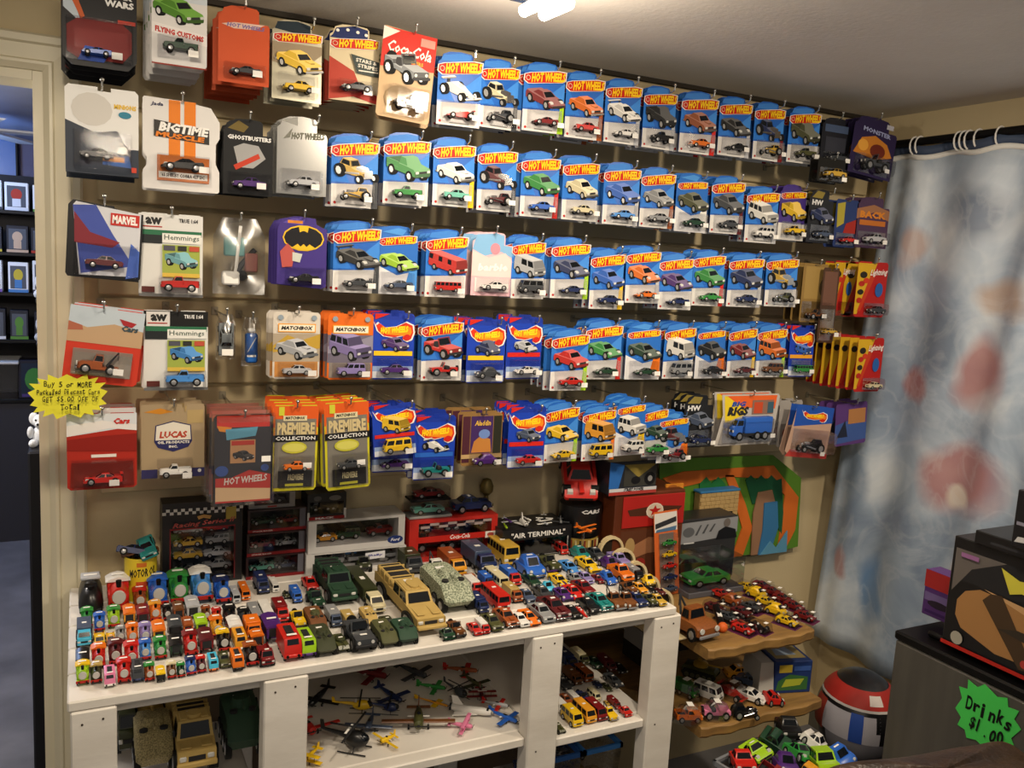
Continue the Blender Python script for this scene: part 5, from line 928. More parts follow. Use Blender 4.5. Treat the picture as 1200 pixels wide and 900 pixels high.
special(4, 541, 484, 588, 545, 'violet and gold storybook style card', 0x8A6A3E, [('r', .02, .06, .2, .94, 0x4A2430), ('r', .78, .06, .98, .94, 0x2A2A20), ('r', .22, .24, .76, .94, 0x40285E), ('p', [(.24, .25), (.74, .25), (.7, .5), (.45, .56), (.3, .46)], 0xB87A3A), ('e', .55, .6, .14, .09, 0x6A86C0), ('t', 'Aladdin', .3, .76, .7, .86, 0xD8AE4A, {'bold': .03, 'shear': .2}), ('r', .0, .14, 1, .22, 0xB89A6A)], RNDT, (.2, .0, .95, .24, .03), ('bug', 'purple', .55, .03, .6), 3, Y=-.29, stk=(.8, .1))
T = [(596, 477, 638, 548, 'old', 'sedan', 'slate', 'red', 'red', 3), (637, 471, 677, 541, 'hw', 'sports', 'yellow', 'yellow', 'lime', 2), (683, 477, 720, 537, 'hw', 'van', 'amber', 'yellow', 'orange', 2), (721, 466, 756, 533, 'hw5', 'suv', 'white', 'white', 'yellow', 2), (757, 477, 778, 532, 'hw', 'sedan', 'dkgreen', 'green', None, 1), (771, 485, 806, 539, 'hw5', 'hotrod', 'maroon', 'dkred', 'orange', 2)]
for (x0, y0, x1, y1, k, a, c1, c2, ac, n) in T: hw(4, x0, y0, x1, y1, k, a, c1, c2, ac, None, n, -.28+.00012*(x0-596))
hw(4, 801, 464, 836, 523, 'dark', 'sedan', 'slate', 'navy', None, None, 2, -.22)
special(4, 840, 462, 912, 521, 'wide orange and yellow card with a blue truck', 0xB9B4AE, [('p', [(.14, .45), (.45, .6), (.45, .97), (.1, .97)], 0xE2C62A), ('p', [(.14, .97), (.95, .97), (.93, .7), (.4, .74)], 0xE0622A), ('t', 'BIG', .22, .76, .45, .86, 0x2A4A9A, {'bold': .06, 'shear': .2}), ('t', 'RIGS', .16, .58, .5, .76, 0x2A2A2E, {'bold': .06, 'shear': .2}), ('r', .55, .6, .9, .88, 0x8A6A5A), ('r', .58, .62, .72, .84, 0xC04A2A), ('r', .8, .62, .9, .84, 0x3A5A6A), ('p', [(.05, .03), (.92, .06), (.93, .5), (.12, .46)], 0x8A8684)], [(0, 0), (.9, 0), (.94, .1), (1, .95), (.97, 1), (.06, 1), (.1, .6)], (.1, .06, .92, .5, .04), ('truck', 'blue', .5, .12, .62), 1, Y=-.24, stk=(.82, .2))
special(4, 912, 469, 938, 523, 'grey clear fronted pack behind the angled blue card', 0xA09C98, [('e', .7, .75, .1, .08, 0x2A2A2A), ('e', .4, .3, .2, .1, 0x8A4A3A)], RNDT, (.1, .05, .95, .5, .04), None, 1, Y=-.2, stk=None)
special(4, 924, 476, 973, 536, 'angled blue and peach pack with a black motorcycle toy', 0xB99884, [('p', [(.1, .58), (1, .7), (1, 1), (.1, 1)], 0x224FA8)]+logo_old(.25, .7, .85, .9)+[('p', [(.0, .0), (1, 0), (1, .1), (.1, .14)], 0xB03A34)], [(.1, 0), (.9, 0), (1, .08), (1, .97), (.12, 1), (.0, .1)], (.1, .1, .95, .55, .05), ('hotrod', 'black', .5, .12, .55), 1, rot=R_(6), Y=-.27)
special(4, 979, 472, 1015, 521, 'violet and blue card with orange panel by the curtain', 0x5A3A78, [('p', [(.0, .05), (1, .1), (1, .5), (.5, .6), (0, .5)], 0x3F5A9A), ('p', [(.4, .5), (.95, .5), (.95, .85), (.4, .85)], 0xB07A4A), ('p', [(.05, .2), (.3, .6), (.4, .2)], 0x23283A)], RNDT, None, None, 2, rot=R_(-4), Y=-.22, stk=None)
# ------------------------------------------------------------------ boxed models along the back of the table
def pbox(name, x0, x1, y0, z0, dep, h, label, cat, col, els=(), rz=0.0, sides=None, group=None, rough=.4, top=None, b=.002):
    """printed carton: root at its base, front face towards -y"""
    W = x1-x0; r = empty(name, ((x0+x1)/2, y0, z0), rz, label, cat, group); m = MB(); m.cbox(-W/2, 0, 0, W/2, dep, h, b, mat(col, rough)); m.build('carton', r, smooth=0)
    if els: m = MB(); prt(m, list(els), W, h, 0); m.build('print', r, smooth=0)
    return r, W, h
def wbox(name, x0, x1, y0, z0, dep, h, label, col, cars, win=(.06, .1, .94, .9), els=(), rz=0.0, inner=0x26242A, frame_=None, group=None, rough=.4):
    """window box: frame, back panel, pane and the model cars inside"""
    W = x1-x0; r = empty(name, ((x0+x1)/2, y0, z0), rz, label, 'model box', group); a, b_, c_, d_ = win; X = lambda u: (u-.5)*W; f = mat(col, rough)
    m = MB()
    m.box(-W/2, 0, 0, W/2, dep, b_*h, f); m.box(-W/2, 0, d_*h, W/2, dep, h, f); m.box(-W/2, 0, b_*h, X(a), dep, d_*h, f); m.box(X(c_), 0, b_*h, W/2, dep, d_*h, f); m.build('carton', r, smooth=0)
    m = MB(); m.box(X(a), dep-.004, b_*h, X(c_), dep-.001, d_*h, mat(inner)); m.build('backing', r, smooth=0)
    m = MB(); m.poly([(X(a), .001, b_*h), (X(c_), .001, b_*h), (X(c_), .001, d_*h), (X(a), .001, d_*h)], PANE); m.build('pane', r, smooth=0)
    if els: m = MB(); prt(m, list(els), W, h, -.0002); m.build('print', r, smooth=0)
    for (t, c, u, v, sz) in cars:
        o = obj('model_car', sidecar(t), r, (X(u), dep*.5, v*h+.001), hx(c)); L = sz*W; zh = max(p.z for p in joined(t).v); o.scale = (L, min(L, dep*1.3), min(L, min((d_-b_)*.8, d_-v-.01)*h/zh))
    return r
def span(l, r, py, Y): return at(l, py, Y).x, at(r, py, Y).x
def zof(px, py, Y): return at(px, py, Y).z
YB1 = -.16
x0, x1 = span(190, 283, 690, YB1+.07)
wbox('model_box', x0, x1, YB1+.07, ZT, .06, zof(236, 588, YB1+.07)-ZT, 'black window box with chequered top strip and two columns of cars', 0x121114,
     [('sedan', 'silver', .33, .60, .36), ('van', 'red', .70, .60, .27), ('sports', 'gold', .33, .43, .36), ('suv', 'grey', .70, .43, .30), ('sedan', 'gold', .33, .27, .36), ('sedan', 'silver', .70, .27, .34), ('sports', 'dkgrey', .33, .1, .36), ('classic', 'grey', .70, .12, .36)], (.1, .04, .9, .68),
     [('r', .09, .03, .105, .7, 0x6A2226), ('r', .895, .03, .91, .7, 0x6A2226), ('r', .1, .68, .9, .695, 0x8A2A2A)]+[('r', i/22, .865+.035*((i) % 2), (i+1)/22, .9+.035*((i) % 2), 0xD8D6D0) for i in range(0, 22)]+[('p', [(.42, .84), (.5, .86), (.6, .84), (.58, .8), (.5, .82), (.44, .8)], 0xC89A5A), ('p', [(.78, .78), (.91, .78), (.91, .93), (.78, .93)], 0xB4A04A), ('t', 'Racing Series II', .12, .70, .9, .775, 0xB0504A, {'bold': .02, 'shear': .3, 'rise': .035})], inner=0x3A3A3C)
# oil can with toy vehicles heaped in it
q = atz(166, 694, ZT); cy = at(166, 694, -.16); R0 = (at(186, 672, -.16).x-at(147, 672, -.16).x)/2; hc = zof(166, 655, -.16)-ZT
oc = empty('oil_can', (cy.x, -.13, ZT), 0, 'yellow motor oil can filled with small toy vehicles', 'oil can')
m = MB(); m.lathe([(R0*.96, 0), (R0, .004), (R0, hc-.004), (R0*.96, hc), (R0*.9, hc), (R0*.88, .01)], 28, mat(0xD9C02A, .35)); m.build('can_body', oc)
m = MB(); V, Fc, _ = textmesh('MOTOR OIL', .1, .03)
m.mesh_([(math.sin((a-.5)*1.75+.1)*R0*1.01, -math.cos((a-.5)*1.75+.1)*R0*1.01, hc*(.56+.20*b+.05*a)) for a, b in V], Fc, mat(0x17181C)); m.build('lettering', oc, smooth=0)
m = MB()
for (a0, a1, z0, z1, c) in ((-.35, .35, .36, .48, 0xC0502A), (-.3, .3, .82, .92, 0xC8702A)):
    m.mesh_([(math.sin(a)*R0*1.012, -math.cos(a)*R0*1.012, hc*z) for a in [a0+(a1-a0)*i/6 for i in range(7)] for z in (z0, z1)], [(2*i, 2*i+2, 2*i+3, 2*i+1) for i in range(6)], mat(c))
m.build('red_mark', oc, smooth=0)
for i, (t, c, dx, dz, a) in enumerate((('sports', 'navy', -.012, .0, .5), ('sedan', 'teal', .018, .004, -1.0), ('sedan', 'brown', .002, -.012, 1.4))):
    toy(t, c, (cy.x+dx, -.13+.012*i-.01, ZT+hc+dz), .036, .085, '%s toy %s heaped in the oil can' % (CN[c][1], KW[t]), 'toy cars heaped in the oil can', a+1.0, ry=.35*(-1)**i, rx=.2, sticker=False)
# stack of three dark red window boxes
x0, x1 = span(288, 356, 690, YB1+.06); z = ZT
hs = (zof(322, 660, YB1+.06)-ZT, .0, .0); h1 = (zof(322, 598, YB1+.06)-ZT)/3
for k, (c1, c2, lb) in enumerate((('mint', 'slate', 'lowest dark window box of the stack with a green model'), ('dkred', 'silver', 'middle dark window box of the stack with a red racer'), ('dkgreen', 'dkred', 'third dark window box of the stack holding two models'))):
    wbox('model_box', x0+.002*k, x1+.002*k, YB1+.06+.003*k, z+k*(h1+.0008), .075, h1, lb, 0x2A1618, [('racer', c1, .3, .16, .42), ('sports', c2, .72, .16, .40)], (.04, .14, .88, .92), [('r', .0, .0, 1, .14, 0x7A1C1E), ('r', .88, .14, .98, .95, 0x5A5A62), ('t', 'STOCK RACER', .08, .035, .42, .10, 0xC8B8B4, {'bold': .03})], inner=0x1C1A1E, group='stacked racing model boxes')
x0b, x1b = span(292, 346, 600, YB1+.07)
wbox('model_box', x0b, x1b, YB1+.075, z+3*(h1+.0008), .05, zof(318, 582, YB1+.07)-(z+3*h1)+.006, 'grey framed window box topping the dark stack', 0x8E8A88, [('sedan', 'dkgrey', .5, .2, .6)], (.12, .22, .88, .95), [('r', .4, .05, .6, .15, 0xA83A34)])
# white framed truck boxes
x0, x1 = span(358, 474, 690, YB1+.05); ha = zof(416, 645, YB1+.05)-ZT; hb = zof(416, 608, YB1+.05)-ZT-ha
wbox('model_box', x0, x1, YB1+.05, ZT, .09, ha, 'white framed box holding a long grey car transporter', 0xC9C7C4, [('truck', 'white', .13, .1, .18), ('flat', 'grey', .55, .1, .75), ('sedan', 'sky', .42, .48, .22)], (.08, .12, .93, .94), [('p', [(.58, .45), (.78, .5), (.78, .85), (.58, .8)], 0xD9D9DE), ('t', 'Shelby', .6, .58, .76, .72, 0x3A3A8A, {'bold': .04, 'shear': .3})], inner=0x15161A)
wbox('model_box', x0+.004, x1-.006, YB1+.05, ZT+ha+.001, .09, hb, 'white framed box holding three model cars with a blue oval', 0xC9C7C4, [('sports', 'amber', .2, .2, .25), ('suv', 'dkgreen', .45, .22, .24), ('pickup', 'dkred', .78, .24, .26)], (.08, .2, .93, .92), [('e', .9, .22, .085, .13, 0x24356E), ('t', 'Ford', .85, .17, .95, .27, 0xD8D8E0, {'bold': .03, 'shear': .3})], inner=0x17171D)
x0b, x1b = span(360, 405, 612, YB1+.06)
wbox('model_box', x0b, x1b, YB1+.06, ZT+ha+hb+.002, .07, zof(382, 580, YB1+.06)-(ZT+ha+hb)+.002, 'black windowed box with white corner on the white boxes', 0x17171A, [('truck', 'black', .5, .22, .7)], (.06, .2, .94, .68), [('r', .0, .0, .06, .3, 0xC9C7C4), ('r', .94, .0, 1, .4, 0xC9C7C4), ('r', .04, .0, .96, .12, 0x8A1E1E), ('t', 'MACK', .2, .02, .7, .1, 0xC8C8C8, {'bold': .05}), ('e', .25, .82, .1, .1, 0x5A5A5A), ('e', .7, .82, .16, .1, 0x77736E)])
# red cola box with two display cases on top
x0, x1 = span(478, 580, 668, YB1+.05); hcq = zof(530, 607, YB1+.05)-ZT
wbox('model_box', x0, x1, YB1+.05, ZT, .10, hcq, 'red window box with white script lettering and two shelves of models', 0xB4241C, [('truck', 'dkred', .35, .16, .5), ('sedan', 'dkgrey', .75, .16, .3), ('truck', 'dkred', .4, .62, .5), ('sedan', 'silver', .78, .62, .28)], (.1, .12, .93, .92),
     [('r', .08, .46, .96, .6, 0xB4241C), ('t', 'Coca-Cola', .45, .49, .68, .6, 0xEDE6E0, {'bold': .02, 'shear': .3}), ('r', .86, .44, .99, .6, 0xD8D4CE), ('e', .92, .52, .04, .05, 0xA84A42)]+[('r', .12+.1*i, .80+.06*(i % 2), .22+.1*i, .86+.06*(i % 2), 0x9A8A88) for i in range(8)], inner=0x3A1614)
ztop = ZT+hcq+.0005
def case(x0, x1, y0, z0, dep, h, label, t, c, base=0x17171A, rz=0.0):
    W = x1-x0; r = empty('display_case', ((x0+x1)/2, y0, z0), rz, label, 'display case'); m = MB(); m.cbox(-W/2, 0, 0, W/2, dep, h*.16, .002, mat(base)); m.build('plinth', r, smooth=0)
    m = MB(); m.box(-W/2+.003, .003, h*.16, W/2-.003, dep-.003, h, PANE); m.build('cover', r, smooth=0)
    o = obj('model_car', sidecar(t), r, (0, dep*.5, h*.165), hx(c)); L = W*.72; o.scale = (L, min(L, dep*1.5), min(L*.8, h*.75/max(p.z for p in joined(t).v))); return r
xa, xb_ = span(480, 530, 605, YB1+.06)
case(xa, xb_, YB1+.06, ztop, .06, (zof(505, 572, YB1+.06)-ztop)*.55, 'clear display case with a mint green model on the red box', 'classic', 'mint', 0x8A8A88)
hq = (zof(505, 572, YB1+.06)-ztop)*.55
case(xa+.004, xb_-.004, YB1+.062, ztop+hq+.0005, .055, hq*.8, 'clear case with a brown model stacked on the mint one', 'sedan', 'dkred', 0x17171A)
xa, xb_ = span(535, 579, 605, YB1+.06)
toy('classic', 'navy', ((xa+xb_)/2, YB1+.10, ztop+.0005), .05, xb_-xa, 'navy blue model convertible standing on the red box', None, math.pi/2, cat='model car')
m = MB(); m.lathe([(.022, 0), (.022, .006), (.008, .012), (.006, .03), (.018, .042), (.02, .06), (.012, .078), (.002, .082)], 14, mat(0x7A6A3A, .4, .5)); o = m.build('trophy', None, (xb_+.008, YB1+.135, ztop)); tag(o, 'small bronze trophy figurine behind the navy convertible', 'trophy')
# air terminal case with planes on its roof
x0, x1 = span(588, 668, 650, -.16); hat = zof(625, 619, -.16)-ZT
wbox('model_box', x0, x1, -.16, ZT, .12, hat, 'black box lettered AIR TERMINAL with small planes on top', 0x141416, [('plane', 'dkred', .35, .2, .2), ('plane', 'navy', .7, .2, .22)], (.06, .06, .94, .62), [('t', '"AIR TERMINAL"', .12, .70, .9, .88, 0xE4E2DE, {'bold': .02}), ('r', .05, .05, .062, .62, 0xB8B8B4), ('r', .94, .05, .952, .62, 0xB8B8B4), ('r', .05, .05, .95, .06, 0xB8B8B4)], inner=0x202024)
rnp = random.Random(3)
for i, (t, c, c2) in enumerate((('plane', 'lime', 'black'), ('plane', 'purple', 'silver'), ('shuttle', 'white', 'white'), ('plane', 'white', 'black'), ('biplane', 'silver', 'white'), ('plane', 'black', 'white'), ('plane', 'grey', 'dkgrey'))):
    px = x0+.018+(x1-x0-.03)*i/6.4; toy(t, c, (px, -.135+.045*(i % 2), ZT+hat), .05, .05, '%s toy %s with %s wings on the black terminal box' % (CN[c][1], KW[t], CN[c2][1]), 'toy planes on the terminal box', rnp.uniform(-.5, .5), c2, False, cat='toy plane')
toy('biplane', 'orange', (x1+.012, -.205, ZT+.072), .075, .06, 'orange toy biplane propped at the black terminal box corner', None, .3, 'orange', False, cat='toy plane')
m = MB(); m.cyl((x1+.012, -.205, ZT), (x1+.012, -.205, ZT+.075), .006, .004, 8, PANE); m.cyl((x1+.012, -.205, ZT), (x1+.012, -.205, ZT+.004), .02, .02, 12, PANE); o = m.build('plane_stand', None); tag(o, 'clear stand under the orange biplane', 'stand')
# black tin with a red racing car on its lid
c0 = at(688, 640, -.16); rt = (at(711, 625, -.16).x-at(668, 625, -.16).x)/2; ht = zof(688, 594, -.16)-ZT
tn = empty('snack_tin', (c0.x, -.11, ZT), 0, 'round black tin with a popcorn coloured base band', 'tin')
m = MB(); m.lathe([(rt*.86, 0), (rt*.9, .004), (rt*.9, ht*.28)], 24, mat(0xB89A4A)); m.build('base_band', tn)
m = MB(); m.lathe([(rt*.9, ht*.281), (rt, ht*.36), (rt, ht), (rt*.5, ht+.004)], 24, mat(0x121214, .3)); m.build('tin_body', tn)
m = MB()
for k in range(14): a = -1.6+.23*k; m.box(math.sin(a)*rt*.905-.003, -math.cos(a)*rt*.905-.001, ht*.06, math.sin(a)*rt*.905+.003, -math.cos(a)*rt*.905+.001, ht*.24, mat((0x8A3A2A, 0xD8C890, 0x3A2A20)[k % 3]))
m.build('band_print', tn, smooth=0)
m = MB(); V, Fc, _ = textmesh('CARS', .15, .04); m.mesh_([(math.sin((a-.5)*1.0)*rt*1.01, -math.cos((a-.5)*1.0)*rt*1.01, ht*(.86+.09*b)) for a, b in V], Fc, mat(0xC8C8C8)); m.build('lettering', tn, smooth=0)
toy('racer', 'red', (c0.x-.012, -.10, ZT+ht+.062), .092, .155, 'large red toy racing car tilted nose down on the black tin', None, -.35, 'red', False, rx=.72, cat='toy car')
# oil company cabinet with a boxed motor on top
x0, x1 = span(716, 796, 665, -.20); hk_ = zof(756, 577, -.20)-ZW
cb = empty('wood_cabinet', ((x0+x1)/2, -.20, ZW), 0, 'small wooden cabinet with a red star sign on its upper front', 'cabinet')
W = x1-x0; m = MB(); m.cbox(-W/2, 0, 0, W/2, .17, hk_, .003, DWOOD); m.build('body', cb, smooth=0)
m = MB(); m.cbox(-W*.40, -.004, hk_*.66, W*.49, 0, hk_*.97, .0015, mat(0xA8211C, .4)); sg = m.build('sign_panel', cb, smooth=0)
m = MB(); st5 = [(.55+(.095 if i % 2 == 0 else .04)*math.sin(math.pi*i/5), .815+(.058 if i % 2 == 0 else .025)*math.cos(math.pi*i/5)) for i in range(10)]
prt(m, [('p', [(.16, .84), (.45, .86), (.65, .86), (.95, .84), (.9, .80), (.65, .77), (.45, .77), (.2, .78)], 0x4A2A1C), ('e', .55, .815, .125, .078, 0xD8CDBC), ('e', .55, .815, .11, .068, 0xC9BBA6), ('p', st5, 0xA8201C)], W, hk_, -.0045); m.build('star_emblem', sg, smooth=0)
m = MB(); prt(m, [('r', .1, .14, .97, .63, 0x5A3422), ('p', [(.2, .45), (.5, .55), (.95, .51), (.95, .39), (.5, .39), (.3, .35)], 0x9A6A4A), ('e', .24, .47, .07, .09, 0xA88A5A), ('e', .4, .29, .08, .06, 0x8A2A22), ('e', .7, .27, .09, .06, 0x8A2E22)], W, hk_, -.0002); m.build('front_picture', cb, smooth=0)
xa, xb_ = span(714, 769, 580, -.21)
r, W, h = pbox('model_box', xa, xb_, -.205, ZW+hk_, .10, zof(742, 541, -.21)-(ZW+hk_), 'blue and grey boxed motorbike on the star cabinet', 'model box', 0x23262E, [('p', [(0, .2), (.2, .2), (.3, .9), (0, 1)], 0x2C66B0), ('r', .3, .24, .98, .95, 0x3A3A36), ('p', [(.3, .9), (.6, .5), (.98, .9)], 0x8A7A3A), ('e', .55, .42, .1, .12, 0x17171A), ('e', .85, .45, .12, .2, 0x17171A), ('e', .85, .45, .05, .09, 0x8A8A8A), ('r', 0, .0, 1, .1, 0xA83A34), ('r', 0, .1, 1, .2, 0xC9C9CC), ('t', 'STREET POWER', .3, .1, .72, .2, 0x17171A, {'bold': .05, 'shear': .25})])
# tall orange strip pack with five cars
x0, x1 = span(772, 799, 660, -.25); hp = zof(785, 601, -.25)-ZW
r = empty('strip_pack', ((x0+x1)/2, -.25, ZW), 0, 'tall orange strip pack with five small cars leaning by the cabinet', 'toy pack'); r.rotation_euler = (R_(-6), R_(-3), 0)
W = x1-x0; m = MB(); m.box(-W/2, 0, 0, W/2, .001, hp, mat(0xC9622E)); m.build('backing_card', r, smooth=0)
m = MB(); prt(m, [('r', .2, .03, .82, .74, 0x8A7A70), ('r', .02, .76, .98, .98, 0xD2CEC8), ('p', [(.05, .80), (.95, .86), (.95, .92), (.05, .86)], 0x2E2E32), ('p', [(.05, .76), (.9, .76), (.95, .81), (.1, .79)], 0x4A6A8A)], W, hp, 0); m.build('print', r, smooth=0)
for k, c in enumerate(('slate', 'navy', 'red', 'yellow', 'green')): o = obj('toy_car', sidecar('sedan'), r, (0, -.014, hp*(.06+.135*k)), hx(c)); o.scale = (W*.56, .03, W*.6)
m = blister_mb(W*.66, hp*.7, .025); m.build('blister', r, (0, -.002, hp*.04), smooth=20)
# playset scenery board and the boxes in front of it, on the plank shelf
YP = -.03; zb = ZW
def P2(px, py, Y=YP): q = at(px, py, Y); return (q.x, q.z)
sb = empty('playset_board', (1.9, YP, zb), 0, 'orange and green scenery board of a track playset against the wall', 'playset board'); m = MB()
def board(pts, col, d, name, th=.004):
    mm = MB(); mm.prism([(P2(*p)[0]-1.9, max(.0005, P2(*p)[1]-zb)) for p in pts], -d-th, -d, mat(col, .6)); return mm.build(name, sb, smooth=0)
board([(772, 538), (905, 533), (938, 560), (934, 640), (912, 706), (772, 700)], 0x5C8A2E, 0, 'green_panel')
board([(775, 560), (800, 552), (860, 548), (905, 545), (934, 582), (930, 620), (914, 680), (905, 700), (893, 700), (910, 640), (918, 580), (900, 560), (850, 558), (790, 572)], 0xD8702A, .004, 'orange_road')
board([(848, 556), (858, 556), (872, 590), (880, 618), (868, 655), (855, 660), (868, 618), (860, 590)], 0xD8702A, .004, 'orange_road')
board([(872, 562), (878, 556), (884, 562), (890, 556), (896, 562), (902, 556), (908, 562), (914, 560), (916, 600), (914, 625), (905, 610), (900, 585), (880, 590)], 0x1F5C3C, .0045, 'forest')
board([(818, 566), (826, 558), (832, 566), (840, 558), (848, 566), (850, 580), (818, 580)], 0x2A7A40, .0045, 'forest')
board([(880, 600), (886, 576), (902, 573), (906, 590), (884, 655), (876, 660)], 0x9A7458, .009, 'brick_ramp')
board([(892, 588), (907, 586), (908, 616), (898, 650), (884, 654), (890, 620)], 0x3A76A6, .0135, 'blue_slide')
board([(886, 650), (898, 632), (905, 640), (918, 620), (916, 655), (902, 662), (888, 664)], 0x5A94B4, .016, 'water_pool')
board([(872, 656), (898, 654), (898, 664), (870, 664)], 0xC8A88A, .0135, 'chequered_start')
board([(868, 664), (900, 664), (896, 705), (862, 705)], 0x55585C, .009, 'grey_road')
# brick fort
x0, x1 = span(818, 863, 610, -.08); zf0 = zof(840, 610, -.08)
bf = empty('toy_fort', ((x0+x1)/2, -.08, ZW), 0, 'toy brick fort wall with a blue roof edge in front of the scenery', 'toy fort'); W = x1-x0; hf = zof(840, 577, -.08)-zf0
m = MB(); m.cbox(-W/2, 0, zf0-ZW, W/2, .03, zf0-ZW+hf, .002, mat(0x8A7048)); m.build('wall', bf, smooth=0)
m = MB(); m.box(-W/2, 0.002, 0, W/2, .028, zf0-ZW-.0005, mat(0x4A4238)); m.build('base', bf, smooth=0)
bm_ = MB(); bm_.cbox(0, -.003, 0, W/8-.001, .001, hf/7-.001, .0008, mat(0xB89A66, .8)); bme = bm_.mesh('brick', smooth=0)
for j in range(7):
    for i in range(8): obj('brick', bme, bf, (-W/2+i*W/8+(.0 if j % 2 else W/32)-(.0 if i < 7 or j % 2 else W/32), 0, zf0-ZW+j*hf/7))
m = MB(); m.cbox(-W/2-.002, -.005, zf0-ZW+hf, W/2+.002, .035, zf0-ZW+hf+.008, .002, mat(0x3A7AB0)); m.build('roof_edge', bf, smooth=0)
m = MB(); m.box(W*.22, -.006, zf0-ZW, W*.34, -.003, zf0-ZW+hf*.3, BLK); m.build('doorway', bf, smooth=0)
# grey box with a suited figure printed, clear case with green car
x0, x1 = span(800, 866, 650, -.20); zg0 = ZW+.0005; hca = zof(838, 657, -.30)-ZW
case(*span(808, 872, 690, -.30), -.30, ZW, .12, hca, 'clear display case with a green model on the plank shelf', 'sedan', 'green', 0x55545A)
zg = ZW+hca; hg = zof(833, 612, -.22)-zg
sp = empty('model_box', ((x0+x1)/2, -.22, ZW), 0, 'grey model box with swirl print and dark suited silhouette', 'model box'); W = x1-x0
hg0 = zof(833, 655, -.22)-ZW; ht2 = zof(833, 612, -.22)-ZW
m = MB(); m.cbox(-W/2, .04, 0, W/2, .13, ht2, .003, mat(0x2A2A2C, .35)); m.build('carton', sp, smooth=0)
mm = MB(); prt(mm, [('p', [(0, .62), (.9, .68), (1, .74), (1, .98), (0, .95)], 0x8C8E92), ('e', .14, .80, .1, .08, 0x5A5C60)]+[('p', [(.25+.12*k, .74+.02*k), (.33+.12*k, .9), (.36+.12*k, .9), (.29+.12*k, .74+.02*k)], 0x4A4C50) for k in range(3)]+[('p', [(.62, .64), (.66, .78), (.78, .84), (.96, .78), (1, .64)], 0x15161A), ('e', .80, .90, .06, .07, 0x6A6460), ('r', .06, .62, .24, .64, 0xC8C8C8)], W, ht2, .0395); mm.build('print', sp, smooth=0)
pbox('toy_card', *span(797, 818, 600, -.245), -.17, ZW+ht2+.0005, .008, zof(807, 566, -.17)-ZW-ht2, 'orange and yellow card with a blue figure behind the strip pack', 'toy pack', 0xD98A2A, [('p', [(.1, .55), (.6, .5), (.5, .9), (.15, .8)], 0x2A3A7A), ('e', .35, .92, .25, .06, 0xA8642A), ('e', .4, .25, .3, .1, 0xE0A83A), ('e', .25, .06, .15, .04, 0xC8C8C8), ('e', .8, .06, .15, .04, 0xC8C8C8)])
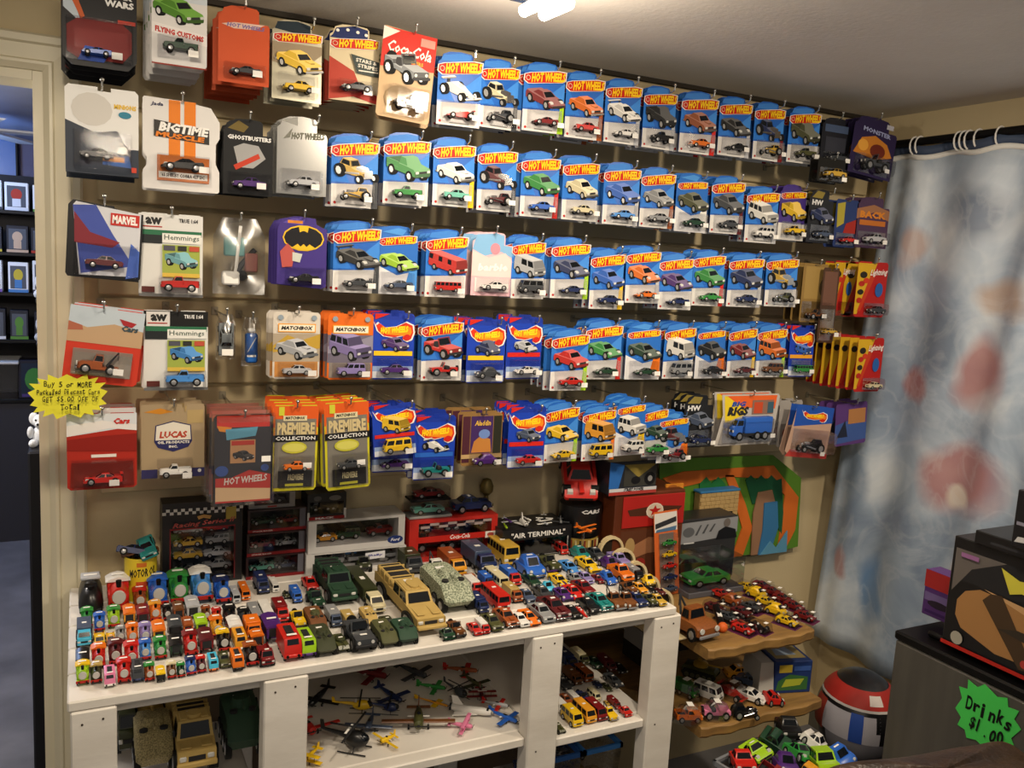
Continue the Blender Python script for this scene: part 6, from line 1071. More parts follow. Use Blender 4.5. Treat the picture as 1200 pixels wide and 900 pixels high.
# ------------------------------------------------------------------ loose toys on the table: (px, py of the front base point, width px, type, colour, second colour, length/width)
ASP = {'engine': 1.75, 'diesel': 1.9, 'stream': 2.2, 'wagon': 1.7, 'sedan': 2.2, 'classic': 2.3, 'sports': 2.2, 'racer': 2.2, 'bug': 1.9, 'pickup': 2.3, 'tow': 1.9, 'van': 2.2, 'suv': 2.0, 'bus': 3.0, 'truck': 2.4, 'flat': 2.4, 'jeep': 1.9, 'hotrod': 1.9, 'formula': 2.0, 'tank': 1.8, 'apc': 2.1, 'humvee': 2.2}
TRAINS = [
 [(97, 806, 17, 'engine', 'lime', 'yellow'), (113, 804, 15, 'engine', 'dkolive', 'tan'), (129, 808, 14, 'diesel', 'pink', 'white'), (146, 804, 19, 'engine', 'red', 'red'), (162, 802, 16, 'diesel', 'dkgrey', 'navy'), (176, 801, 13, 'engine', 'rust', 'green'), (189, 802, 12, 'wagon', 'black', 'yellow'), (202, 798, 13, 'engine', 'brown', 'cream'), (213, 796, 11, 'engine', 'dkgreen', 'green'), (225, 794, 13, 'engine', 'blue', 'navy'), (237, 791, 12, 'engine', 'maroon', 'red'), (251, 789, 12, 'diesel', 'cyan', 'orange'), (265, 786, 14, 'pickup', 'olive', 'olive'), (280, 789, 16, 'diesel', 'orange', 'black'), (297, 784, 17, 'engine', 'black', 'rust'), (315, 785, 18, 'flat', 'dkred', 'dkred'), (344, 778, 25, 'diesel', 'red', 'red'), (363, 774, 20, 'diesel', 'lime', 'purple')],
 [(97, 791, 18, 'wagon', 'black', 'black'), (116, 788, 18, 'engine', 'red', 'orange'), (136, 783, 18, 'engine', 'maroon', 'maroon'), (155, 785, 18, 'engine', 'red', 'red'), (171, 777, 15, 'engine', 'sky', 'blue'), (189, 776, 16, 'engine', 'green', 'green'), (207, 773, 17, 'wagon', 'dkgreen', 'black'), (225, 772, 18, 'engine', 'red', 'dkred'), (243, 769, 19, 'wagon', 'dkred', 'maroon'), (264, 767, 16, 'engine', 'black', 'yellow'), (283, 766, 16, 'diesel', 'amber', 'white'), (302, 763, 18, 'wagon', 'rust', 'orange')],
 [(99, 762, 19, 'truck', 'cyan', 'slate'), (117, 763, 16, 'flat', 'yellow', 'yellow'), (130, 759, 14, 'flat', 'amber', 'yellow'), (142, 756, 14, 'engine', 'grey', 'grey'), (156, 758, 16, 'engine', 'orange', 'orange'), (171, 757, 15, 'engine', 'lilac', 'lilac'), (187, 756, 17, 'wagon', 'amber', 'orange'), (206, 752, 18, 'wagon', 'black', 'dkgrey'), (221, 747, 14, 'wagon', 'orange', 'rust'), (237, 747, 16, 'wagon', 'lime', 'lime'), (256, 751, 16, 'engine', 'amber', 'orange'), (277, 752, 18, 'wagon', 'dkred', 'white'), (299, 755, 20, 'truck', 'orange', 'orange'), (322, 757, 22, 'wagon', 'purple', 'purple')],
 [(102, 739, 15, 'engine', 'green', 'green'), (117, 743, 14, 'engine', 'blue', 'blue'), (134, 739, 16, 'engine', 'lime', 'green'), (152, 735, 17, 'wagon', 'amber', 'orange'), (168, 735, 17, 'wagon', 'maroon', 'dkred'), (183, 731, 15, 'engine', 'orange', 'amber'), (197, 729, 12, 'engine', 'black', 'black'), (210, 729, 15, 'wagon', 'rust', 'brown'), (227, 729, 18, 'wagon', 'silver', 'silver'), (243, 730, 13, 'engine', 'brown', 'rust'), (256, 734, 14, 'engine', 'red', 'red'), (272, 738, 16, 'engine', 'black', 'black'), (289, 740, 15, 'engine', 'dkgrey', 'black'), (303, 738, 14, 'bus', 'grey', 'green'), (316, 735, 14, 'bus', 'white', 'green'), (333, 733, 19, 'truck', 'red', 'dkred'), (353, 740, 19, 'jeep', 'yellow', 'yellow')],
 [(107, 723, 31, 'stream', 'black', 'silver'), (140, 724, 29, 'engine', 'red', 'white'), (165, 718, 17, 'engine', 'rust', 'red'), (187, 717, 25, 'engine', 'blue', 'blue'), (212, 713, 25, 'engine', 'green', 'green'), (239, 711, 26, 'engine', 'sky', 'white'), (263, 711, 20, 'engine', 'blue', 'navy'), (278, 709, 10, 'bus', 'silver', 'silver'), (289, 706, 11, 'bus', 'orange', 'yellow'), (310, 699, 15, 'truck', 'navy', 'navy'), (324, 696, 14, 'bus', 'white', 'green'), (337, 703, 14, 'jeep', 'olive', 'olive'), (350, 709, 15, 'truck', 'blue', 'blue'), (368, 697, 15, 'sedan', 'red', 'red')],
]
ARMY = [
 [(385, 774, 27, 'apc', 'dkolive', 'dkolive'), (404, 768, 20, 'tank', 'olive', 'dkolive'), (432, 771, 30, 'jeep', 'dkgrey', 'dkgrey'), (460, 764, 24, 'apc', 'olive', 'olive'), (481, 760, 27, 'apc', 'dkgreen', 'dkgreen'), (528, 753, 15, 'sedan', 'dkgreen', 'dkgreen'), (541, 750, 15, 'jeep', 'brown', 'brown')],
 [(376, 746, 22, 'apc', 'brown', 'olive'), (396, 738, 18, 'truck', 'slate', 'grey'), (415, 744, 18, 'truck', 'olive', 'tan'), (460, 742, 16, 'sedan', 'dkolive', 'dkolive'), (438, 737, 26, 'apc', 'tan', 'tan')],
 [(375, 717, 18, 'jeep', 'dkgreen', 'dkgreen'), (405, 712, 36, 'humvee', 'dkgreen', 'dkgreen', (398, 676)), (447, 725, 28, 'truck', 'cream', 'dkolive', (432, 678)), (508, 748, 42, 'humvee', 'tan', 'tan', (476, 685)), (543, 724, 42, 'apc', 'silver', 'silver', (517, 686))],
 [(428, 672, 18, 'jeep', 'dkolive', 'dkolive'), (488, 676, 22, 'truck', 'dkgrey', 'dkolive'), (519, 682, 20, 'tow', 'white', 'white'), (541, 679, 20, 'truck', 'amber', 'rust'), (558, 690, 14, 'sedan', 'rust', 'rust'), (575, 677, 24, 'truck', 'navy', 'slate')],
]
CARS = [
 [(563, 748, 14, 'sedan', 'red', 'red'), (576, 750, 13, 'truck', 'red', 'white'), (588, 746, 16, 'sedan', 'olive', 'gold'), (603, 739, 17, 'classic', 'rust', 'rust'), (617, 738, 13, 'sedan', 'white', 'black'), (631, 738, 15, 'sports', 'orange', 'orange'), (647, 735, 18, 'sedan', 'grey', 'silver'), (664, 732, 21, 'classic', 'maroon', 'maroon'), (678, 728, 13, 'sedan', 'black', 'black'), (689, 727, 13, 'formula', 'red', 'white'), (700, 723, 15, 'sedan', 'black', 'white'), (714, 720, 17, 'classic', 'teal', 'teal'), (729, 718, 17, 'tow', 'brown', 'brown'), (743, 717, 16, 'tow', 'brown', 'olive'), (756, 714, 13, 'sedan', 'navy', 'navy'), (768, 713, 11, 'jeep', 'olive', 'olive'), (779, 713, 11, 'sedan', 'gold', 'gold')],
 [(562, 700, 13, 'truck', 'red', 'white'), (569, 722, 14, 'truck', 'navy', 'navy'), (592, 720, 18, 'bus', 'red', 'orange'), (609, 709, 16, 'truck', 'rust', 'tan'), (625, 711, 17, 'sedan', 'slate', 'slate'), (645, 708, 16, 'sedan', 'dkgrey', 'grey'), (667, 707, 16, 'sports', 'purple', 'black'), (681, 706, 16, 'sports', 'red', 'red'), (694, 702, 15, 'sedan', 'dkred', 'red'), (745, 700, 12, 'jeep', 'brown', 'brown'), (757, 699, 11, 'sedan', 'amber', 'yellow'), (769, 697, 10, 'sports', 'black', 'black'), (779, 699, 10, 'sedan', 'maroon', 'red')],
 [(577, 692, 14, 'truck', 'navy', 'blue'), (592, 694, 17, 'bus', 'cream', 'yellow'), (607, 690, 14, 'truck', 'red', 'blue'), (631, 692, 13, 'sedan', 'dkgreen', 'black'), (645, 697, 16, 'bug', 'cyan', 'cyan'), (665, 692, 18, 'racer', 'yellow', 'purple'), (681, 687, 15, 'sedan', 'grey', 'grey'), (693, 687, 12, 'sedan', 'lilac', 'lilac'), (706, 686, 14, 'pickup', 'dkred', 'dkred'), (720, 688, 17, 'bug', 'blue', 'lime'), (738, 686, 17, 'pickup', 'orange', 'orange'), (752, 683, 11, 'truck', 'black', 'grey'), (764, 688, 13, 'bug', 'yellow', 'amber')],
 [(573, 676, 16, 'truck', 'slate', 'slate'), (601, 667, 22, 'bus', 'gold', 'yellow'), (631, 682, 34, 'bug', 'blue', 'blue'), (653, 674, 16, 'jeep', 'olive', 'olive'), (677, 676, 20, 'sports', 'sky', 'sky'), (700, 674, 24, 'sports', 'yellow', 'yellow'), (722, 671, 15, 'bug', 'purple', 'pink'), (735, 668, 13, 'pickup', 'lilac', 'white')],
 [(663, 652, 13, 'van', 'red', 'red'), (688, 660, 20, 'bug', 'teal', 'teal'), (707, 660, 13, 'sedan', 'dkgrey', 'black')],
]
def layout(rows, z, group, ymax=-.10, xmax=None, hs=1.0):
    it = []
    for rw in rows:
        for i, e in enumerate(rw):
            px, py, wp, t, c, c2 = e[:6]; q = atz(px, py, z); w_ = atz(px+wp/2, py, z).x-atz(px-wp/2, py, z).x; w_ *= .98
            nb = [KW[rw[j][3]] and CN[rw[j][4]][1]+' '+KW[rw[j][3]] for j in (i-1, i+1) if 0 <= j < len(rw)]
            lab = '%s toy %s %s %s' % (CN[c][1], KW[t], 'between' if len(nb) == 2 else 'beside', ' and '.join(nb))
            it.append([q.x, q.y, w_, w_*ASP[t], t, c, c2, lab, e[6] if len(e) > 6 else None])
    for _ in range(3):
        for a in it:
            for b in it:
                if a is b: continue
                dx = abs(a[0]-b[0]); hw_ = (a[2]+b[2])/2
                if dx < hw_ and a[1] <= b[1] < a[1]+a[3]+.002:
                    if dx < .62*hw_: a[3] = max(.035, b[1]-a[1]-.003)
                    else: k = (dx-.0006)/hw_; a[2] *= k; b[2] *= k
    for a in it:                                   # stretch each toy towards the row behind it, within reason
        gap = ymax-a[1]
        for b in it:
            if a is not b and b[1] > a[1] and abs(a[0]-b[0]) < .6*(a[2]+b[2])/2: gap = min(gap, b[1]-a[1])
        if a[8]: a[3] = min(gap-.004, atz(a[8][0], a[8][1], z).y-a[1]) if gap > .05 else a[3]
        else: a[3] = min(max(a[3], gap*.95), a[2]*ASP[a[4]]*1.3)
    for a in it:
        if a[1]+a[3] > ymax: a[3] = max(.03, ymax-a[1])
        if a[1] < YT+.004: a[1] = YT+.004
    for a in it:
        bm = None
        if a[4] == 'apc' and a[5] == 'silver': bm = CAMOM
        toy(a[4], a[5], (a[0], a[1]+a[3]/2*1.06, z), a[2], a[3]*.94, a[7], group, 0, a[6], True, bodymat=bm, hs=hs)
layout([r_ for r_ in TRAINS], ZT, 'loose toy trains on the table', -.10, hs=1.12)
layout(ARMY, ZT, 'loose army vehicles on the table', -.115)
layout(CARS, ZT, 'loose toy cars on the table', -.115, hs=1.1)
# stepped wooden arches at the table end
ar = None; PINE = noisy('pale_pine', 0xC9B384, 0xD8C79C, 20, .6)
q0 = atz(793, 722, ZT-.09); XA = X1T+.006
ar = empty('arch_ramp', (XA, -.5, ZW), 0, 'pale wooden toy ramp of stepped arches beside the table end', 'toy ramp')
NA = 5
for k in range(NA):
    y0 = -.455+k*.062; h = .118+.017*k; m = MB(); wd = .085; c = h-.048
    out = [(-wd/2, 0), (-wd/2, c)]+[(-wd/2*math.cos(math.pi*i/10), c+.046*math.sin(math.pi*i/10)) for i in range(1, 10)]+[(wd/2, c), (wd/2, 0), (wd*.41, 0), (wd*.41, c)]+[(wd*.41*math.cos(math.pi*i/10), c+.038*math.sin(math.pi*i/10)) for i in range(1, 10)]+[(-wd*.41, c), (-wd*.41, 0)]
    m.prism(out, 0, .014, PINE); m.box(-wd*.41, .010, 0, wd*.41, .0135, c+.03, mat(0x2A241C)); m.build('arch', ar, (.046, y0+.5, 0), smooth=30)  # dark sheet in each opening stands in for the shade inside
m = MB(); m.box(.004, -.02, 0, .088, .30, .003, PINE); m.build('base_strip', ar, smooth=0)
# ------------------------------------------------------------------ inside the table bays
def put(t, c, px, py, z, w, L, lab, grp, rz=0.0, c2=None, bm=None, dy=0, hs=1.0, st=True, ry=0):
    q = atz(px, py, z); return toy(t, c, (q.x, q.y+dy, z), w, L, lab, grp, rz, c2, st, bodymat=bm, hs=hs, ry=ry)
ZB1 = ZM2
def bay1(t, c, px, py, w, L, lab, c2=None, bm=None, hs=1.0):
    q = atz(px, py, ZB1); toy(t, c, (q.x, q.y+L/2, ZB1), w, L, lab, 'army toys in the left bay', 0, c2, True, bodymat=bm, hs=hs)
bay1('humvee', 'tan', 231, 912, .082, .15, 'tan army truck at the front of the left bay', hs=1.35)
bay1('apc', 'tan', 182, 912, .075, .13, 'camouflaged tan armoured carrier at the front of the left bay', bm=CAMOT, hs=1.35)
bay1('tank', 'tan', 178, 878, .07, .10, 'tan toy tank with domed turret at the back of the left bay', hs=2.0)
bay1('apc', 'tan', 216, 868, .078, .13, 'tan armoured carrier at the back of the left bay', hs=2.2)
bay1('apc', 'dkgreen', 288, 893, .075, .14, 'dark green armoured carrier by the post of the left bay', hs=1.5)
bay1('jeep', 'dkgrey', 286, 845, .06, .10, 'dark grey jeep at the back of the left bay', hs=1.2)
bay1('truck', 'dkolive', 150, 890, .04, .2, 'dark olive box truck against the side of the left bay', hs=2.2)
q = atz(262, 838, ZB1); pbox('toy_box', q.x-.05, q.x+.05, -.14, ZB1, .06, .14, 'dim clear fronted box standing behind the grey jeep', 'toy box', 0x4A443C, [('r', .1, .5, .9, .9, 0x6A645A), ('r', .15, .2, .8, .4, 0x3A3430)])
# aircraft on the middle bay
AIR = [(520, 880, 'plane', 'olive', 'brown', .20, .11, -.35, 'large olive camouflaged plane with long wings'), (566, 868, 'shuttle', 'white', 'white', .075, .12, .9, 'white toy space shuttle with black nose'), (590, 862, 'plane', 'blue', 'blue', .09, .1, .5, 'bright blue toy plane'), (513, 858, 'biplane', 'pink', 'pink', .09, .07, .9, 'pink toy biplane'), (497, 868, 'plane', 'yellow', 'yellow', .1, .05, -1.2, 'slim yellow toy plane'), (500, 838, 'plane', 'amber', 'yellow', .05, .11, .7, 'chunky yellow toy jet'), (505, 812, 'plane', 'green', 'green', .09, .09, .9, 'green toy plane'), (388, 872, 'plane', 'red', 'red', .17, .08, .15, 'red toy plane with wide wings'), (420, 838, 'heli', 'yellow', 'yellow', .1, .12, 1.2, 'yellow toy helicopter'), (455, 822, 'plane', 'navy', 'navy', .11, .12, .3, 'navy blue toy jet'), (430, 795, 'plane', 'dkred', 'dkred', .14, .13, .8, 'dark red toy jet at the back'), (375, 822, 'plane', 'black', 'black', .14, .12, -.7, 'black toy plane by the white post'), (560, 790, 'plane', 'rust', 'red', .1, .11, 1.0, 'red nosed toy plane at the back'), (482, 792, 'plane', 'dkgrey', 'dkgrey', .13, .12, .5, 'dark grey toy plane at the back'), (535, 818, 'heli', 'dkgrey', 'dkgrey', .1, .1, .4, 'dark grey toy helicopter'), (470, 850, 'heli', 'navy', 'black', .09, .09, 1.1, 'navy toy helicopter'), (560, 815, 'biplane', 'maroon', 'dkred', .09, .08, -.3, 'maroon toy biplane'), (595, 800, 'plane', 'olive', 'dkolive', .1, .1, .2, 'olive green toy jet by the post'), (585, 835, 'plane', 'silver', 'red', .08, .08, .8, 'silver toy plane with red wings'), (440, 858, 'plane', 'slate', 'slate', .13, .09, -.5, 'slate blue toy plane'), (415, 893, 'heli', 'black', 'black', .16, .14, .9, 'large black toy helicopter in front'), (372, 893, 'biplane', 'yellow', 'yellow', .09, .09, -.8, 'yellow toy biplane by the white post')]
pts = []
for (px, py, t_, c, c2, w_, L, rz, lab) in AIR: q = atz(px, py, ZM2); pts.append([q.x, q.y, .40*max(w_, L)*.85])
xa_, xb2, ya_, yb2 = PX[1][1]-.02, PX[2][0]+.02, YT+.08, -.10
for _ in range(120):
    for a in range(len(pts)):
        for b in range(a):
            dx = pts[a][0]-pts[b][0]; dy = pts[a][1]-pts[b][1]; d = math.hypot(dx, dy)+1e-6; o_ = pts[a][2]+pts[b][2]-d
            if o_ > 0:
                for k, sg in ((a, .25), (b, -.25)): pts[k][0] += dx/d*o_*sg; pts[k][1] += dy/d*o_*sg
    for p in pts: p[0] = min(max(p[0], xa_+p[2]), xb2-p[2]); p[1] = min(max(p[1], ya_+p[2]*.6), yb2-p[2]*.6)
for i, (px, py, t_, c, c2, w_, L, rz, lab) in enumerate(AIR):
    toy(t_, c, (pts[i][0], pts[i][1], ZM2+.0005), w_*.85, L*.85, lab+', middle bay', 'toy aircraft in the middle bay', rz, c2, i % 2 == 0, cat='toy aircraft')
# cars on the shelf of the right bay
B3 = [
 [(660, 862, 11, 'tank', 'olive', 'olive'), (679, 855, 15, 'van', 'yellow', 'yellow'), (695, 851, 15, 'van', 'amber', 'yellow'), (708, 848, 14, 'van', 'dkred', 'dkred'), (721, 847, 12, 'tow', 'yellow', 'yellow'), (738, 842, 11, 'sedan', 'red', 'white')],
 [(661, 838, 12, 'bus', 'white', 'white'), (670, 830, 12, 'sedan', 'rust', 'rust'), (680, 830, 11, 'truck', 'slate', 'white'), (690, 828, 11, 'jeep', 'navy', 'blue'), (702, 824, 14, 'van', 'cream', 'white'), (714, 828, 10, 'sedan', 'gold', 'yellow'), (726, 833, 12, 'truck', 'dkred', 'dkred')],
 [(668, 812, 12, 'sedan', 'dkgrey', 'grey'), (680, 806, 12, 'truck', 'brown', 'brown'), (692, 802, 12, 'bus', 'rust', 'rust'), (704, 808, 11, 'sedan', 'navy', 'navy'), (716, 812, 11, 'sedan', 'olive', 'yellow'), (728, 808, 12, 'sports', 'dkgrey', 'black')],
 [(674, 788, 14, 'truck', 'navy', 'navy'), (688, 782, 12, 'truck', 'olive', 'cream'), (704, 786, 12, 'sedan', 'dkgreen', 'green'), (720, 790, 12, 'truck', 'maroon', 'maroon'), (733, 792, 10, 'sedan', 'black', 'black')],
]
layout(B3, ZM, 'toy cars in the right bay', -.12)
# clear tubs under that shelf
for i, (a, b, c, lab) in enumerate(((PX[2][1]+.012, (PX[2][1]+PX[3][0])/2-.004, 0x2F5FA8, 'blue rimmed tub on the floor of the right bay beside the inner post'), ((PX[2][1]+PX[3][0])/2+.004, PX[3][0]-.012, 0x3A78C0, 'clear tub with blue lid clips beside the outer post'))):
    o = empty('storage_tub', ((a+b)/2, YT+.08, ZM-.27), 0, lab, 'tub'); W = b-a
    m = MB(); m.hexa((-W/2+.01, W/2-.01, 0.01, .24, 0), (-W/2, W/2, 0, .25, .16), PANE); m.build('tub', o, smooth=0); m = MB(); m.box(-W/2-.002, -.003, .16, W/2+.002, .004, .172, mat(c)); m.box(-W/2-.002, -.003, .16, -W/2+.006, .25, .172, mat(c)); m.box(W/2-.006, -.003, .16, W/2+.002, .25, .172, mat(c)); m.build('rim', o, smooth=0)
    m = MB()
    rt = random.Random(i)
    for k in range(10): x = rt.uniform(-W*.22, W*.22); y = rt.uniform(.05, .2); z = .0+.025*(k//3); m.add(joined('sedan'), Matrix.Translation((x, y, z+.002)) @ Matrix.Rotation(rt.uniform(0, 3), 4, 'Z') @ Matrix.Scale(.065, 4))
    o2 = m.build('heaped_toys', o, color=(0x3A5A9A, 0x8A7A4A)[i]); o2['kind'] = 'stuff'
    m = MB(); m.cbox(-W/2, .0, -.03, W/2, .27, -.0005, .003, WHITEP); m.build('slab', o, smooth=0)
# ------------------------------------------------------------------ plank shelf toys
q = atz(826, 752, ZW); toy('tow', 'rust', (q.x-.004, q.y+.05, ZW), .075, .12, 'large rust brown toy tow truck at the plank shelf corner', None, .12, 'rust', False, bodymat=RUSTM)
q = atz(850, 745, ZW); o = empty('pen_toy', (q.x+.012, q.y+.03, ZW), -.5, 'black and orange toy part beside the rust brown tow truck', 'toy part')
m = MB(); m.cyl((0, 0, .012), (0, .09, .03), .010, .010, 10, BLK); m.build('barrel', o); m = MB(); m.sph((0, -.01, .014), .014, mat(0xD2622A), 10, 7); m.build('orange_tip', o); m = MB(); m.box(-.006, .03, .0265, .006, .06, .0305, WHT); m.build('label_strip', o, smooth=0)
def carded_car(px, py, t, c, lab, card, rz=0.0, w_=.030, L=.058, dome=True):
    q = atz(px, py, ZW); r = empty('carded_toy_car', (q.x, q.y, ZW), rz, lab, 'toy pack', 'carded toy cars on the plank shelf')
    m = MB(); m.cbox(-.024, -.036, 0, .024, .036, .0015, .0005, mat(card)); m.build('backing_card', r, smooth=0)
    o = obj('toy_car', cached(('j', t), lambda: joined(t).mesh('car_'+t)), r, (0, 0, .002), hx(c)); o.scale = (w_/.44, L, w_/.44)
    if dome: m = MB(); m.hexa((-.022, .022, -.034, .034, .0015), (-.018, .018, -.030, .030, .026), BLIS); m.build('blister', r, smooth=0)
    s_ = obj('price_sticker', cached('stk2', lambda: (lambda mm: (mm.box(-.5, -.5, 0, .5, .5, .02, STK), mm.mesh('s'))[1])(MB())), r, (.008, -.018, .0262)); s_.scale = (.014, .01, .01)
YL = [(883, 700), (893, 705), (905, 712), (918, 720), (930, 727), (941, 735)]
for i, (px, py) in enumerate(((876, 692), (886, 700), (898, 709), (909, 720), (922, 732))):
    carded_car(px, py, 'bug' if i % 2 else 'sports', 'yellow', 'yellow toy car on a purple card, %s in the line from the wall' % ORD[i], 0x5A2A52, .35)
for i, (px, py) in enumerate(((893, 690), (905, 697), (917, 705), (930, 714), (943, 726))):
    carded_car(px, py, 'sports', 'dkred', 'red toy car on a purple card, %s in the line from the wall' % ORD[i], 0x6A2A4A, .35)
for i, (px, py, t, c, lab) in enumerate(((845, 700, 'sports', 'red', 'bright red toy car in a clear dome near the green model case'), (857, 708, 'bug', 'rust', 'orange red toy car in a clear dome near the green model case'), (838, 716, 'sports', 'maroon', 'maroon toy car in a clear dome beside the arch ramp'), (853, 727, 'sports', 'dkgrey', 'dark grey toy car in a clear dome amid the red ones'), (868, 722, 'sedan', 'maroon', 'maroon saloon in a clear dome amid the dark ones'), (880, 716, 'sedan', 'dkgrey', 'charcoal saloon on a purple card behind the yellow line'), (870, 741, 'racer', 'red', 'red racing car on a magenta card at the shelf edge'), (888, 739, 'formula', 'black', 'black formula racer on a magenta card at the shelf edge'))):
    carded_car(px, py, t, c, lab, 0x5E2348 if i > 4 else 0x3A2A2E, .3)
# ------------------------------------------------------------------ lower plank shelf
def bagged(px, py, t, c, lab, w_=.045, L=.09, rz=.4, z=ZW2):
    q = atz(px, py, z); r = empty('bagged_toy', (q.x, q.y, z), rz, lab, 'bagged toy', 'bagged toys on the lower plank shelf')
    o = obj('toy_car', cached(('j', t), lambda: joined(t).mesh('car_'+t)), r, (0, 0, .004), hx(c)); o.scale = (w_/.44, L, w_/.44)
    m = MB(); n = 8; rr = random.Random(px)
    P = [(math.cos(a)*w_*.72*k*rr.uniform(.85, 1.1), math.sin(a)*L*.60*k*rr.uniform(.85, 1.1), z_) for k, z_ in ((1, .001), (1.02, .018), (.8, .042), (.35, .05)) for a in [2*math.pi*i/n for i in range(n)]]
    m.mesh_(P, [(j*n+i, j*n+(i+1) % n, j*n+n+(i+1) % n, j*n+n+i) for j in range(3) for i in range(n)]+[tuple(range(3*n, 4*n))], BAG); m.build('bag', r, smooth=0)
    m = MB(); m.box(-.012, -.01, .0, .01, .006, .0006, STK); m.build('price_sticker', r, (0, 0, .0505), smooth=0)
for a in ((806, 846, 'pickup', 'orange', 'orange toy pickup in a clear bag at the lower shelf corner', .034, .07, 1.2), (829, 820, 'van', 'white', 'white toy van in a clear bag on the lower shelf', .038, .078, .4), (838, 842, 'jeep', 'pink', 'pink and white toy jeep in a clear bag', .036, .07, 1.2), (858, 818, 'formula', 'red', 'red toy racer in a clear bag on the lower shelf', .042, .08, .3), (803, 815, 'truck', 'green', 'green toy truck in a clear bag behind the orange pickup', .034, .075, .3)): bagged(*a)
q = atz(826, 796, ZW2); toy('tank', 'olive', (q.x, q.y+.02, ZW2), .06, .1, 'olive toy tank at the back of the lower plank shelf', None, .6, 'gold', False)
q = atz(889, 826, ZW2); toy('sports', 'white', (q.x, q.y+.03, ZW2), .042, .085, 'white toy car with a red roof on the lower plank shelf', None, .5, None, False)
q = atz(872, 840, ZW2); toy('hotrod', 'black', (q.x, q.y+.0, ZW2), .04, .07, 'black toy hot rod on the lower plank shelf', None, 1.2, None, False)
q = atz(897, 815, ZW2); toy('sedan', 'slate', (q.x, q.y+.06, ZW2), .04, .085, 'slate blue toy car beside the white car with red roof', None, .5, None, False)
q = atz(880, 802, ZW2); toy('sedan', 'amber', (q.x, q.y+.05, ZW2), .04, .09, 'amber toy car at the back of the lower plank shelf', None, 1.3, None)
q = atz(912, 828, ZW2); toy('sports', 'red', (q.x, q.y+.02, ZW2), .045, .05, 'small red toy car below the blue boxed set', None, 1.2, None, False)
q = atz(921, 823, ZW2); W = .115
bx_ = empty('boxed_set', (q.x+.055, q.y+.035, ZW2), -.25, 'blue and yellow boxed toy set with a grey plastic end on the lower shelf', 'toy box'); m = MB(); m.cbox(-W/2, 0, 0, W/2, .13, .095, .002, mat(0x23386E)); m.build('carton', bx_, smooth=0)
m = MB(); prt(m, [('p', [(.05, .1), (.9, .1), (.9, .5), (.4, .6), (.1, .4)], 0x3A6A3A), ('p', [(.2, .2), (.7, .25), (.8, .45), (.3, .45)], 0xA8B43A), ('r', .1, .66, .45, .9, 0xC0A83A), ('r', .5, .7, .95, .85, 0x3A5AA0)], W, .095, 0); m.build('print', bx_, smooth=0)
m = MB(); m.mesh_([(-W/2+.01, .02, .0955), (W/2-.01, .02, .0955), (W/2-.01, .11, .0955), (-W/2+.01, .11, .0955)], [(0, 1, 2, 3)], mat(0x9A8A5A)); m.mesh_([(-W/2+.02, .04, .0958), (W/2-.03, .04, .0958), (W/2-.04, .09, .0958), (-W/2+.03, .09, .0958)], [(0, 1, 2, 3)], mat(0x8FA0B4)); m.build('top_picture', bx_, smooth=0)
m = MB(); m.hexa((-W/2-.05, -W/2-.002, -.005, .11, 0), (-W/2-.04, -W/2-.002, .01, .1, .09), mat(0xB9B7B0)); m.build('grey_end', bx_, smooth=0)
x0, x1 = XW0+.05, XW0+.17
wbox('model_box', x0, x1, -.25, ZW2, .1, .05, 'dark window box under the white framed one on the lower shelf', 0x2A2A2A, [('sedan', 'dkred', .5, .2, .6)], (.05, .15, .95, .85))
wbox('model_box', x0, x1, -.25, ZW2+.051, .1, .055, 'white framed window box on the lower plank shelf', 0xB5B2AC, [('sedan', 'dkgrey', .5, .25, .6)], (.08, .25, .92, .95), [('r', .4, .06, .7, .16, 0xA83A34)])
x0, x1 = XW0+.23, XW0+.37
wbox('model_box', x0, x1, -.2, ZW2, .12, .12, 'tall dark window box with rows of tiny models at the back', 0x302C2A, [('sedan', 'grey', .3, .2, .4), ('sedan', 'dkgreen', .7, .2, .4), ('sedan', 'silver', .3, .5, .4), ('sedan', 'dkred', .7, .5, .4), ('sedan', 'slate', .3, .75, .4), ('sedan', 'white', .7, .75, .4)], (.06, .1, .94, .95))
# ------------------------------------------------------------------ tub of loose toys, racing helmet display on the floor side
c0 = CAM+ray(950, 905)*2.10; ZTUB = c0.z-.22
tb_ = empty('toy_tub', (c0.x+.02, c0.y+.08, 0), .2, 'clear grey tub heaped with loose toy cars below the plank shelf', 'tub')
m = MB(); m.hexa((-.12, .12, -.12, .12, ZTUB), (-.135, .135, -.13, .13, ZTUB+.17), clear('grey_tub', (.6, .62, .64), .12, .2)); m.build('tub', tb_, smooth=0)
m = MB()
for (a, b, c, d) in ((-.14, -.136, .14, -.128), (-.14, .128, .14, .136), (-.14, -.136, -.132, .136), (.132, -.136, .14, .136)): m.box(a, b, ZTUB+.165, c, d, ZTUB+.178, mat(0x7A7E84))
m.build('rim', tb_, smooth=0)
m = MB(); m.cbox(-.12, -.12, 0, .12, .12, ZTUB-.0005, .004, mat(0x23201E)); m.build('crate_base', tb_, smooth=0)
HEAP = [(905, 872, 'racer', 'sky', 'blue and white toy racer'), (918, 885, 'bus', 'amber', 'yellow toy bus with dark windows'), (933, 862, 'suv', 'lime', 'large lime green toy off-roader'), (958, 852, 'bug', 'blue', 'shiny blue rounded toy car'), (952, 880, 'pickup', 'dkred', 'dark red toy pickup with white label'), (985, 858, 'bug', 'purple', 'violet rounded toy car'), (972, 870, 'sports', 'green', 'emerald green toy car'), (990, 880, 'sports', 'white', 'white toy racer'), (940, 890, 'sedan', 'red', 'red toy car at the tub rim'), (975, 846, 'sports', 'lime', 'lime green striped toy car'), (1000, 870, 'sedan', 'dkgreen', 'dark green toy car'), (922, 858, 'sedan', 'black', 'black toy car with grey wheels')]
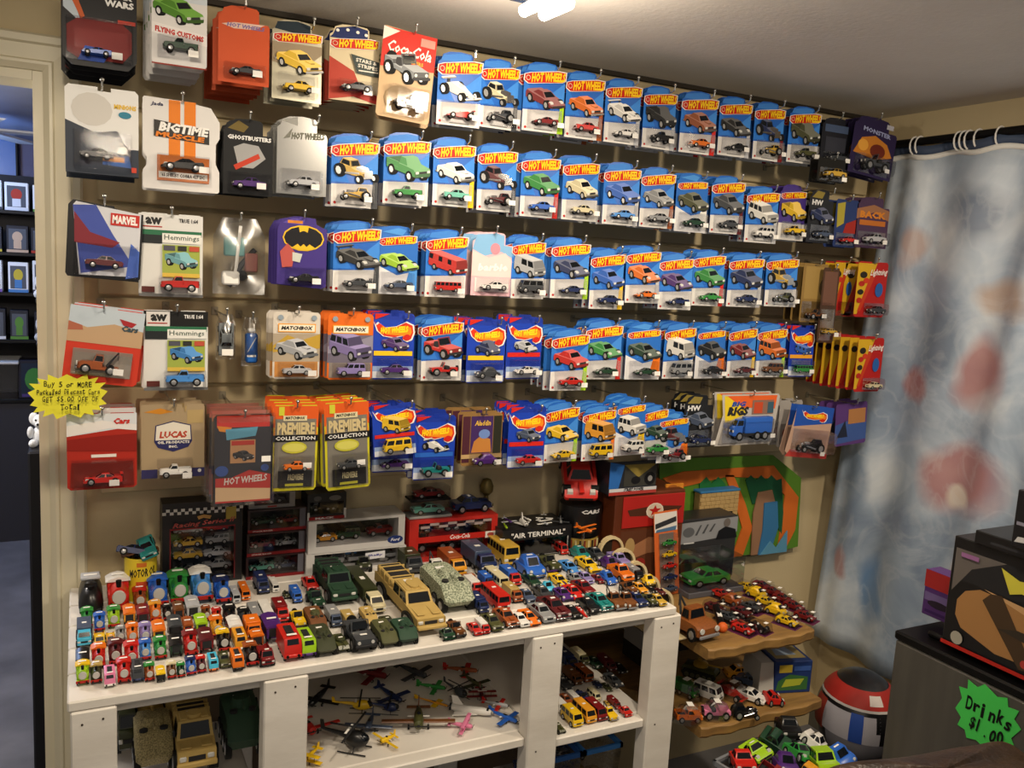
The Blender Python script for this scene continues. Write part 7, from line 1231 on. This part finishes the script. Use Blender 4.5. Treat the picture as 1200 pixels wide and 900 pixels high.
for i, (px, py, t, c, lab) in enumerate(HEAP):
    cc, rr_ = i % 4, i//4; lx = -.093+.062*cc; ly = -.078+.078*rr_
    toy(t, c, (tb_.location.x+lx*math.cos(.2)-ly*math.sin(.2), tb_.location.y+lx*math.sin(.2)+ly*math.cos(.2), ZTUB+.165+.012*((i*5) % 4)), .052 if t != 'bus' else .040, .074, lab+' heaped in the grey tub', 'toy cars heaped in the grey tub', .5*math.sin(i*2.1), None, i % 3 == 0, rx=.3*math.sin(i*2), ry=.3*math.cos(i), hs=1.1)
hp_ = CAM+ray(1006, 838)*2.52
hl = empty('racing_helmet', (hp_.x, hp_.y, hp_.z-.20), -.5, 'large red, white and blue toy racing helmet beside the fridge', 'helmet')
HR = .118
def shell(a0, a1, b0, b1, r, mt, n=16, mm=8):
    m = MB(); P = []; 
    for j in range(mm+1):
        b = b0+(b1-b0)*j/mm
        for i in range(n+1): a = a0+(a1-a0)*i/n; P.append((r*math.sin(a)*math.cos(b), -r*1.12*math.cos(a)*math.cos(b), .2+r*1.15*math.sin(b)))
    m.mesh_(P, [(j*(n+1)+i, j*(n+1)+i+1, (j+1)*(n+1)+i+1, (j+1)*(n+1)+i) for j in range(mm) for i in range(n)], mt); return m
m = shell(-math.pi, math.pi, -1.2, 1.57, HR, mat(0x17171A, .3), 28, 14); m.build('shell', hl, smooth=80)
for nm, a0, a1, b0, b1, c in (('red_crown', -2.2, 1.6, .55, .95, 0x9C2A24), ('white_oval', -.15, .25, .64, .86, 0xC8C0BC), ('white_panel', -1.5, .1, -.15, .42, 0xA9A7B0), ('blue_stripe', -.6, -.3, -.15, .44, 0x2A4A9A), ('red_stripe', -1.75, -1.3, -.2, .45, 0x94382C), ('black_vent', .0, .7, .1, .45, 0x121214), ('grey_panel', -1.2, .5, -1.0, -.15, 0x77767E), ('red_cheek', .7, 1.5, -.2, .5, 0x94302A), ('blue_cheek', .5, .8, -1.0, -.2, 0x33408A), ('white_rim', -1.9, 1.6, .50, .55, 0xB8B4B2)):
    shell(a0, a1, b0, b1, HR*1.012+(.001 if 'rim' in nm or 'stripe' in nm else 0), mat(c, .55)).build(nm, hl, smooth=80)
m = MB(); m.lathe([(.10, 0), (.11, .01), (.09, .075)], 20, BLK); m.build('neck_ring', hl)
o = sbox('helmet_stand', hp_.x-.13, hp_.y-.13, 0, hp_.x+.13, hp_.y+.13, hp_.z-.2005, mat(0x1C1B1A), .006, kind=False); tag(o, 'low black crate carrying the toy racing helmet', 'crate')
# ------------------------------------------------------------------ boxes on the fridge
ZFT = ZF+.016
q = atz(1105, 752, ZFT); y1_ = q.y; xq = q.x
tp = atx(1122, 628, xq); W = .42; H = tp.z-ZFT
r, _, _ = pbox('model_plane_box', -W/2, W/2, 0, 0, .10, H, 'black model aircraft box with a desert biplane picture on the fridge', 'model box', 0x121214,
    [('r', .02, .62, .98, .9, 0x2A2A2C), ('p', [(.02, .5), (.12, .75), (.3, .9), (.02, .9)], 0x6A6460), ('p', [(.10, .20), (.06, .30), (.06, .44), (.10, .54), (.18, .60), (.35, .59), (1, .5), (1, .16), (.3, .1)], 0xA87C4C), ('p', [(.2, .62), (.5, .58), (1, .56), (1, .48), (.5, .5)], 0xC9A070), ('p', [(.2, .52), (.24, .60), (.3, .62), (.5, .12), (.48, .07), (.43, .06)], 0x4A3A2A), ('e', .455, .12, .02, .035, 0xB0403A), ('p', [(.3, .33), (.45, .30), (.72, .26), (.88, .30), (.9, .4), (.85, .34), (.6, .38), (.4, .38)], 0x3A342C), ('p', [(.5, .40), (.56, .46), (.95, .30), (.9, .24)], 0x5A4836), ('e', .5, .32, .05, .05, 0x6A6A66), ('p', [(.28, .86), (.38, .8), (.5, .83), (.46, .74), (.5, .68), (.4, .70), (.34, .66)], 0xD8D04A), ('p', [(.58, .82), (.72, .78), (.7, .74), (.6, .78)], 0xB8C83A), ('r', .0, .0, 1, .035, 0xB82A20), ('t', 'CORGI', .62, .006, .78, .034, 0xE8E0DC, {'bold': .03}), ('e', .09, .1, .035, .06, 0xA8A496), ('e', .78, .13, .06, .09, 0x55524C), ('e', .78, .13, .025, .04, 0xC8C4BC), ('r', .06, .84, .16, .88, 0x9A6A9A)], -math.pi/2)
r.location = (xq, y1_-W/2+.004, ZFT)
m = MB(); m.cbox(-.02, -.20, H+.0005, .14, .20, H+.02, .006, BLK)
o = pbox('slim_box', -.19, .19, 0, 0, .13, .03, 'slim black box lying on the model aircraft box', 'box', 0x141416, [('r', .1, .3, .9, .5, 0x3A3A3E)], -math.pi/2)[0]; o.location = (xq-.012, y1_-W/2-.03, ZFT+H+.0005)
o = pbox('black_box', -.16, .16, 0, 0, .11, .12, 'black box with white lettering stacked highest on the fridge', 'box', 0x17171B, [('r', .02, .4, .5, .46, 0x8A8A9A), ('p', [(.02, .1), (.2, .16), (.18, .24), (.04, .2)], 0xD0D0D0)], -math.pi/2)[0]
q2 = atz(1184, 640, ZFT+H+.031); o.location = (q2.x if abs(q2.x-xq) < .1 else xq, q2.y-.16, ZFT+H+.031)
q3 = atz(1079, 722, ZFT); o = pbox('purple_box', -.045, .045, 0, 0, .05, atx(1092, 672, q3.x).z-ZFT, 'slim purple and red toy box beside the aircraft box', 'toy box', 0x4A2A6A, [('r', 0, .62, 1, 1, 0x9A2A2A), ('r', .05, .34, .95, .52, 0x6A5A8A), ('e', .5, .3, .35, .08, 0x2A2230), ('r', .1, .08, .9, .14, 0x3A2458)], -math.pi/2)[0]
o.location = (q3.x+.02, q3.y-.03, ZFT)
